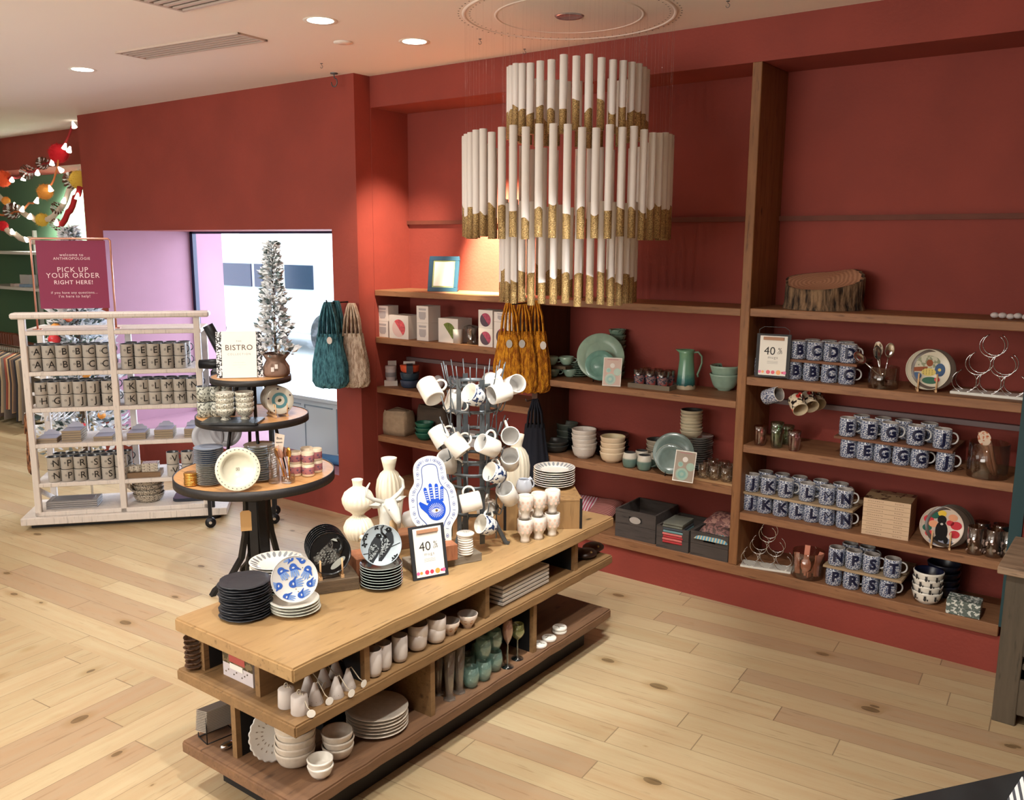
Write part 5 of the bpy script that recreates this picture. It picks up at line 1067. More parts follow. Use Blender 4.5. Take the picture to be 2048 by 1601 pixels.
# blocks
def blk(px0, py0, px1, py1, z, h, dpt, m, lb, r=0):
    a, b = atz(px0, py0, z), atz(px1, py1, z); u = (b-a).normalized(); o = M(m).box(0, (b-a).length, 0, dpt, 0, h).obj('wood_block', None, a, (0, 0, math.atan2(u.y, u.x)+r), bevel=.002); return tag(o, lb, 'block')
blk(826, 1149, 964, 1122, TZ, .034, .11, wood('grey_block_wood', (104, 94, 80), (138, 128, 112), 'X', .85, knots=False, s=2), 'long grey weathered wood block under the coasters')
blk(842, 1133, 916, 1120, TZ+.034, .064, .08, RBLOCK, 'reddish square wood block on the grey block behind the sale sign')
blk(714, 1168, 800, 1152, TZ, .095, .11, RBLOCK, 'reddish wood block behind the pigeon plate')
blk(738, 1110, 856, 1092, TZ, .06, .10, wood('mid_block_wood', (120, 78, 50), (150, 100, 66), 'X', .8, knots=False), 'brown wood block under the antelope vase')
p = tbase(931, 1113, .03, TZ+.034)
def coaster():
    return M(WHT, INK).lathe([(0, 0), (.028, 0), (.031, .003), (.031, .0065), (.0285, .009), (0, .009)], 36).add([(x, y, .0092) for x, y in oval(.017, .013)], [tuple(range(20))]).obj('coaster')
stack('coast', coaster, p, 8, .0098, 'round white ceramic coaster', 'in stack on the grey block', 'coaster', 'round coasters on the grey block', .001)
top = M(WHT, mat('coaster_print', (90, 96, 96), .5)).lathe([(0, 0), (.033, 0), (.036, .003), (.036, .007), (.033, .0095), (0, .0095)], 36)
for k in range(12): blob(top, .012*math.cos(k*2.4)*(k/12+.4), .012*math.sin(k*2.4)*(k/12+.4), [(-.007, 0), (0, .0014), (.007, 0), (0, -.0014)], .0098, 1, rot=k)
tag(top.obj('coaster', None, p+V((0, 0, .0795))), 'larger white coaster with dark sketch on top of the coaster pile', 'coaster')
# vases
def gourd(): 
    rip = lambda a, j: (.035*math.cos(22*a) if j not in (0, 1, 9, 10, 11, 19, 20, 21, 22, 23) else 0)
    pr = [(0, 0), (.035, 0), (.05, .012), (.062, .04), (.063, .06), (.052, .085), (.034, .10), (.024, .108), (.024, .114), (.035, .125), (.056, .14), (.067, .165), (.067, .185), (.056, .21), (.034, .228), (.022, .235), (.019, .242), (.022, .262), (.024, .268), (.021, .268), (.016, .245), (0, .24)]
    return M(CREAM).lathe(pr, 132, rip=rip).obj('gourd_vase')
inst('gourd', gourd, tbase(718, 1086, .045), 0, 'cream ribbed double gourd vase beside the antelope vase', 'vase')
def tallv():
    pr = [(0, 0), (.034, 0), (.044, .015), (.052, .08), (.060, .15), (.062, .20), (.055, .245), (.04, .275), (.026, .288), (.025, .294), (.031, .32), (.036, .345), (.033, .345), (.022, .30), (0, .28)]
    return M(CREAM).lathe(pr, 120, rip=lambda a, j: (.030*math.cos(18*a) if 2 <= j <= 7 else 0)).obj('tall_vase')
inst('tallv', tallv, tbase(781, 1070, .05), 0, 'tall cream ribbed vase with flared neck behind the antelope vase', 'vase', 'tall ribbed vases', scale=.97)
inst('tallv', tallv, tbase(1032, 1022, .05), 0, 'tall cream ribbed vase standing behind the mug rack and plates', 'vase', 'tall ribbed vases', scale=1.05)
tag(M(WGREY).lathe([(0, 0), (.03, 0), (.045, .02), (.048, .045), (.038, .065), (.015, .075), (0, .076)], 40).obj('round_lidded_pot', None, tbase(824, 1060, .04)), 'small rounded white pot half hidden by the hamsa tray', 'pot')
p = tbase(777, 1090, .03, TZ+.06); av = empty('antelope_vase', p, face(p)+.65)
GZ = mat('antelope_glaze', (206, 206, 196), .28, coat=.3); TANG = mat('antelope_tan', (206, 176, 132), .5)
M(GZ, TANG).lathe([(0, 0), (.036, 0), (.034, .02), (.028, .06), (.024, .10), (.026, .135), (.024, .135), (.02, .10), (0, .02)], 32).obj('body', av)
M(GZ).tube([(0, .0, .12), (0, -.012, .128), (0, -.034, .108), (0, -.052, .082), (0, -.056, .074)], [.024, .024, .018, .011, .007], 12).obj('muzzle', av)
M(TANG).lathe([(.0, .02), (.024, .02), (.021, .07), (.006, .095), (0, .096)], 16, arc=(-PI*.75, -PI*.25)).obj('chest_patch', av, (0, -.012, 0))
for s in (-1, 1):
    M(GZ).add([(s*.022, 0, .132), (s*.05, -.004, .144), (s*.075, -.002, .138), (s*.055, .002, .122), (s*.03, .004, .118), (s*.045, -.010, .132)], [(0, 1, 5), (1, 2, 5), (2, 3, 5), (3, 4, 5), (4, 0, 5), (0, 4, 3, 2, 1)]).obj('ear', av)
    M(GZ).tube([(s*.014, .0, .135), (s*.05, .006, .150), (s*.072, .01, .165), (s*.07, .012, .19), (s*.058, .012, .205)], [.008, .007, .006, .0045, .002], 8).obj('horn', av)
    M(INK).tube([(s*.016, -.027, .122), (s*.019, -.033, .117)], .0012, 5).obj('eye', av)
av.scale = (1.28,)*3; tag(av, 'pale glazed vase shaped like a horned antelope head', 'vase')
p = tbase(716, 1078, .015, TZ+.05); bd = M(CREAM, INK, GOLD).ball((0, 0, .022), .018, 0, 14, (1, 1.1, 1)).ball((0, -.014, .042), .012, 0, 12).lathe([(.003, 0), (0, .01)], 8, 2, MX.Translation((0, -.025, .04)) @ MX.Rotation(PI/2, 4, 'X')).obj('bird_figurine', None, atz(716, 1150, TZ).xy.to_3d()+V((-.01, .05, TZ+.095)))
tag(bd, 'tiny cream bird figurine on the reddish block near the pigeon plate', 'figurine')
# hamsa tray
def hamsa():
    HW, HH = .194, .375; prof = [(0, .20), (.03, .26), (.10, .285), (.20, .30), (.25, .35), (.31, .45), (.38, .495), (.48, .50), (.58, .49), (.65, .455), (.69, .39), (.73, .335), (.80, .335), (.87, .33), (.92, .30), (.96, .235), (.985, .14), (1.0, .0)]
    def outline(k, n=4):
        pts = []
        for (a, b), (c, d) in zip(prof, prof[1:]):
            for i in range(n): t = i/n; pts.append(((b+(d-b)*t)*HW, (a+(c-a)*t)*HH))
        pts.append((0, HH)); full = pts+[(-x, y) for x, y in reversed(pts[:-1])]
        for _ in range(3): full = [((full[i-1][0]+2*full[i][0]+full[(i+1) % len(full)][0])/4, (full[i-1][1]+2*full[i][1]+full[(i+1) % len(full)][1])/4) for i in range(len(full))]
        cx, cy = 0, HH*.5
        if k:
            out = []
            for i, (x, y) in enumerate(full):
                (x0, y0), (x1, y1) = full[i-1], full[(i+1) % len(full)]; tx, ty = x1-x0, y1-y0; l = math.hypot(tx, ty) or 1; out.append((x-ty/l*k, y+tx/l*k))
            full = out
        return full
    q = M(mat('tray_white', (226, 226, 220), .22, coat=.3), mat('border_blue', (84, 104, 160), .3), C_('deep_hand_blue', (32, 78, 190)), PAPER, C_('iris_brown', (110, 84, 48)), mat('tray_centre', (232, 234, 226), .25))
    o0, o1 = outline(0), outline(.006)
    q.prism(o0, -.006, .004, 0); n = len(o0); 
    a_, b_, c_ = outline(.031), outline(.0345), outline(.0345)
    q.add([(x, y, .0048) for x, y in a_]+[(x, y, .0048) for x, y in c_], [(i, (i+1) % n, n+(i+1) % n, n+i) for i in range(n)], 1)
    mid = outline(.016); acc = 0
    for i in range(3, n-3, 3):
        x, y = mid[i]; x2, y2 = mid[(i+1) % n]; r = math.atan2(y2-y, x2-x)
        if (i//3) % 2: blob(q, x, y, oval(.0085, .006, 14), .0046, 1, rot=r); blob(q, x, y, oval(.0062, .004, 12), .0049, 0, rot=r); blob(q, x, y, oval(.003, .003, 8), .0052, 1)
        else: blob(q, x, y, [(-.001, -.006), (.001, -.006), (.001, .006), (-.001, .006)], .0046, 1, rot=r)
    z = .005; cx, cy = .008, HH*.42
    blob(q, cx, cy, oval(.038, .043, 30), z, 2)
    for k, (x, l, a) in enumerate(((-.027, .064, .12), (-.010, .080, .03), (.009, .076, -.03), (.026, .060, -.1))):
        w_ = .0068; blob(q, cx+x, cy+.030, [(-w_, 0), (w_, 0)]+[(w_*math.cos(PI*i/6)-a*l, l*.85+w_*1.3*math.sin(PI*i/6)) for i in range(7)], z+.0001, 2)
        for j in range(5): blob(q, cx+x-a*l*(.3+.12*j), cy+.030+l*(.22+.13*j), [(-w_*.7, -.0012), (w_*.7, -.0012), (w_*.7, .0012), (-w_*.7, .0012)], z+.0004, 3)
    blob(q, cx-.03, cy+.0, [(-.004, -.016), (.008, .014), (-.030, .040), (-.036, .034), (-.030, .014)], z+.0001, 2)
    for k in range(26): a = 2*PI*k/26; blob(q, cx+.023*math.cos(a), cy-.002+.021*math.sin(a), [(-.008, -.0006), (.008, -.0006), (.008, .0006), (-.008, .0006)], z+.0004, 3, rot=a)
    blob(q, cx, cy-.003, [(-.019, 0), (-.009, .008), (.004, .009), (.018, .001), (.007, -.008), (-.008, -.009)], z+.0007, 3); blob(q, cx+.001, cy-.003, oval(.0055, .0055, 14), z+.001, 4)
    return q.obj('hamsa_tray', bevel=0)
p = atz(868, 1098, TZ+.098); p = atz(868, 1118, TZ+.034)+V((.0, .03, .0)); o = hamsa(); hx = lean(V((p.x, p.y, TZ+.06)), face(p)+.12, PI/2-R(12)); o.rotation_euler = (hx @ MX.Rotation(R(5), 4, 'Z')).to_euler(); o.location = (p.x, p.y, TZ+.065)
tag(o, 'large lobed white tray painted with a blue hand and eye', 'tray')
t = empty('tray_stand', (p.x, p.y, TZ+.034), face(p)+.12)
for s in (-1, 1): M(IRON).tube([(s*.03, -.035, .045), (s*.03, -.035, .0), (s*.03, .06, .0), (s*.022, .065, .16)], .0022, 6).obj('wire_leg', t)
tag(t, 'thin black wire stand behind the lobed hand tray', 'stand')
# ---- bottle drying rack with mugs
RC = atz(948, 1088, TZ); RC = V((RC.x, RC.y, TZ)); rv = V((CAM.x-RC.x, CAM.y-RC.y, 0)).normalized()
def rz_at(px, py, off):
    P0 = RC+rv*off; d = ray(px, py); t = (P0-CAM).dot(rv)/d.dot(rv); return (CAM+d*t)
def zr(py, r): return rz_at(945, py, r).z-TZ
dr = empty('bottle_drying_rack', RC, math.atan2(rv.y, rv.x)+.12); tag(dr, 'tall galvanised bottle drying rack with rings of upturned prongs', 'rack')
RG = [(773, .088, 14), (826, .098, 12), (875, .098, 12), (926, .098, 10), (953, .098, 0), (978, .10, 10), (1032, .105, 10)]
for py, r, n in RG:
    z = zr(py, r); q = M(ZINC); q.lathe([(r, z-.007), (r+.002, z-.007), (r+.002, z+.007), (r, z+.007), (r, z-.007)], 56); q.obj('ring_band', dr)
    for k in range(n):
        a = 2*PI*(k+.5)/n; c, s = math.cos(a), math.sin(a); h = .085 if py == 773 else .062
        M(ZINC).tube([((r+.002)*c, (r+.002)*s, z-.002), ((r+.014)*c, (r+.014)*s, z-.012), ((r+.022)*c, (r+.022)*s, z-.006), ((r+.03)*c, (r+.03)*s, z+.015), ((r+.045)*c, (r+.045)*s, z+h)], .0026, 6).obj('prong', dr)
for k in range(6):
    a = PI*k/3+.25; c, s = math.cos(a), math.sin(a); r = .096; zt = zr(760, .09)
    M(ZINC).box(-.011, .011, -.0015, .0015, .03, zt).obj('upright_band', dr, (r*c, r*s, 0), (0, 0, a+PI/2))
for k in range(3):
    a = -.75+k*2*PI/3; c, s = math.cos(a), math.sin(a); M(ZINC).tube([(.09*c, .09*s, .11), (.11*c, .11*s, .06), (.135*c, .135*s, .01), (.15*c, .15*s, .003)], [.008, .009, .01, .011], 8, flat=.35).obj('foot', dr)
HM = [(.031, 0), (.036, .004), (.0365, .04), (.036, .078)]
BFL = pattern('navy_flower_print', (212, 214, 212), (40, 56, 92), 62, .47)
WM = mat('hanging_mug_white', (232, 228, 218), .2, coat=.4)
def wmug(): return mug(INK, HM, [WM, WGREY], 0, (.018, .062), .026, .005, mis=lambda n: [0]*5+[1]*(n-5), mid=.0365)()
def wfm(): return mug(INK, [(.024, 0), (.03, .012), (.037, .03), (.038, .07)], [BFL, WM, mat('navy_band', (36, 52, 96), .3)], 0, (.02, .06), .024, .005, hm=1, mis=lambda n: [2, 2, 2, 0, 0]+[1]*(n-5), mid=.0375)()
LST = [(863, 786, .03, (-.45, .72, -.55), (.9, .45, 0), 'w', 'large white mug hanging top left, its base towards the viewer'), (950, 793, .15, (-.62, .38, .65), (.5, -.3, -.6), 'f', 'navy flower mug hanging at the front of the top ring'),
 (1002, 786, .10, (-.8, -.22, .5), (0, .9, -.3), 'w', 'white mug with small sketch, mouth down-left, on the top ring'), (1026, 771, .00, (.4, .15, .9), (-.6, -.6, 0), 'w', 'cream-lit white mug at the rack top beside the mustard bags'),
 (985, 765, .02, (-.2, .1, -.9), (.5, .7, 0), 'w', 'white mug behind the sketch mug on the top ring'),
 (880, 872, .02, (.45, -.75, .2), (.7, .5, 0), 'w', 'white mug upside down at the left of the second ring'), (916, 893, .13, (-.55, .70, -.1), (.8, .5, 0), 'w', 'white mug at the front left of the second ring'),
 (978, 893, .13, (-.72, .34, .6), (.6, .5, -.5), 'w', 'white mug at the front right of the second ring'), (1020, 872, .04, (.05, .02, 1), (-.3, .9, 0), 'w', 'white mug with round mouth facing the viewer before the tall vase'),
 (1020, 921, .03, (.0, .45, .9), (-.5, .7, 0), 'w', 'white mug with grey mouth tipped up below the round-mouthed mug'), (992, 949, .12, (-.7, .36, .6), (-.2, .9, -.2), 'f', 'navy flower mug halfway down the rack'),
 (1016, 990, .06, (-.32, .62, .7), (-.5, .6, 0), 'w', 'white mug with its mouth tipped up above the footed cups'), (944, 1004, .15, (-.88, -.2, .1), (.05, .95, 0), 'w', 'white mug on its side with the handle hooked at the low ring'),
 (975, 1052, .13, (-.72, .28, .6), (-.1, .9, 0), 'f', 'navy flower mug hanging lowest on the rack'), (899, 925, .05, (-.3, .55, .6), (.8, -.3, 0), 'w', 'white mug peeping between the hand tray and the rack'),
 (908, 806, -.07, (.3, .8, .2), (.8, 0, .3), 'w', 'white mug behind the rack seen through the upper ring'), (975, 1020, .0, (.2, .1, -.9), (0, .9, 0), 'w', 'white mug in shade low behind the front mugs')]
for px, py, off, ax, hd, k, lb in LST:
    c = rz_at(px, py, off); Z = cdir(*ax); Xv = cdir(*hd); Xv = (Xv-Z*Xv.dot(Z)).normalized(); Y = Z.cross(Xv)
    q = MX.Identity(4)
    for i in range(3): q[i][0] = Xv[i]; q[i][1] = Y[i]; q[i][2] = Z[i]; q[i][3] = (c-Z*.038)[i]
    o = inst('h'+k, wmug if k == 'w' else wfm, (0, 0, 0), 0, lb, 'mug', 'mugs on the drying rack'); o.rotation_euler = q.to_euler(); o.location = q.to_translation()
    o.scale = (1.2 if px == 863 else 1.08,)*3
# crate, plates, cups, jug
a, b = atz(1008, 1062, TZ), atz(1163, 1058, TZ); u = (b-a).normalized(); rz = math.atan2(u.y, u.x); W_ = (b-a).length
CW = wood('vintage_crate_wood', (132, 100, 62), (176, 138, 90), 'Z', .7, knots=False, s=.6); t = empty('vintage_crate', a, rz)
M(CW).box(0, W_, 0, .012, 0, .128).obj('front_board', t, bevel=.001); M(CW).box(0, .012, .012, .22, 0, .128).box(W_-.012, W_, .012, .22, 0, .128).obj('side_board', t); M(CW).box(-.002, W_+.002, -.001, .222, .128, .138).obj('top_board', t, bevel=.001)
M(IRON).box(W_-.010, W_+.002, -.002, .01, 0, .138).obj('corner_iron', t); M(IRON).box(-.002, .010, -.002, .01, 0, .138).obj('corner_iron', t); tag(t, 'upturned vintage wooden crate with dark corners, plates on top', 'crate')
p = base(1108, 983, TZ+.139, .09); stack('pet', petal, V((p.x, p.y, TZ+.139)), 8, .0105, 'white plate with grey petal rim', 'on the vintage crate', 'plate', 'petal rim plates on the crate', .001)
p = base(1048, 990, TZ+.139, .03); t = empty('milk_jug', V((p.x, p.y, TZ+.139)), face(p)+.4); M(mat('blue_white_glaze', (196, 202, 212), .15, coat=.5)).lathe(cupbody([(.028, 0), (.036, .01), (.038, .03), (.032, .055), (.026, .065)]), 30).obj('body', t); M(MT['blue_white_glaze']).tube(handle_pts(.03, .058, .018, .022), .004, 7).obj('handle', t); M(MT['blue_white_glaze']).lathe([(.012, .063), (0, .075)], 12).obj('knob', t, (.03, 0, 0)); tag(t, 'small glossy bluish-white jug beside the plates on the crate', 'jug')
PINKD = C_('dusty_pink_dot', (222, 190, 170), .35)
def footcup():
    q = M(mat('foot_cup_white', (226, 218, 206), .3, coat=.3), PINKD); q.lathe(cupbody([(.0215, 0), (.019, .012), (.0185, .022), (.024, .034), (.0325, .05), (.034, .075), (.0335, .102)]), 36)
    for j in range(3):
        for k in range(10):
            a, z = 2*PI*(k+.5*(j % 2))/10, .05+.014*j; rr = [.0330, .0345, .0344][j]; q.add([(rr*math.cos(a+.0055*math.cos(b)/rr), rr*math.sin(a+.0055*math.cos(b)/rr), z+.0062*math.sin(b)) for b in [i*PI/5 for i in range(10)]], [tuple(range(10))], 1)
    return q.obj('footed_cup')
for k, (px, py, nm) in enumerate(((1050, 1087, 'closest to the sale sign'), (1077, 1081, 'middle'), (1104, 1074, 'closest to the crate corner'))):
    p = tbase(px, py, .02); inst('fc', footcup, p, 0, f'footed white cup with pink dots, lower row, {nm}', 'cup', 'footed dotted cups'); inst('fc', footcup, p+V((0, 0, .1035)), k, f'footed white cup with pink dots, stacked upper row, {nm}', 'cup', 'footed dotted cups')
p = tbase(1046, 1075, .02)+V((-.02, .05, 0)); inst('fc', footcup, p, 0, 'footed white cup mostly hidden behind the front cups', 'cup', 'footed dotted cups')

# ================================================================ inside the display table
Z2_, Z3_ = T2, T3
BZ = .02
tin = M(pattern('tin_floral', (208, 200, 204), (150, 110, 80), 34, .40), mat('tin_white', (212, 206, 210), .4), mat('tin_red', (176, 84, 78), .5), PAPER, pattern('tin_dark_floral', (120, 104, 78), (70, 62, 44), 40, .5))
a, b = aty(449, 1380, BY+.075), aty(508, 1398, BY+.075); w_ = b.x-a.x
tin.box(-w_/2, w_/2, 0, .08, 0, .09, 1).box(-w_/2-.001, w_/2+.001, -.001, .081, .09, .108, 4)
tin.add([(-w_/2, -.0006, .05), (w_/2, -.0006, .05), (w_/2, -.0006, .088), (-w_/2, -.0006, .088)], [(0, 1, 2, 3)], 4); tin.add([(-w_*.28, -.0012, .060), (w_*.25, -.0012, .060), (w_*.25, -.0012, .084), (-w_*.28, -.0012, .084)], [(0, 1, 2, 3)], 2); tin.add([(-w_*.25, -.0018, .036), (w_*.18, -.0018, .036), (w_*.18, -.0018, .056), (-w_*.25, -.0018, .056)], [(0, 1, 2, 3)], 3)
for k in range(9): blob(tin, 0, 0, [], 0, 0) if 0 else tin.add([(-w_*.4+w_*.09*k+.003*math.cos(i*PI/3), -.0012, .018+.010*(k % 3)+.003*math.sin(i*PI/3)) for i in range(6)], [tuple(range(6))], 4)
tag(tin.obj('tin_box', None, ((a.x+b.x)/2, BY+.075, Z2_), bevel=0), 'white tin box with red and green floral lid on the middle shelf', 'tin')
p = base(390, 1346, Z2_, .03)
for k in range(7): tag(inst('bn', plate(mat('brown_leaf_dish', (92, 66, 46), .5), None, r=.030, h=.013, wob=.05), p+V((-.004+.003*(k % 2), 0, .017*k)), k, None, None), f'small brown dish, {ORD[6-k] if k else "bottom one"} in the pile at the shelf overhang', 'dish', 'small brown dishes')
BELLM = mat('chalk_white_ceramic', (206, 198, 192), .6)
def cordtag(t, z0, tx=.034): M(mat('twine', (196, 184, 162), .9)).tube([(0, 0, z0), (.01, -.006, z0+.006), (tx*.7, -.03, z0*.5), (tx, -.040, .022)], .0016, 6).obj('twine', t); M(PAPER, INK).prism(oval(.0135, .0135, 20), 0, .001, 0, MX.Translation((tx, -.041, .014)) @ MX.Rotation(PI/2, 4, 'X')).obj('round_tag', t)
def cyl_bell():
    t = empty('cylinder_bell'); M(BELLM).lathe([(.027, 0), (.028, .002), (.026, .058), (.022, .061), (0, .062)], 28).obj('body', t); M(mat('twine', (196, 184, 162), .9)).tube([(.006*math.cos(i)+0, 0, .062+.008+.008*math.sin(i)) for i in [k*.6 for k in range(11)]], .0018, 6).obj('loop', t); cordtag(t, .06); return t
def cone_bell():
    t = empty('cone_bell'); q = M(BELLM, INK); q.lathe([(.025, 0), (.026, .002), (.016, .035), (.005, .068), (0, .071)], 28)
    for k in range(10): a = 2*PI*k/10; q.add([(.0235*math.cos(a+i[0]), .0235*math.sin(a+i[0]), .012+i[1]) for i in ((0, 0), (.05, 0), (.05, .0022), (0, .0022))], [(0, 1, 2, 3)], 1)
    q.obj('body', t); cordtag(t, .066, .03); return t
for k, (px, py, f, lb) in enumerate(((600, 1433, 'c', 'white cylinder bell with round tag at the front table corner'), (574, 1419, 'c', 'white cylinder bell in the shade beside the divider'), (631, 1413, 'n', 'white cone bell with round tag, next to the cylinder bell'), (673, 1400, 'n', 'white cone bell with dotted hem, middle of the front row'), (697, 1383, 'n', 'white cone bell at the end by the divider'), (617, 1392, 'n', 'white cone bell in the back row, first'), (648, 1377, 'n', 'white cone bell in the back row, second'), (672, 1360, 'n', 'white cone bell in the back row, third'))):
    p = base(px, py, Z2_, .022); inst('bell'+f, cyl_bell if f == 'c' else cone_bell, p, face(p)+.2*k, lb, 'bell', 'white ceramic bells')
def ucup(r, h, m):
    def f(): return M(m, mat('cup_inside_grey', (150, 140, 132), .4)).lathe(cupbody([(r*.45, 0), (r*.8, .006), (r*.97, .02), (r, .04), (r, h)]), 32, mis=[0]*6+[0]+[1]*6).obj('cup')
    return f
MARB = mat('marbled_white', (214, 204, 196), .2, var=.07, scale=30, coat=.4)
for k, (px, py, lb) in enumerate(((748, 1358, 'tall white cup against the divider, first in row'), (768, 1345, 'tall white cup, second in row'), (800, 1328, 'tall white cup, third in row beside the marbled cups'))): inst('uc', ucup(.028, .098, BELLM), base(px, py, Z2_, .02), 0, lb, 'cup', 'tall white cups on the middle shelf')
for nm, px, py, n in (('first marbled pair', 835, 1306, 2), ('second marbled pair', 872, 1291, 2)):
    p = base(px, py, Z2_, .03); stack('mb', ucup(.0375, .062, MARB), p, n, .036, f'marbled white cup, {nm}', 'of stacked cups', 'cup', 'marbled cups')
def bcup():
    q = M(mat('blush_cup', (214, 196, 180), .3, coat=.3), C_('blush_dot', (190, 142, 104), .35), mat('cup_inside_grey', (150, 140, 132), .4)); q.lathe(cupbody([(.019, 0), (.018, .006), (.026, .016), (.036, .034), (.040, .054)]), 36, mis=[0]*7+[2]*6)
    for k in range(9):
        a = 2*PI*k/9; q.add([((.0325+.0005+.007*math.sin(b)*.7+.001)*math.cos(a+.007*math.cos(b)/.033), (.0335+.007*math.sin(b)*.7)*math.sin(a+.007*math.cos(b)/.033), .030+.010*math.sin(b)) for b in [i*PI/5 for i in range(10)]], [tuple(range(10))], 1)
    return q.obj('small_bowl')
inst('bc', bcup, base(899, 1273, Z2_, .018), 0, 'small blush bowl with tan dots, touching the marbled cups', 'bowl', 'blush dotted bowls'); inst('bc', bcup, base(935, 1258, Z2_, .018), .3, 'small blush bowl with tan dots, alone near the divider', 'bowl', 'blush dotted bowls')
a, b = atx(1006, 1216, BX-.045), atx(1098, 1163, BX-.045); L_ = b.y-a.y
def wtray():
    q = M(mat('tray_ceramic_white', (222, 218, 210), .25, coat=.3)); L = L_; q.box(-.065, .065, -L/2, L/2, .004, .009)
    for x0, x1, y0, y1 in ((-.07, -.062, -L/2, L/2), (.062, .07, -L/2, L/2), (-.062, .062, -L/2, -L/2+.008), (-.062, .062, L/2-.008, L/2)): q.box(x0, x1, y0, y1, .004, .016)
    for x in (-.05, .05):
        for y in (-L/2+.03, L/2-.03): q.box(x-.008, x+.008, y-.008, y+.008, 0, .004)
    return q.obj('ceramic_tray', bevel=.001)
stack('wt', wtray, V((BX-.115, (a.y+b.y)/2, Z2_)), 5, .0175, 'rectangular white ceramic tray', 'in stack on the middle shelf', 'tray', 'rectangular white trays', 0)
for o in [x for x in COL.objects if x.name.startswith('ceramic_tray')]: o.rotation_euler = (0, 0, 0)
LEA = mat('dark_leather', (54, 34, 28), .3)
for k, (px, py) in enumerate(((1172, 1120), (1186, 1108))): tag(M(LEA, GOLD).ball((0, 0, .022), .05, 0, 16, (1, 1.2, .42)).ball((.04, -.02, .04), .006, 1, 8).obj('leather_pouch', None, base(px, py, Z2_, .03)+V((0, 0, 0))), ['dark brown leather pouch near the end of the middle shelf', 'second dark leather pouch behind the first'][k], 'pouch', 'dark leather pouches')
# bottom shelf
DOT = STONE
p = base(593, 1546, Z3_, .06); stack('sb', bowl(STONE, .068, .055, .55, pow=.3), p, 7, .0245, 'speckled stoneware bowl', 'in the tall stack at the near end', 'bowl', 'speckled bowls, tall stack', .002)
p = base(677, 1529, Z3_, .05); stack('mbw', bowl(STONE, .055, .045, .5, pow=.32), p, 3, .024, 'medium speckled bowl', 'in the middle stack of three', 'bowl', 'medium speckled bowls', .002)
p = base(642, 1568, Z3_, .04); stack('smb', bowl(WHT, .043, .042, .5, pow=.35, wob=.012), p, 2, .022, 'small white wavy bowl', 'of the front pair', 'bowl', 'small wavy bowls', .001)
p = base(756, 1485, Z3_, .11); stack('bpl', plate(STONE, None, r=.112, h=.014, n=64), p, 6, .0125, 'large stoneware dinner plate', 'on the bottom shelf', 'plate', 'stoneware dinner plates', .002)
def lacy():
    q = M(WGREY, mat('lace_shadow', (150, 138, 126), .5)); q.lathe([(0, 0), (.05, 0), (.088, .012), (.092, .016), (.086, .016), (.05, .004), (0, .004)], 120, rip=lambda a, j: (.05*abs(math.cos(12*a)) if j in (2, 3, 4) else 0))
    for k in range(20):
        a = 2*PI*k/20
        for r in (.066, .045): blob(q, r*math.cos(a), r*math.sin(a), oval(.005, .002, 8), .0052+(r-.05)*.3 if r > .05 else .0045, 1, rot=a)
    return q.obj('lacy_plate')
p = base(545, 1528, Z3_, .0); o = lacy(); pl = atz(531, 1532, Z3_); hx = lean(V((0, 0, 0)), face(pl)+.35, PI/2-R(12)); o.rotation_euler = hx.to_euler(); o.location = V((pl.x-.01, pl.y+.05, Z3_+.096)); tag(o, 'scalloped lacy white plate standing behind the tall bowl stack', 'plate')
GLZ = glass('iridescent_glass', (.86, .95, .93), .10, .05, .35, .22, (150, 190, 180)); PKG = glass('pink_iridescent_glass', (.92, .78, .84), .14, .05, .6)
def stemless(): return M(GLZ).lathe([(0, .001), (.014, 0), (.024, .008), (.032, .03), (.034, .05), (.028, .085), (.0275, .085), (.0325, .05), (.0305, .03), (.022, .010), (0, .008)], 32).obj('stemless_glass')
for k, (px, py) in enumerate(((942, 1379), (967, 1365), (989, 1346))):
    p = base(px, py, Z3_, .02); inst('sl', stemless, p, 0, f'stemless iridescent glass, {NTH[k]} in the lower row', 'glass', 'stemless iridescent glasses')
    if k: inst('sl', stemless, p+V((-.01, .01, .086)), 0, f'stemless iridescent glass stacked above the {NTH[k]} lower one', 'glass', 'stemless iridescent glasses')
    inst('sl', stemless, p+V((-.085, .0, 0)), 0, f'stemless iridescent glass behind the {NTH[k]} lower one', 'glass', 'stemless iridescent glasses')
VSE = glass('clear_vase_glass', (.93, .92, .9), .10, .03, .35, .20, (170, 162, 152))
def budv(): return M(VSE).lathe([(0, .012), (.016, .012), (.02, .006), (.026, .002), (.026, 0), (0, 0)], 6, smooth=False).lathe([(.014, .012), (.016, .05), (.024, .2), (.023, .2), (.014, .05), (.010, .016), (0, .016)], 24).obj('tall_glass_vase')
for k, (px, py, lb) in enumerate(((899, 1404, 'tall slim clear vase with faceted foot, frontmost'), (919, 1390, 'tall slim clear vase beside the stemless glasses'), (876, 1393, 'tall slim clear vase next to the divider'))): inst('bv', budv, base(px, py, Z3_, .02), .2, lb, 'vase', 'tall slim clear vases')
IRI = glass('flute_glass', (.95, .86, .82), .12, .04, .4, .25, (206, 160, 140)); STEM = glass('stem_blue', (.6, .82, .95), .2)
def stemware(bw, bh, sh, gm):
    def f():
        t = empty('stemware_glass'); M(STEM).lathe([(0, .002), (.026, 0), (.027, .002), (.006, .006), (.0035, .012), (.003, sh), (.006, sh+.006)], 24).obj('stem', t)
        M(gm).lathe([(.003, sh), (bw*.75, sh+bh*.25), (bw, sh+bh*.5), (bw*.82, sh+bh), (bw*.8, sh+bh), (bw*.96, sh+bh*.5), (bw*.7, sh+bh*.27), (0, sh+.006)], 28).obj('bowl', t); return t
    return f
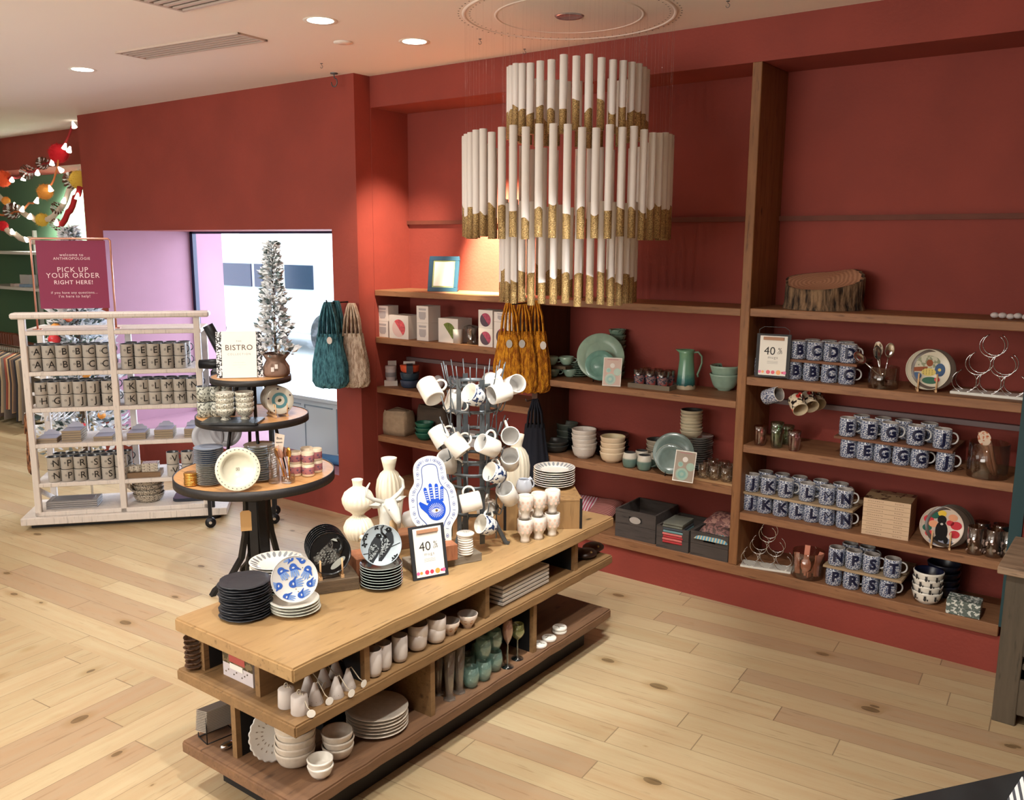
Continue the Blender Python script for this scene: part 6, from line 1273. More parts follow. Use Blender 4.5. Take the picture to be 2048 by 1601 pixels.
inst('flu', stemware(.022, .11, .10, IRI), base(1015, 1339, Z3_, .02), 0, 'iridescent pink champagne flute with blue stem', 'glass'); inst('win', stemware(.030, .072, .085, glass('wine_iridescent', (.82, .92, .80), .16, .05, .5, .2, (170, 180, 110))), base(1029, 1326, Z3_, .02)+V((0, .02, 0)), 0, 'iridescent wine glass with round bowl behind the flute', 'glass')
def cst():
    q = M(WHT, mat('clear_lid_rim', (200, 190, 170), .2), C_('coaster_grey_print', (120, 112, 100))); q.lathe([(0, 0), (.031, 0), (.033, .004), (.033, .011), (.030, .014), (0, .014)], 32); q.tube([(-.02, -.01, .0148), (.0, .004, .0148), (.022, .008, .0148)], .0012, 5, 2); q.tube([(-.014, .016, .0148), (.01, .0, .0148)], .0012, 5, 2); return q.obj('ceramic_coaster')
for k, (px, py, lb) in enumerate(((1079, 1299, 'round white coaster box touching the divider'), (1098, 1286, 'round white coaster box, middle of three'), (1119, 1271, 'round white coaster box closest to the table end'))):
    inst('cs', cst, base(px, py, Z3_, .03), k, lb, 'coaster', 'white coasters on the bottom shelf')
    inst('cs', cst, base(px, py, Z3_, .03)+V((.0, 0, .0143)), k+1, lb.replace('round', 'upper round'), 'coaster', 'white coasters on the bottom shelf') if k == 2 else None
# wire stand with striped square dishes at the overhang
p = base(405, 1488, Z3_, 0); ws_ = empty('wire_plate_stand', V((p.x-.01, p.y+.01, Z3_)), R(-8))
M(IRON).tube([(.03, 0, .10), (.03, 0, .0), (-.035, .0, .004), (-.035, .0, .02)], .0022, 6).obj('wire_front', ws_); M(IRON).tube([(.03, .11, .10), (.03, .11, .0), (-.035, .11, .004), (-.035, .11, .02)], .0022, 6).obj('wire_back', ws_); M(IRON).tube([(.03, 0, .10), (.03, .11, .10)], .0035, 6).tube([(.03, 0, .001), (.03, .11, .001)], .0022, 6).tube([(-.035, 0, .003), (-.035, .11, .003)], .0022, 6).obj('wire_bar', ws_)
tag(ws_, 'black wire stand holding striped square dishes at the shelf overhang', 'stand')
def sqd(): return M(mat('grey_stripe_dish', (176, 168, 158), .5), mat('dish_dark_edge', (96, 88, 80), .5)).box(-.04, .04, -.055, .055, 0, .0035).box(-.042, .042, -.057, .057, .0035, .0055, 1).obj('square_dish', bevel=.0006)
for k in range(13): inst('sq', sqd, ws_.matrix_basis @ V((-.012+.0012*k, .055, .030+.0068*k)), 0, f'square striped dish, {ORD[12-k] if k else "bottom one"} in the wire stand', 'dish', 'square striped dishes', rot=(R(0), R(-16), R(-8)))
tag(M(CHROME).ball((0, 0, .012), .018, 0, 12, (1, 1.6, .6)).obj('silver_dish', None, base(455, 1500, Z3_, .01)), 'small shiny silver dish by the lower divider', 'dish')
# ================================================================ cart goods
EPROF = [(.036, 0), (.040, .004), (.040, .081), (.041, .083)]
DKEN = mat('dark_enamel_inside', (70, 76, 84), .25, coat=.3); STI = mat('mug_black_print', (34, 32, 32), .5)
def emug(ch):
    return mug(STI, EPROF, [ENAM, DKEN], .55, (.018, .066), .026, .0042, ch or None, -PI/2+.42, 1, stamp=bool(ch), mis=lambda n: [0]*5+[1]*(n-5), mid=.0402, bold=.008, size=.062)
def cart_mug(ch, u, v, z, lb):
    p = cw(u, v, z); return inst('em'+(ch or '_'), emug(ch), p, face(p)-.10, lb, 'mug', 'beige letter mugs on the cart')
CR = [(1.0555, 'top mug shelf, first bay', [72, 100, 127, 154, 181, 208], 'AABBCC', 'AABBCC'), (1.0555, 'top mug shelf, second bay', [256, 284, 309, 336, 363], 'EEEFF', 'EEFFF'),
      (.8155, 'second mug shelf, first bay', [79, 105, 130, 156, 183, 213], 'HJJJJK', 'HGJJJK'), (.8155, 'second mug shelf, second bay', [257, 283, 307, 332, 357, 383], 'KLLMMN', 'KLLMMN'),
      (.3105, 'low mug shelf, first bay', [91, 118, 145, 173, 201, 229], 'NPRSSS', 'NPRRSS'), (.3105, 'low mug shelf, second bay', [334, 364], 'VV', 'VV')]
for z, wh, xs, up, lo in CR:
    us = [ct(x, 740, .055)[0] for x in xs]
    for k, u in enumerate(us):
        cart_mug(lo[k], u, .055, z, f'beige mug with letter {lo[k]}, {NTH[k]} lower, cart {wh}'); cart_mug(up[k], u, .055, z+.0845, f'beige mug with letter {up[k]}, {NTH[k]} upper, cart {wh}')
        if len(us) > 2:
            for z2, nm in ((z, 'lower'), (z+.0845, 'upper')): cart_mug('', u+.012, .155, z2, f'beige mug behind the {NTH[k]} {nm} letter mug, cart {wh}')
# third cart shelf: flat stacks
CB = mat('kraft_tray_side', (150, 134, 112), .7); CTOP = mat('lilac_grey_top', (168, 172, 196), .35, coat=.4)
def flatb(w, d):
    def f(): return M(CB, CTOP).box(-w/2, w/2, -d/2, d/2, 0, .013).box(-w/2+.004, w/2-.004, -d/2+.004, d/2-.004, .013, .0145, 1).obj('flat_dish', bevel=.001)
    return f
for k, (px, n, w, nm) in enumerate(((100, 2, .13, 'first short stack'), (150, 5, .12, 'tall stack'), (212, 2, .12, 'low stack by the middle post'), (278, 3, .12, 'stack past the middle post'), (332, 4, .12, 'stack near the pedestal table'), (388, 4, .10, 'last stack'))):
    u, _ = ct(px, 880, .12); p = cw(u, .12, .5755)
    for i in range(n): inst('fb%d' % int(w*100), flatb(w, .16), p+V((0, 0, .0155*i)), CRZ, f'flat rectangular dish, {ORD[n-1-i] if i else "bottom one"} of the {nm} on the cart', 'dish', 'flat dishes on the cart')
    t = M(CTOP).prism([(-.05, 0), (.05, 0), (.045, .02), (.03, .022), (.02, .034), (-.02, .034), (-.03, .022), (-.045, .02)], -.002, .002, 0, MX.Rotation(PI/2, 4, 'X')).obj('card_divider', None, cw(u, .17, .5755+.0155*n), (R(-20), 0, CRZ)); tag(t, f'pale lilac scalloped card standing on the {nm} of cart dishes', 'card')
# low shelf second bay: crate with sets, bowls, trays
LIGHTC = wood('small_crate_wood', (110, 86, 64), (140, 112, 84), 'X', .8, knots=False)
u0, _ = ct(254, 950, .03); u1, _ = ct(321, 945, .03); o = M(LIGHTC).box(u0, u1, .03, .16, .3105, .345).obj('wooden_tray', None, CA, (0, 0, CRZ)); tag(o, 'low wooden tray under small jars on the cart', 'tray')
SJ = pattern('small_print_jar', (190, 182, 168), (90, 84, 78), 130, .42)
def sjar(): return M(SJ).lathe(cupbody([(.02, 0), (.026, .01), (.027, .035), (.022, .045)]), 24).obj('small_jar')
for k, px in enumerate((264, 276)):
    u, _ = ct(px, 940, .07); inst('sj', sjar, cw(u, .07, .3455), 0, ['small printed jar on the cart tray, beside the middle post', 'small printed jar on the cart tray, next to the box stack'][k], 'jar', 'small printed jars')
u, _ = ct(302, 940, .09)
for i in range(3): inst('pb', lambda: M(SJ).box(-.052, .052, -.04, .04, 0, .019).obj('printed_box', bevel=.001), cw(u, .09, .3455+.0195*i), CRZ, f'small printed box, {ORD[2-i] if i else "bottom one"} of three on the cart tray', 'box', 'printed boxes on the cart tray')
BWP = pattern('checker_print', (186, 176, 160), (84, 78, 72), 120, .45)
u, _ = ct(298, 1010, .14); p = cw(u, .16, .1155)
stack('bw4', bowl(BWP, .105, .055, .7, pow=.5), p, 4, .034, 'wide printed serving bowl', 'on the cart bottom shelf', 'bowl', 'printed serving bowls', .003)
ua, _ = ct(92, 1030, .05); ub, _ = ct(197, 1020, .05)
for i in range(4): inst('rt', lambda: M(mat('grey_rect_platter', (150, 148, 150), .35), mat('platter_inner', (112, 112, 118), .3)).box(-.16, .16, -.08, .08, 0, .011).box(-.13, .13, -.055, .055, .011, .0125, 1).obj('platter', bevel=.002), cw((ua+ub)/2, .13, .1155+.0135*i), CRZ, f'rectangular grey platter, {ORD[3-i] if i else "bottom one"} of four on the cart bottom shelf', 'platter', 'rectangular platters on the cart')
u, _ = ct(384, 1005, .1); q = [(x+s*.02, y+r*.02) for x, y, s, r in ()]
def rrect(w, d, r, n=6): return [(sx*(w/2-r)+r*math.cos(a), sy*(d/2-r)+r*math.sin(a)) for sx, sy, a0 in ((1, 1, 0), (-1, 1, PI/2), (-1, -1, PI), (1, -1, 1.5*PI)) for a in [a0+PI/2*i/n for i in range(n+1)]]
tag(M(mat('dark_blue_tray', (34, 42, 58), .35)).prism(rrect(.25, .2, .04), 0, .022).obj('serving_tray', None, cw(u, .17, .1155), (0, 0, CRZ), bevel=.003), 'dark blue rounded serving tray on the cart bottom shelf', 'tray')
o = net_bag(netm('rust_leopard', (176, 120, 80), (60, 34, 24)), .10, .06, .30, .12, 3); o.location = cw(-.035, .30, .73); o['category'] = 'bag'; tag(o, 'brown patterned cloth hanging on the outer side of the cart', 'bag')
# sign stand
COP = mat('copper_rod', (206, 148, 128), .3, .8); WINE = mat('wine_red_panel', (130, 26, 70), .6)
ua, za = ct(68, 655, .04); u0, z1 = ct(50, 477, .13); u1, _ = ct(209, 475, .13)
W_ = u1-u0; zt = z1; sg = empty('sign_stand', cw((u0+u1)/2+.03, .13, 1.3205), CRZ+R(2)); hh = zt-1.3205
fr_ = [(-W_/2, 0, 0), (-W_/2, 0, hh-.012), (-W_/2+.012, 0, hh), (W_/2-.012, 0, hh), (W_/2, 0, hh-.012), (W_/2, 0, 0)]
M(COP).tube(fr_, .0065, 8).obj('frame', sg); M(COP).lathe([(.03, 0), (.03, .004), (0, .005)], 16, 0, MX.Translation((-W_/2, 0, 0))).obj('foot', sg); M(COP).lathe([(.03, 0), (.03, .004), (0, .005)], 16, 0, MX.Translation((W_/2, 0, 0))).obj('foot', sg)
ph0, ph1 = 1.455-1.3205, hh-.012; M(WINE).box(-W_/2+.03, W_/2-.03, -.003, .003, ph0, ph1).obj('panel', sg)
l = M(mat('sign_white_text', (238, 214, 220), .7)); mx = MX.Translation((.0, -.0036, 0)) @ MX.Rotation(PI/2, 4, 'X'); ph = ph1-ph0
for s_, sz, yy, b_ in (('welcome to', .026, .79, 0), ('ANTHROPOLOGIE', .024, .735, 0), ('PICK UP', .046, .57, 0), ('YOUR ORDER', .046, .485, 0), ('RIGHT HERE!', .036, .385, .01), ('if you have any questions...', .022, .235, 0), ("I'm here to help!", .024, .18, 0)): flat_text(l, s_, sz, 0, ph0+ph*yy, 0, 0, mx, b_, 1.15)
l.obj('lettering', sg); tag(sg, 'wine red pick up sign in a copper rod stand on top of the cart', 'sign')
# rolled white things past the cart end
for i in range(5): tag(inst('hg', lambda: M(mat('white_hanger', (228, 230, 236), .4)).tube([(.0, -.17, -.07), (0, -.10, -.02), (0, 0, .02), (0, .10, -.02), (0, .17, -.07), (0, 0, -.075), (0, -.17, -.07)], .004, 5).tube([(0, 0, .02), (0, 0, .05), (0, .015, .06)], .002, 5).obj('hanger'), cw(.03+.035*i, CD+.10, .74), CRZ, None, None), f'white clothes hanger, {NTH[i]} of five behind the cart end', 'hanger', 'white hangers behind the cart')
tag(M(CHROME).tube([(0, 0, 0), (.3, 0, 0), (.3, 0, -.80)], .008, 6).obj('hanging_rail', None, cw(-.02, CD+.10, .80), (0, 0, CRZ)), 'chrome hanging rail behind the cart', 'rail')

# ================================================================ pedestal goods
def pb(px, py, z, r=0): return base(px, py, z+.0032, r)
p = pb(421, 975, Z1, .065); PS = mat('bistro_white', (196, 192, 180), .3, coat=.3); PSD = mat('bistro_edge', (92, 92, 88), .4)
stack('bs', plate(PS, PSD, r=.066, h=.010, mats=[PS, PSD]), p, 11, .0095, 'small bistro plate', 'of the low pile on the round table', 'plate', 'small bistro plates', .001)
stack('bsb', plate(PS, PSD, r=.075, h=.014, mats=[mat('bistro_blueish', (150, 164, 186), .2, coat=.5), PSD]), p+V((0, 0, .108)), 8, .0105, 'glossy bluish plate', 'above the small bistro plates', 'plate', 'glossy bluish plates', .001)
p = pb(523, 967, Z1, .08); stack('bst', plate(PS, PSD, r=.082, h=.014, mats=[PS, PSD]), p, 15, .0125, 'bistro dinner plate', 'behind the pie dish', 'plate', 'bistro dinner plates', .002)
for k, (px, py) in enumerate(((398, 925), (436, 925))): std_plate('bsl', plate(mat('grey_plate_back', (150, 152, 160), .3), None, r=.085), pb(px, 960, Z1, .0)+V((-.08, .12, 0)), .7, .10+.03*k, R(8), ['grey plate leaning behind the bluish stack, first', 'grey plate leaning behind the bluish stack, second'][k], 'grey plates leaning at the back', dz=.1)
def pie():
    q = M(mat('pie_dish_cream', (226, 222, 200), .25, coat=.3), INK, mat('stamp_grey', (96, 92, 84), .5)); q.lathe([(0, 0), (.078, 0), (.088, .022), (.106, .026), (.109, .028), (.106, .030), (.088, .027), (.080, .026), (.074, .006), (0, .006)], 96, rip=lambda a, j: (.012*abs(math.sin(15*a)) if j in (3, 4, 5) else 0))
    for k in range(30): a = 2*PI*k/30; blob(q, .097*math.cos(a), .097*math.sin(a), [(-.005, -.0012), (0, .001), (.005, -.0012), (0, -.003)], .0296, 1, rot=a+PI/2)
    for mi, s in ((2, .008), (0, .0055), (2, .003)): blob(q, 0, 0, [(-s, -s), (s, -s), (s, s), (-s, s)], .0063+.0003*(.008-s)*1000*.1, mi)
    return q.obj('pie_dish')
p = pb(478, 983, Z1, 0); std_plate('pie', pie, p, face(p)+.03, .109, R(14), 'large cream fluted pie dish standing on edge with a square stamp', dz=.002)
p = pb(384, 973, Z1, .03); BRS = mat('brass_rim', (216, 162, 82), .25, .9)
stack('brs', lambda: M(BRS).lathe([(0, 0), (.034, 0), (.038, .002), (.038, .006), (.034, .008), (0, .008)], 32).obj('gold_coaster'), p, 8, .0083, 'round gold coaster', 'at the round table edge', 'coaster', 'gold coasters', .001)
o = M(mat('pink_card', (226, 206, 204), .7), INK).box(-.036, .036, -.001, .001, 0, .17)
for r in (.032, .026): k = len(o.v); blob(o, 0, .085, oval(r*.8, r*1.4, 24), 0, 1 if r > .03 else 0); o.v[k:] = [(x, -.0014-(.0002 if r < .03 else 0), y) for x, y, z in o.v[k:]]
for yy, n in ((.085, 5), (.13, 4), (.065, 4)):
    for i in range(n): k = len(o.v); blob(o, (i-n/2+.5)*.009, yy, [(-.003, -.002), (.003, -.002), (.003, .002), (-.003, .002)], 0, 1); o.v[k:] = [(x, -.0018, y) for x, y, z in o.v[k:]]
p = pb(385, 950, Z1, .03); tag(o.obj('greeting_card', None, p+V((.03, .05, .0)), (R(-8), 0, face(p)+.1)), 'narrow pale pink card with a printed oval behind the gold coasters', 'card')
p = pb(549, 968, Z1, .02); t = empty('tall_jar', p); M(SMOKE).lathe([(0, .001), (.028, 0), (.03, .006), (.03, .20), (.028, .2), (.027, .008), (0, .008)], 28).obj('glass', t); tag(t, 'tall bluish glass cylinder beside the plate pile on the round table', 'jar')
p = pb(577, 968, Z1, .03); t = empty('utensil_jar', p); M(SMOKE).lathe([(0, .001), (.034, 0), (.036, .006), (.036, .04), (.034, .04), (.033, .008), (0, .008)], 28).obj('glass', t); tag(t, 'short glass jar of gold-toned utensils on the round table', 'jar')
for k, (rx, ry) in enumerate(((.1, -.25), (.2, -.1), (.05, .05), (-.1, -.35))): tag(M(BRS, PINK_W).tube([(0, 0, 0), (0, 0, .13)], .004, 6, k % 2).ball((0, 0, .15), .018, k % 2, 10, (1, .3, 1.6)).obj('gold_spoon', None, p+V((-.01+.006*k, -.01+.008*k, .012)), (rx, ry, .2)), ['gold spoon tilting toward the pie dish', 'wooden-toned spoon behind the gold one', 'upright gold spoon in the short jar', 'wooden-toned spoon tilting steeply in the short jar'][k], 'spoon', 'utensils in the short jar')
sp = M(mat('spatula_cream', (222, 202, 184), .5), INK); sp.prism([(-.02, 0), (.02, 0), (.026, .09), (-.024, .1)], -.002, .002, 0, MX.Rotation(PI/2, 4, 'X')); sp.tube([(0, 0, 0), (0, 0, -.12)], .005, 6)
mx = MX.Translation((0, -.0026, .06)) @ MX.Rotation(PI/2, 4, 'X'); flat_text(sp, 'Bon', .018, 0, .012, 0, 1, mx, .02); flat_text(sp, 'appetit', .012, 0, -.008, 0, 1, mx, .02)
pp = pb(557, 968, Z1, .03); tag(sp.obj('spatula', None, pp+V((.0, .01, .16)), (R(-6), R(5), face(pp))), 'cream spatula printed Bon appetit rising out of the glass cylinder', 'spatula')
TIN = mat('tin_cream', (226, 208, 180), .35); TINP = pattern('tin_pink_band', (176, 112, 116), (100, 84, 110), 70, .42)
def tinc(): return M(TIN, TINP, mat('candle_wax', (236, 222, 196), .6)).lathe([(0, 0), (.032, 0), (.033, .003), (.033, .012), (.0335, .013), (.0335, .048), (.033, .049), (.033, .064), (.031, .065), (.030, .055), (0, .055)], 32, mis=[0, 0, 0, 1, 1, 1, 0, 0, 0, 2]).obj('candle_tin')
for k, (px, py, dx, dy) in enumerate(((592, 953, 0, 0), (617, 954, 0, 0), (633, 946, 0, 0), (606, 946, 0, .03))):
    p = pb(px, py, Z1, .03)+V((dx, dy, 0)); nm = ['touching the glass jar', 'middle front', 'outermost', 'behind the front ones'][k]
    inst('tn', tinc, p, 0, f'candle tin with pink band, lower, {nm}', 'tin', 'pink banded candle tins'); inst('tn', tinc, p+V((0, 0, .0655)), 0, f'candle tin with pink band, upper, {nm}', 'tin', 'pink banded candle tins')
# middle tier
p = pb(474, 850, Z2, .09); o = M(mat('slate_slab', (46, 50, 54), .3, bump=.3, bscale=30)).prism([(x+.003*math.sin(i*2.1), y+.003*math.cos(i*3.3)) for i, (x, y) in enumerate(rrect(.29, .16, .015, 4))], 0, .010).obj('slate_tray', None, (p.x-.005, p.y-.02, Z2+.0035), (0, 0, .62)); tag(o, 'dark slate tray under the footed bowls on the middle tier', 'tray')
GRD = pattern('tiny_print', (200, 196, 180), (96, 92, 84), 170, .44, rough=.3)
for nm, px, py in (('toward the letter cart', 452, 842), ('toward the plate rack', 491, 840)):
    p = pb(px, py, Z2+.01, .03)
    M0 = M(GRD).lathe([(0, 0), (.024, 0), (.016, .012), (.014, .02), (0, .02)], 28).obj
    stack('fb', lambda: M(GRD, mat('bowl_pale_in', (206, 202, 190), .3)).lathe([(0, 0), (.026, 0), (.02, .008), (.018, .014), (.034, .024), (.046, .045), (.047, .062), (.044, .062), (.03, .03), (0, .025)], 32, mis=[0]*6+[1]*3).obj('footed_bowl'), p, 4, .027, 'printed footed bowl', f'in the pile {nm}', 'bowl', f'footed bowls {nm}', .001)
GM = pattern('hive_print', (176, 178, 166), (70, 72, 66), 95, .45, rough=.3)
def gmug(): return mug(INK, [(.034, 0), (.037, .004), (.037, .08)], [GM, DKEN], 0, (.018, .062), .026, .004, mis=lambda n: [0]*4+[1]*(n-4), mid=.037)()
for k, (px, py, dx, dy) in enumerate(((410, 836, 0, 0), (430, 832, .03, .05), (446, 828, .05, .10))):
    p = pb(px, py, Z2, .037)+V((0, dy*.5, 0)) if k == 0 else pb(410, 836, Z2, .037)+V((dx, dy, 0))
    nm = ['at the tier edge', 'behind the edge pair', 'furthest back'][k]; inst('gm', gmug, p, face(p)+.5, f'grey-green printed mug, lower of the pair {nm}', 'mug', 'grey-green printed mugs')
    inst('gm', gmug, p+V((0, 0, .083)), face(p)+.5, f'grey-green printed mug, upper of the pair {nm}', 'mug', 'grey-green printed mugs')
BLG = mat('blue_glass_like', (30, 84, 150), .1, coat=1)
p = pb(500, 812, Z2, 0)
RP = [mat('rim_plate_cream', (204, 198, 182), .25, coat=.3), mat('rim_plate_edge', (150, 132, 112), .3), mat('ring_teal', (88, 138, 146), .3), C_('leaf_dark', (62, 70, 52)), C_('dot_plum', (70, 52, 60))]
def rdeco(mm):
    z = .0053; n = 40
    vs = [(r*math.cos(2*PI*i/n), r*math.sin(2*PI*i/n), z) for r in (.026, .042) for i in range(n)]; mm.add(vs, [(i, (i+1) % n, n+(i+1) % n, n+i) for i in range(n)], 2)
    blob(mm, 0, 0, oval(.011, .008, 14), z, 3, rot=.5)
    for k in range(5): a = 2*PI*k/5+.4; blob(mm, .062*math.cos(a), .062*math.sin(a), oval(.006, .005, 10), z+.006, 4)
a = pb(548, 835, Z2, .0)
rk = empty('plate_rack', a+V((.03, .03, 0)), face(a)+.35); 
for s in (-1, 1):
    M(PALE).box(s*.032-.005, s*.032+.005, 0, .13, 0, .011).obj('rail', rk)
    for k in range(6): M(PALE).tube([(s*.032, .006+k*.022, .01), (s*.032, .006+k*.022, .07)], .003, 6).obj('dowel', rk)
tag(rk, 'pale wooden rack holding upright plates on the middle tier', 'rack')
mxk = MX.Translation(rk.location) @ MX.Rotation(rk.rotation_euler.z, 4, 'Z')
for k in range(5): std_plate('rp', plate(None, None, r=.074, h=.012, mats=RP, extra=rdeco), mxk @ V((0, .02+.022*k, 0)), rk.rotation_euler.z-.1, .074, R(12), ['front plate with teal ring standing in the tier rack', 'second plate with teal ring in the tier rack', 'third plate with teal ring in the tier rack', 'fourth plate with teal ring in the tier rack', 'last plate with teal ring in the tier rack'][k], 'teal ring plates', dz=.012)
# top tier
p = pb(480, 757, Z3, .02); bs = empty('bistro_sign', p+V((0, 0, .0)), face(p)-.12)
LC = pattern('lace_print', (226, 226, 230), (28, 28, 32), 95, .5, kind='noise')
M(LC).box(-.118, .118, .012, .020, 0, .243).obj('patterned_board', bs); M(PAPER).box(-.088, .088, -.001, .010, 0, .245).obj('card', bs)
l = M(mat('bronze_text', (104, 88, 74), .6), mat('sign_grey_text', (150, 146, 142), .8)); mx = MX.Translation((0, -.0016, 0)) @ MX.Rotation(PI/2, 4, 'X')
for s_, sz, yy, mi, b_, sx_ in (('THE', .011, .192, 0, 0, 1.6), ('BISTRO', .040, .158, 0, .01, 1.1), ('COLLECTION', .014, .124, 1, 0, 1.5), ('...................................', .008, .082, 1, 0, 1), ('........................................', .008, .070, 1, 0, 1), ('...........', .008, .058, 1, 0, 1)): flat_text(l, s_, sz, 0, yy, 0, mi, mx, b_, sx_)
l.obj('lettering', bs); bs.rotation_euler = lean((0, 0, 0), bs.rotation_euler.z, R(-7)).to_euler(); tag(bs, 'white Bistro Collection card sign against a black and white patterned board', 'sign')
LEAFW = mat('frosted_white', (232, 236, 240), .8); LEAFG = mat('frosted_grey_green', (116, 130, 132), .8, var=.2); LEAFD = mat('dark_green_leaf', (70, 88, 86), .8)
def fir(h, r, n, seed, lf=.03, wd=.35):
    random.seed(seed); q = M(LEAFW, LEAFG, LEAFD)
    for i in range(n):
        t = random.random()**.8; z = h*t; rr = r*(1-t)**.9*(.8+.3*math.sin(z*45))+.008; a = random.uniform(0, 2*PI); k = rr*random.uniform(.35, 1.05)
        c = V((k*math.cos(a), k*math.sin(a), z)); d = V((math.cos(a)*1, math.sin(a)*1, random.uniform(-.2, .9))).normalized(); L = lf*random.uniform(.7, 1.5); sd = d.cross(V((random.uniform(-1, 1), random.uniform(-1, 1), random.uniform(-1, 1)))).normalized()*L*wd; up = d.cross(sd).normalized()*L*.12
        q.add([c, c+d*L*.5+sd*.5+up, c+d*L, c+d*L*.5-sd*.5+up, c+d*L*.5-up], [(0, 1, 2), (0, 2, 3), (0, 4, 1), (1, 4, 2), (2, 4, 3), (3, 4, 0)], random.choices((0, 1, 2), (9, 2.2, 1))[0])
    random.seed(7); return q
p = pb(549, 757, Z3, .075); p = V((QX+.11, QY+.085, Z3+.0035)); tr = empty('frosted_fir_tree', p)
o = fir(.60, .088, 1300, 4, .034, .55).obj('branches', tr, (0, 0, .10)); o['kind'] = 'stuff'
M(mat('trunk_brown', (84, 66, 52), .8)).tube([(0, 0, .05), (0, 0, .68)], [.008, .003], 6).obj('trunk', tr)
POT = mat('paper_sack_brown', (132, 106, 92), .8, var=.1, bump=.4, bscale=30)
M(POT).lathe([(0, 0), (.062, 0), (.07, .015), (.068, .05), (.055, .075), (.05, .085), (.06, .10), (.075, .12), (.05, .095), (0, .085)], 40, rip=lambda a, j: (.04*math.sin(7*a+j) if j > 1 else .01*math.sin(5*a))).obj('sack_pot', tr)
for s, z in ((-.02, .03), (.0, .045)): M(PBX).box(s-.008, s+.008, -.0755, -.0745, z, z+.024).obj('price_tag', tr, None, (0, 0, face(p)))
tag(tr, 'small frosted fir tree in a brown paper sack on the top tier', 'tree')
# dark rolling console with a black press behind the pedestal
cn = empty('rolling_console', (-3.30, -.42, 0), R(49.5)); DKI = mat('dark_iron_black', (24, 26, 32), .4, .3)
M(mat('dark_console_top', (52, 50, 58), .5)).box(-.23, .23, -.12, .12, .70, .73).obj('top', cn, bevel=.004)
for sx in (-1, 1):
    for sy in (-1, 1):
        M(DKI).box(sx*.207-.012, sx*.207+.012, sy*.10-.012, sy*.10+.012, .075, .70).obj('leg', cn); M(DKI, CHROME).lathe([(.0, -.012), (.034, -.012), (.036, 0), (.034, .012), (0, .012)], 20, 0, MX.Translation((sx*.207, sy*.10, .037)) @ MX.Rotation(PI/2, 4, 'X')).lathe([(.010, .0125), (0, .013)], 12, 1, MX.Translation((sx*.207, sy*.10, .037)) @ MX.Rotation(PI/2, 4, 'X')).obj('caster', cn)
a = MX.Translation(cn.location) @ MX.Rotation(R(49.5), 4, 'Z') @ V((-.207, -.10, 0))
want = atz(422, 1056, .0); cn.location = cn.location+(want-a); cn.location.z = 0
tag(cn, 'dark rolling console on casters behind the pedestal table', 'console')
pr_ = empty('iron_press', cn.location+V((.0, .0, .73)), R(35)); M(DKI).box(-.15, .15, -.09, .09, 0, .34).obj('body', pr_, bevel=.02); M(DKI).tube([(-.02, 0, .3), (-.17, -.02, .62)], [.045, .035], 12).obj('lever', pr_); M(DKI).tube([(-.05, 0, .36), (-.24, -.02, .36)], [.04, .03], 12).obj('side_arm', pr_); M(DKI).box(-.09, .10, -.05, .05, .34, .48).obj('head', pr_, bevel=.02)
tag(pr_, 'black iron press with a raised lever standing on the console', 'press')
tag(M(netm('teal_wicker', (70, 150, 170), (30, 80, 96))).lathe([(0, 0), (.05, 0), (.07, .10), (.055, .22), (.05, .22), (0, .02)], 24).obj('wicker_vase', None, aty(433, 745, -.55).xy.to_3d()+V((.05, .05, .78))), 'teal woven vase glowing in window light beside the cart', 'vase')
# white cabinet and sill things inside the window recess
WC = mat('white_gloss_panel', (196, 214, 226), .35)
wc = empty('window_bench', (-3.45, .34, SILL)); M(WC).box(-.55, .55, -.16, .16, 0, .42).obj('body', wc); M(WC).box(-.57, .57, -.18, .18, .42, .45).obj('top', wc, bevel=.004)
for i in range(3): M(mat('panel_shadow_grey', (130, 152, 170), .5)).box(-.52+.36*i, -.51+.36*i, -.163, -.16, .04, .38).box(-.52+.36*i, -.20+.36*i, -.163, -.16, .375, .385).obj('panel_moulding', wc)
tag(wc, 'white panelled bench inside the window recess', 'bench')
tag(M(mat('blue_bolster', (70, 120, 170), .7)).tube([(0, 0, 0), (.34, .05, 0)], .035, 16).obj('bolster', None, (-3.25, .02, SILL+.04)), 'blue rolled bolster on the window sill below the hanging bags', 'bolster')

# ================================================================ beyond the cart and outside
p = atz(168, 985, 0); tx = V((-5.32, -.66, 0)); ft = empty('flocked_christmas_tree', tx)
o = fir(1.75, .38, 5200, 8, .06, .5).obj('branches', ft, (0, 0, .22)); o['kind'] = 'stuff'; M(mat('trunk_brown', (84, 66, 52), .8)).tube([(0, 0, 0), (0, 0, 1.8)], [.035, .01], 8).obj('trunk', ft)
random.seed(12)
for k in range(15):
    z = .45+.085*k; r = .37*(1-(z-.22)/1.78)**.9; a = math.atan2(CAM.y-tx.y, CAM.x-tx.x)+random.uniform(-1.2, 1.2); c = [(206, 44, 50), (226, 150, 60), (226, 120, 90), (232, 226, 216)][k % 4]
    M(mat('bauble_%d' % (k % 4), c, .5, bump=.5, bscale=80)).ball((r*math.cos(a), r*math.sin(a), z), random.uniform(.028, .05), 0, 12).obj('bauble', ft)
random.seed(7); tag(ft, 'large white flocked Christmas tree standing behind the cart', 'tree')
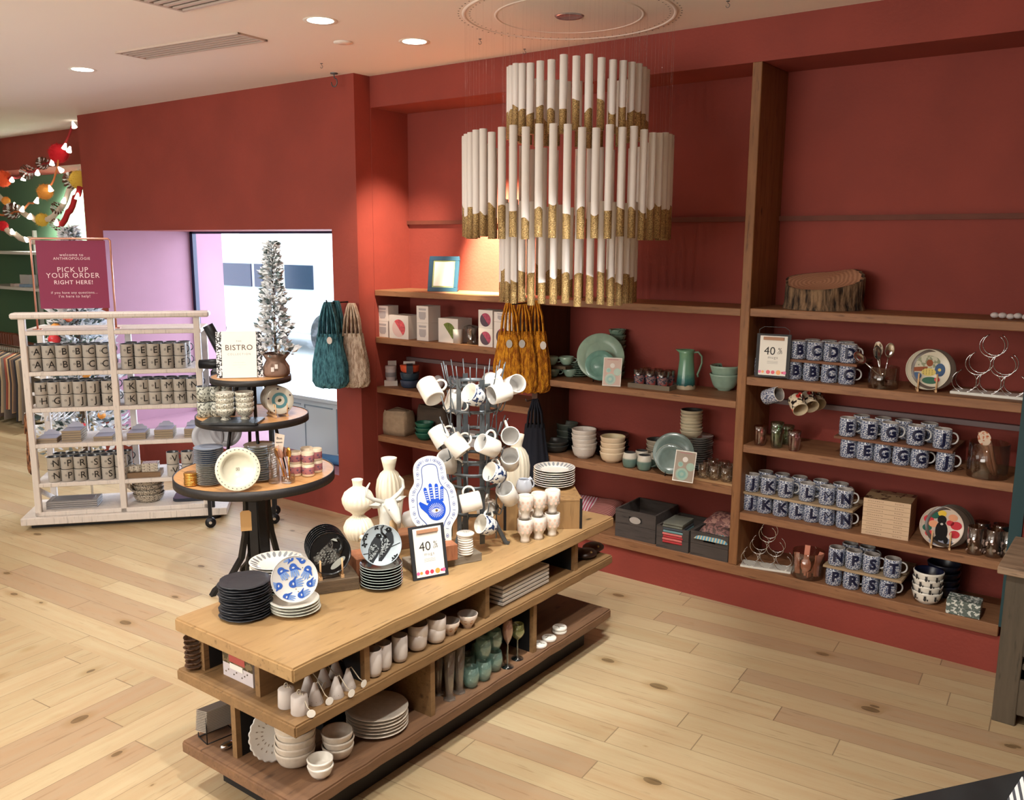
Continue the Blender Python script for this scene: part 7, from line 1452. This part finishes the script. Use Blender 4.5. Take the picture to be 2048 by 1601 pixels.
# green niche shelves with goods and clothes
sn = empty('white_shelf_unit', (0, 0, 0)); WS = mat('white_shelf', (222, 222, 216), .5); yb = .84
for px, py in ((20, 503), (20, 573), (20, 695)):
    z = aty(px, py, .45).z; M(WS).box(-9.6, -6.5, .40, yb, z-.03, z).obj('shelf', sn)
for x in (-9.0, -7.75, -6.6): M(WS).box(x-.015, x+.015, .80, yb, .1, 2.0).obj('bracket_rail', sn)
tag(sn, 'white shelves along the green wall in the far room', 'shelving')
z2 = aty(20, 573, .45).z; z3 = aty(20, 695, .45).z
for k, (px, c, w, h, lb) in enumerate(((40, (214, 214, 216), .22, .13, 'white open book standing on the far shelf'), (33, (214, 196, 190), .10, .03, 'pink book lying flat on the far shelf'), (52, (150, 176, 206), .12, .03, 'light blue book lying flat on the far shelf'))):
    p = aty(px, 560, .5); tag(M(mat('book%d' % k, c, .6), PAPER).box(-w/2, w/2, 0, .09, 0, h).box(-w/2+.004, w/2-.004, .004, .091, .003, h-.003, 1).obj('book', None, (p.x, .45+.1*(k == 0), z2+.001)), lb, 'book')
for k in range(9):
    p = aty(8+5*k, 660, .55); tag(inst('sho', lambda: M(mat('tan_leather', (120, 66, 44), .5)).prism([(-.13, 0), (.10, 0), (.12, .03), (.0, .08), (-.08, .17), (-.13, .16)], -.035, .035, 0, MX.Rotation(PI/2, 4, 'X')).obj('ankle_boot', bevel=.012), (p.x, .55, z3+.001), R(60), None, None), f'tan leather boot, {NTH[k]} in the far shelf row', 'boot', 'tan boots on the far shelf')
random.seed(21); CC = [(60, 54, 56), (150, 120, 90), (92, 74, 66), (40, 40, 46), (170, 150, 122), (110, 100, 92), (140, 70, 56), (196, 160, 120)]
rl = tag(M(CHROME).tube([(-9.1, 0, 0), (-9.1, 0, .80), (-7.3, 0, .80), (-7.3, 0, 0)], .012, 8).obj('clothes_rail'), 'chrome clothes rail under the far white shelf', 'rail')
rz_ = .80
for k in range(22):
    x = -8.55+.046*k; c = CC[k % 8]; L = random.uniform(.6, .74); g = empty('hanging_garment', (x, 0, rz_), R(random.uniform(22, 28))); q = M(mat('garment_%d' % (k % 8), c, .9, bump=.2)); n = 10
    for z, wd, th in ((-.06, .04, .02), (-.10, .36, .05), (-.35, .34, .06), (-L, .42, .05)):
        for i in range(20): a = 2*PI*i/20; q.v.append((th/2*math.cos(a)*(1+.2*math.sin(5*a)), wd/2*math.sin(a), z))
    for j in range(3):
        for i in range(20): q.f.append((j*20+i, j*20+(i+1) % 20, (j+1)*20+(i+1) % 20, (j+1)*20+i)); q.mi.append(0); q.sm.append(True)
    q.obj('cloth', g); M(CHROME).tube([(0, 0, .012), (0, .015, .0), (0, 0, -.06)], .003, 5).obj('hook', g)
    tag(g, f'{["black", "tan", "brown", "charcoal", "sand", "taupe", "rust", "camel"][k % 8]} garment hanging on the far rail, {ORD[k % 8].split()[0] if 0 else NTH[k//8]} of its colour', 'garment', 'garments on the far rail')
random.seed(7)
# garlands in front of the green wall
def pom(mm_c, r, seed=1):
    random.seed(seed); q = M(mm_c)
    for i in range(340):
        d = V((random.gauss(0, 1), random.gauss(0, 1), random.gauss(0, 1))).normalized(); s = d.cross(V((.3, .5, .8))).normalized()*r*.09; u_ = d.cross(s).normalized()*r*.09
        q.add([s, -s+u_*.5, -u_, d*r*random.uniform(.9, 1.08)], [(0, 1, 3), (1, 2, 3), (2, 0, 3)])
    q.ball((0, 0, 0), r*.84, 0, 14); random.seed(7); return q
PC = {'red': (206, 24, 40), 'orange': (226, 84, 40), 'peach': (232, 160, 72), 'yellow': (232, 196, 80)}
BULB = emit('bulb_warm', (1, .9, .74), 5); PINE = mat('pinecone_brown', (96, 60, 44), .8)
def garland(pts, cm, cr, poms, cones, bulbs, lb, y=.05):
    g = empty('garland', aty(pts[0][0], pts[0][1], y)); O = g.location
    P = [aty(a, b, y+dy)-O for a, b, *r in pts for dy in [r[0] if r else 0]]
    sm = []
    for i in range(len(P)-1):
        for t in (0, .34, .67): sm.append(P[i].lerp(P[i+1], t)-V((0, 0, .03*math.sin(PI*t))))
    sm.append(P[-1]); M(cm).tube(sm, cr, 6).obj('cord', g)
    for k, (a, b, r, c) in enumerate(poms): pom(mat('pom_'+c, PC[c], .9), r, k+3).obj('pompom', g, aty(a, b, y-.02)-O)
    for a, b, r in cones:
        q = M(PINE, LEAFW); 
        for j in range(7):
            for i in range(8): an = 2*PI*i/8+j*.4; rr = r*math.sin(PI*(j+1)/8.5); z = -r+2*r*j/7; c, s = math.cos(an), math.sin(an); q.add([(rr*.5*c, rr*.5*s, z), (rr*c-.25*r*s, rr*s+.25*r*c, z+.2*r), (rr*1.15*c, rr*1.15*s, z+.25*r), (rr*c+.25*r*s, rr*s-.25*r*c, z+.2*r)], [(0, 1, 2, 3)], 1 if (i+j) % 3 == 0 else 0)
        q.obj('pinecone', g, aty(a, b, y-.02)-O, (random.uniform(0, 3), random.uniform(0, 3), 0))
    for a, b in bulbs: M(BULB).lathe([(0, .03), (.008, .025), (.024, -.03), (0, -.034)], 12).obj('bulb', g, aty(a, b, y-.03)-O, (random.uniform(-.5, .5), random.uniform(-1, .5), 0))
    return tag(g, lb, 'garland', 'hanging garlands')
RC_ = mat('cord_red', (150, 30, 34), .8); WCD = mat('cord_white', (226, 214, 200), .9); OC = mat('cord_orange', (206, 120, 66), .8)
garland([(147, 246), (117, 306), (85, 328), (55, 344), (22, 354), (-10, 362)], RC_, .012, [(117, 307, .105, 'red'), (6, 358, .095, 'orange')], [(86, 328, .06), (56, 344, .07)], [(147, 249), (130, 292), (139, 298), (24, 358), (47, 355), (75, 344), (104, 324)], 'top garland with a big red pompom and pinecones')
garland([(117, 310), (112, 345), (98, 372), (80, 392), (58, 406), (30, 424), (-10, 426)], OC, .010, [(90, 384, .085, 'peach')], [(25, 424, .08)], [(120, 338), (100, 376), (74, 400), (45, 417)], 'middle garland with a peach pompom below the red one', y=.0)
garland([(-10, 380), (12, 402), (36, 414), (62, 432), (85, 440), (118, 420), (138, 380), (160, 340)], WCD, .026, [(12, 402, .05, 'peach'), (84, 440, .075, 'yellow'), (158, 360, .10, 'yellow')], [(145, 362, .08), (116, 416, .06)], [(30, 410), (60, 432), (128, 400)], 'thick white garland looping past yellow pompoms', y=.12)
garland([(160, 375), (150, 395), (136, 425), (118, 450)], mat('felt_red', (190, 40, 46), .9), .028, [], [(113, 450, .055)], [(155, 392), (113, 444)], 'short thick red felt garland strand at the wall corner', y=-.02)
garland([(-10, 446), (8, 452), (30, 468), (60, 478), (75, 480)], WCD, .028, [(6, 452, .06, 'red')], [], [(24, 462), (52, 478)], 'lowest white garland with a small red pompom', y=.05)
# outside the window: pavement, van, bare tree, pale facade
OUT = mat('sunlit_white', (232, 236, 240), .8)
struct(M(mat('pavement', (206, 206, 206), .9)).box(-30, 12, 1.06, 40, -.08, -.03).obj('pavement'))
vn = empty('van', (-11.15, 6.6, -.03)); M(OUT).prism([(-2.6, .35), (2.4, .35), (2.5, 1.2), (2.2, 1.75), (-2.5, 1.8), (-2.65, 1.2)], -.9, .9, 0, MX.Rotation(PI/2, 4, 'X')).obj('body', vn, bevel=.05)
for x0, x1 in ((-1.25, -.32), (-.22, .0), (.6, 1.3)): M(mat('van_glass', (24, 44, 72), .15)).box(x0, x1, -.93, -.90, 1.12, 1.52).obj('window', vn)
for x in (-1.7, 1.6): M(BLK, CHROME).lathe([(0, -.1), (.36, -.1), (.38, 0), (.36, .1), (0, .1)], 32, 0, MX.Translation((x, -.85, .37)) @ MX.Rotation(PI/2, 4, 'X')).obj('wheel', vn)
tag(vn, 'white van with dark windows parked outside the shop window', 'van')
fc = empty('building', (-14, 14, -.05)); M(OUT).box(-9, 12, 0, 1, 0, 7).obj('facade', fc)
for i in range(6): M(mat('facade_window', (214, 224, 230), .5)).box(-7+3*i, -5.4+3*i, -.03, 0, 3.2, 4.9).obj('window', fc)
tag(fc, 'pale building facade across the street', 'building')
random.seed(31); bt_ = M(mat('bare_bark', (96, 130, 150), .9))
def br(p, d, L, r, n):
    q = p+d*L; bt_.tube([p, p.lerp(q, .5)+V((random.uniform(-.03, .03)*L, 0, random.uniform(-.03, .03)*L)), q], [r, r*.85, r*.7], 5)
    if n:
        for _ in range(3): br(q, (d+V((random.uniform(-.8, .8), random.uniform(-.5, .5), random.uniform(-.1, .5)))).normalized(), L*.68, r*.55, n-1)
br(V((-6.1, 4.2, 0)), V((.02, 0, 1)), 1.5, .06, 4); random.seed(7); tag(bt_.obj('bare_tree'), 'thin bare tree on the pavement outside the window', 'tree')
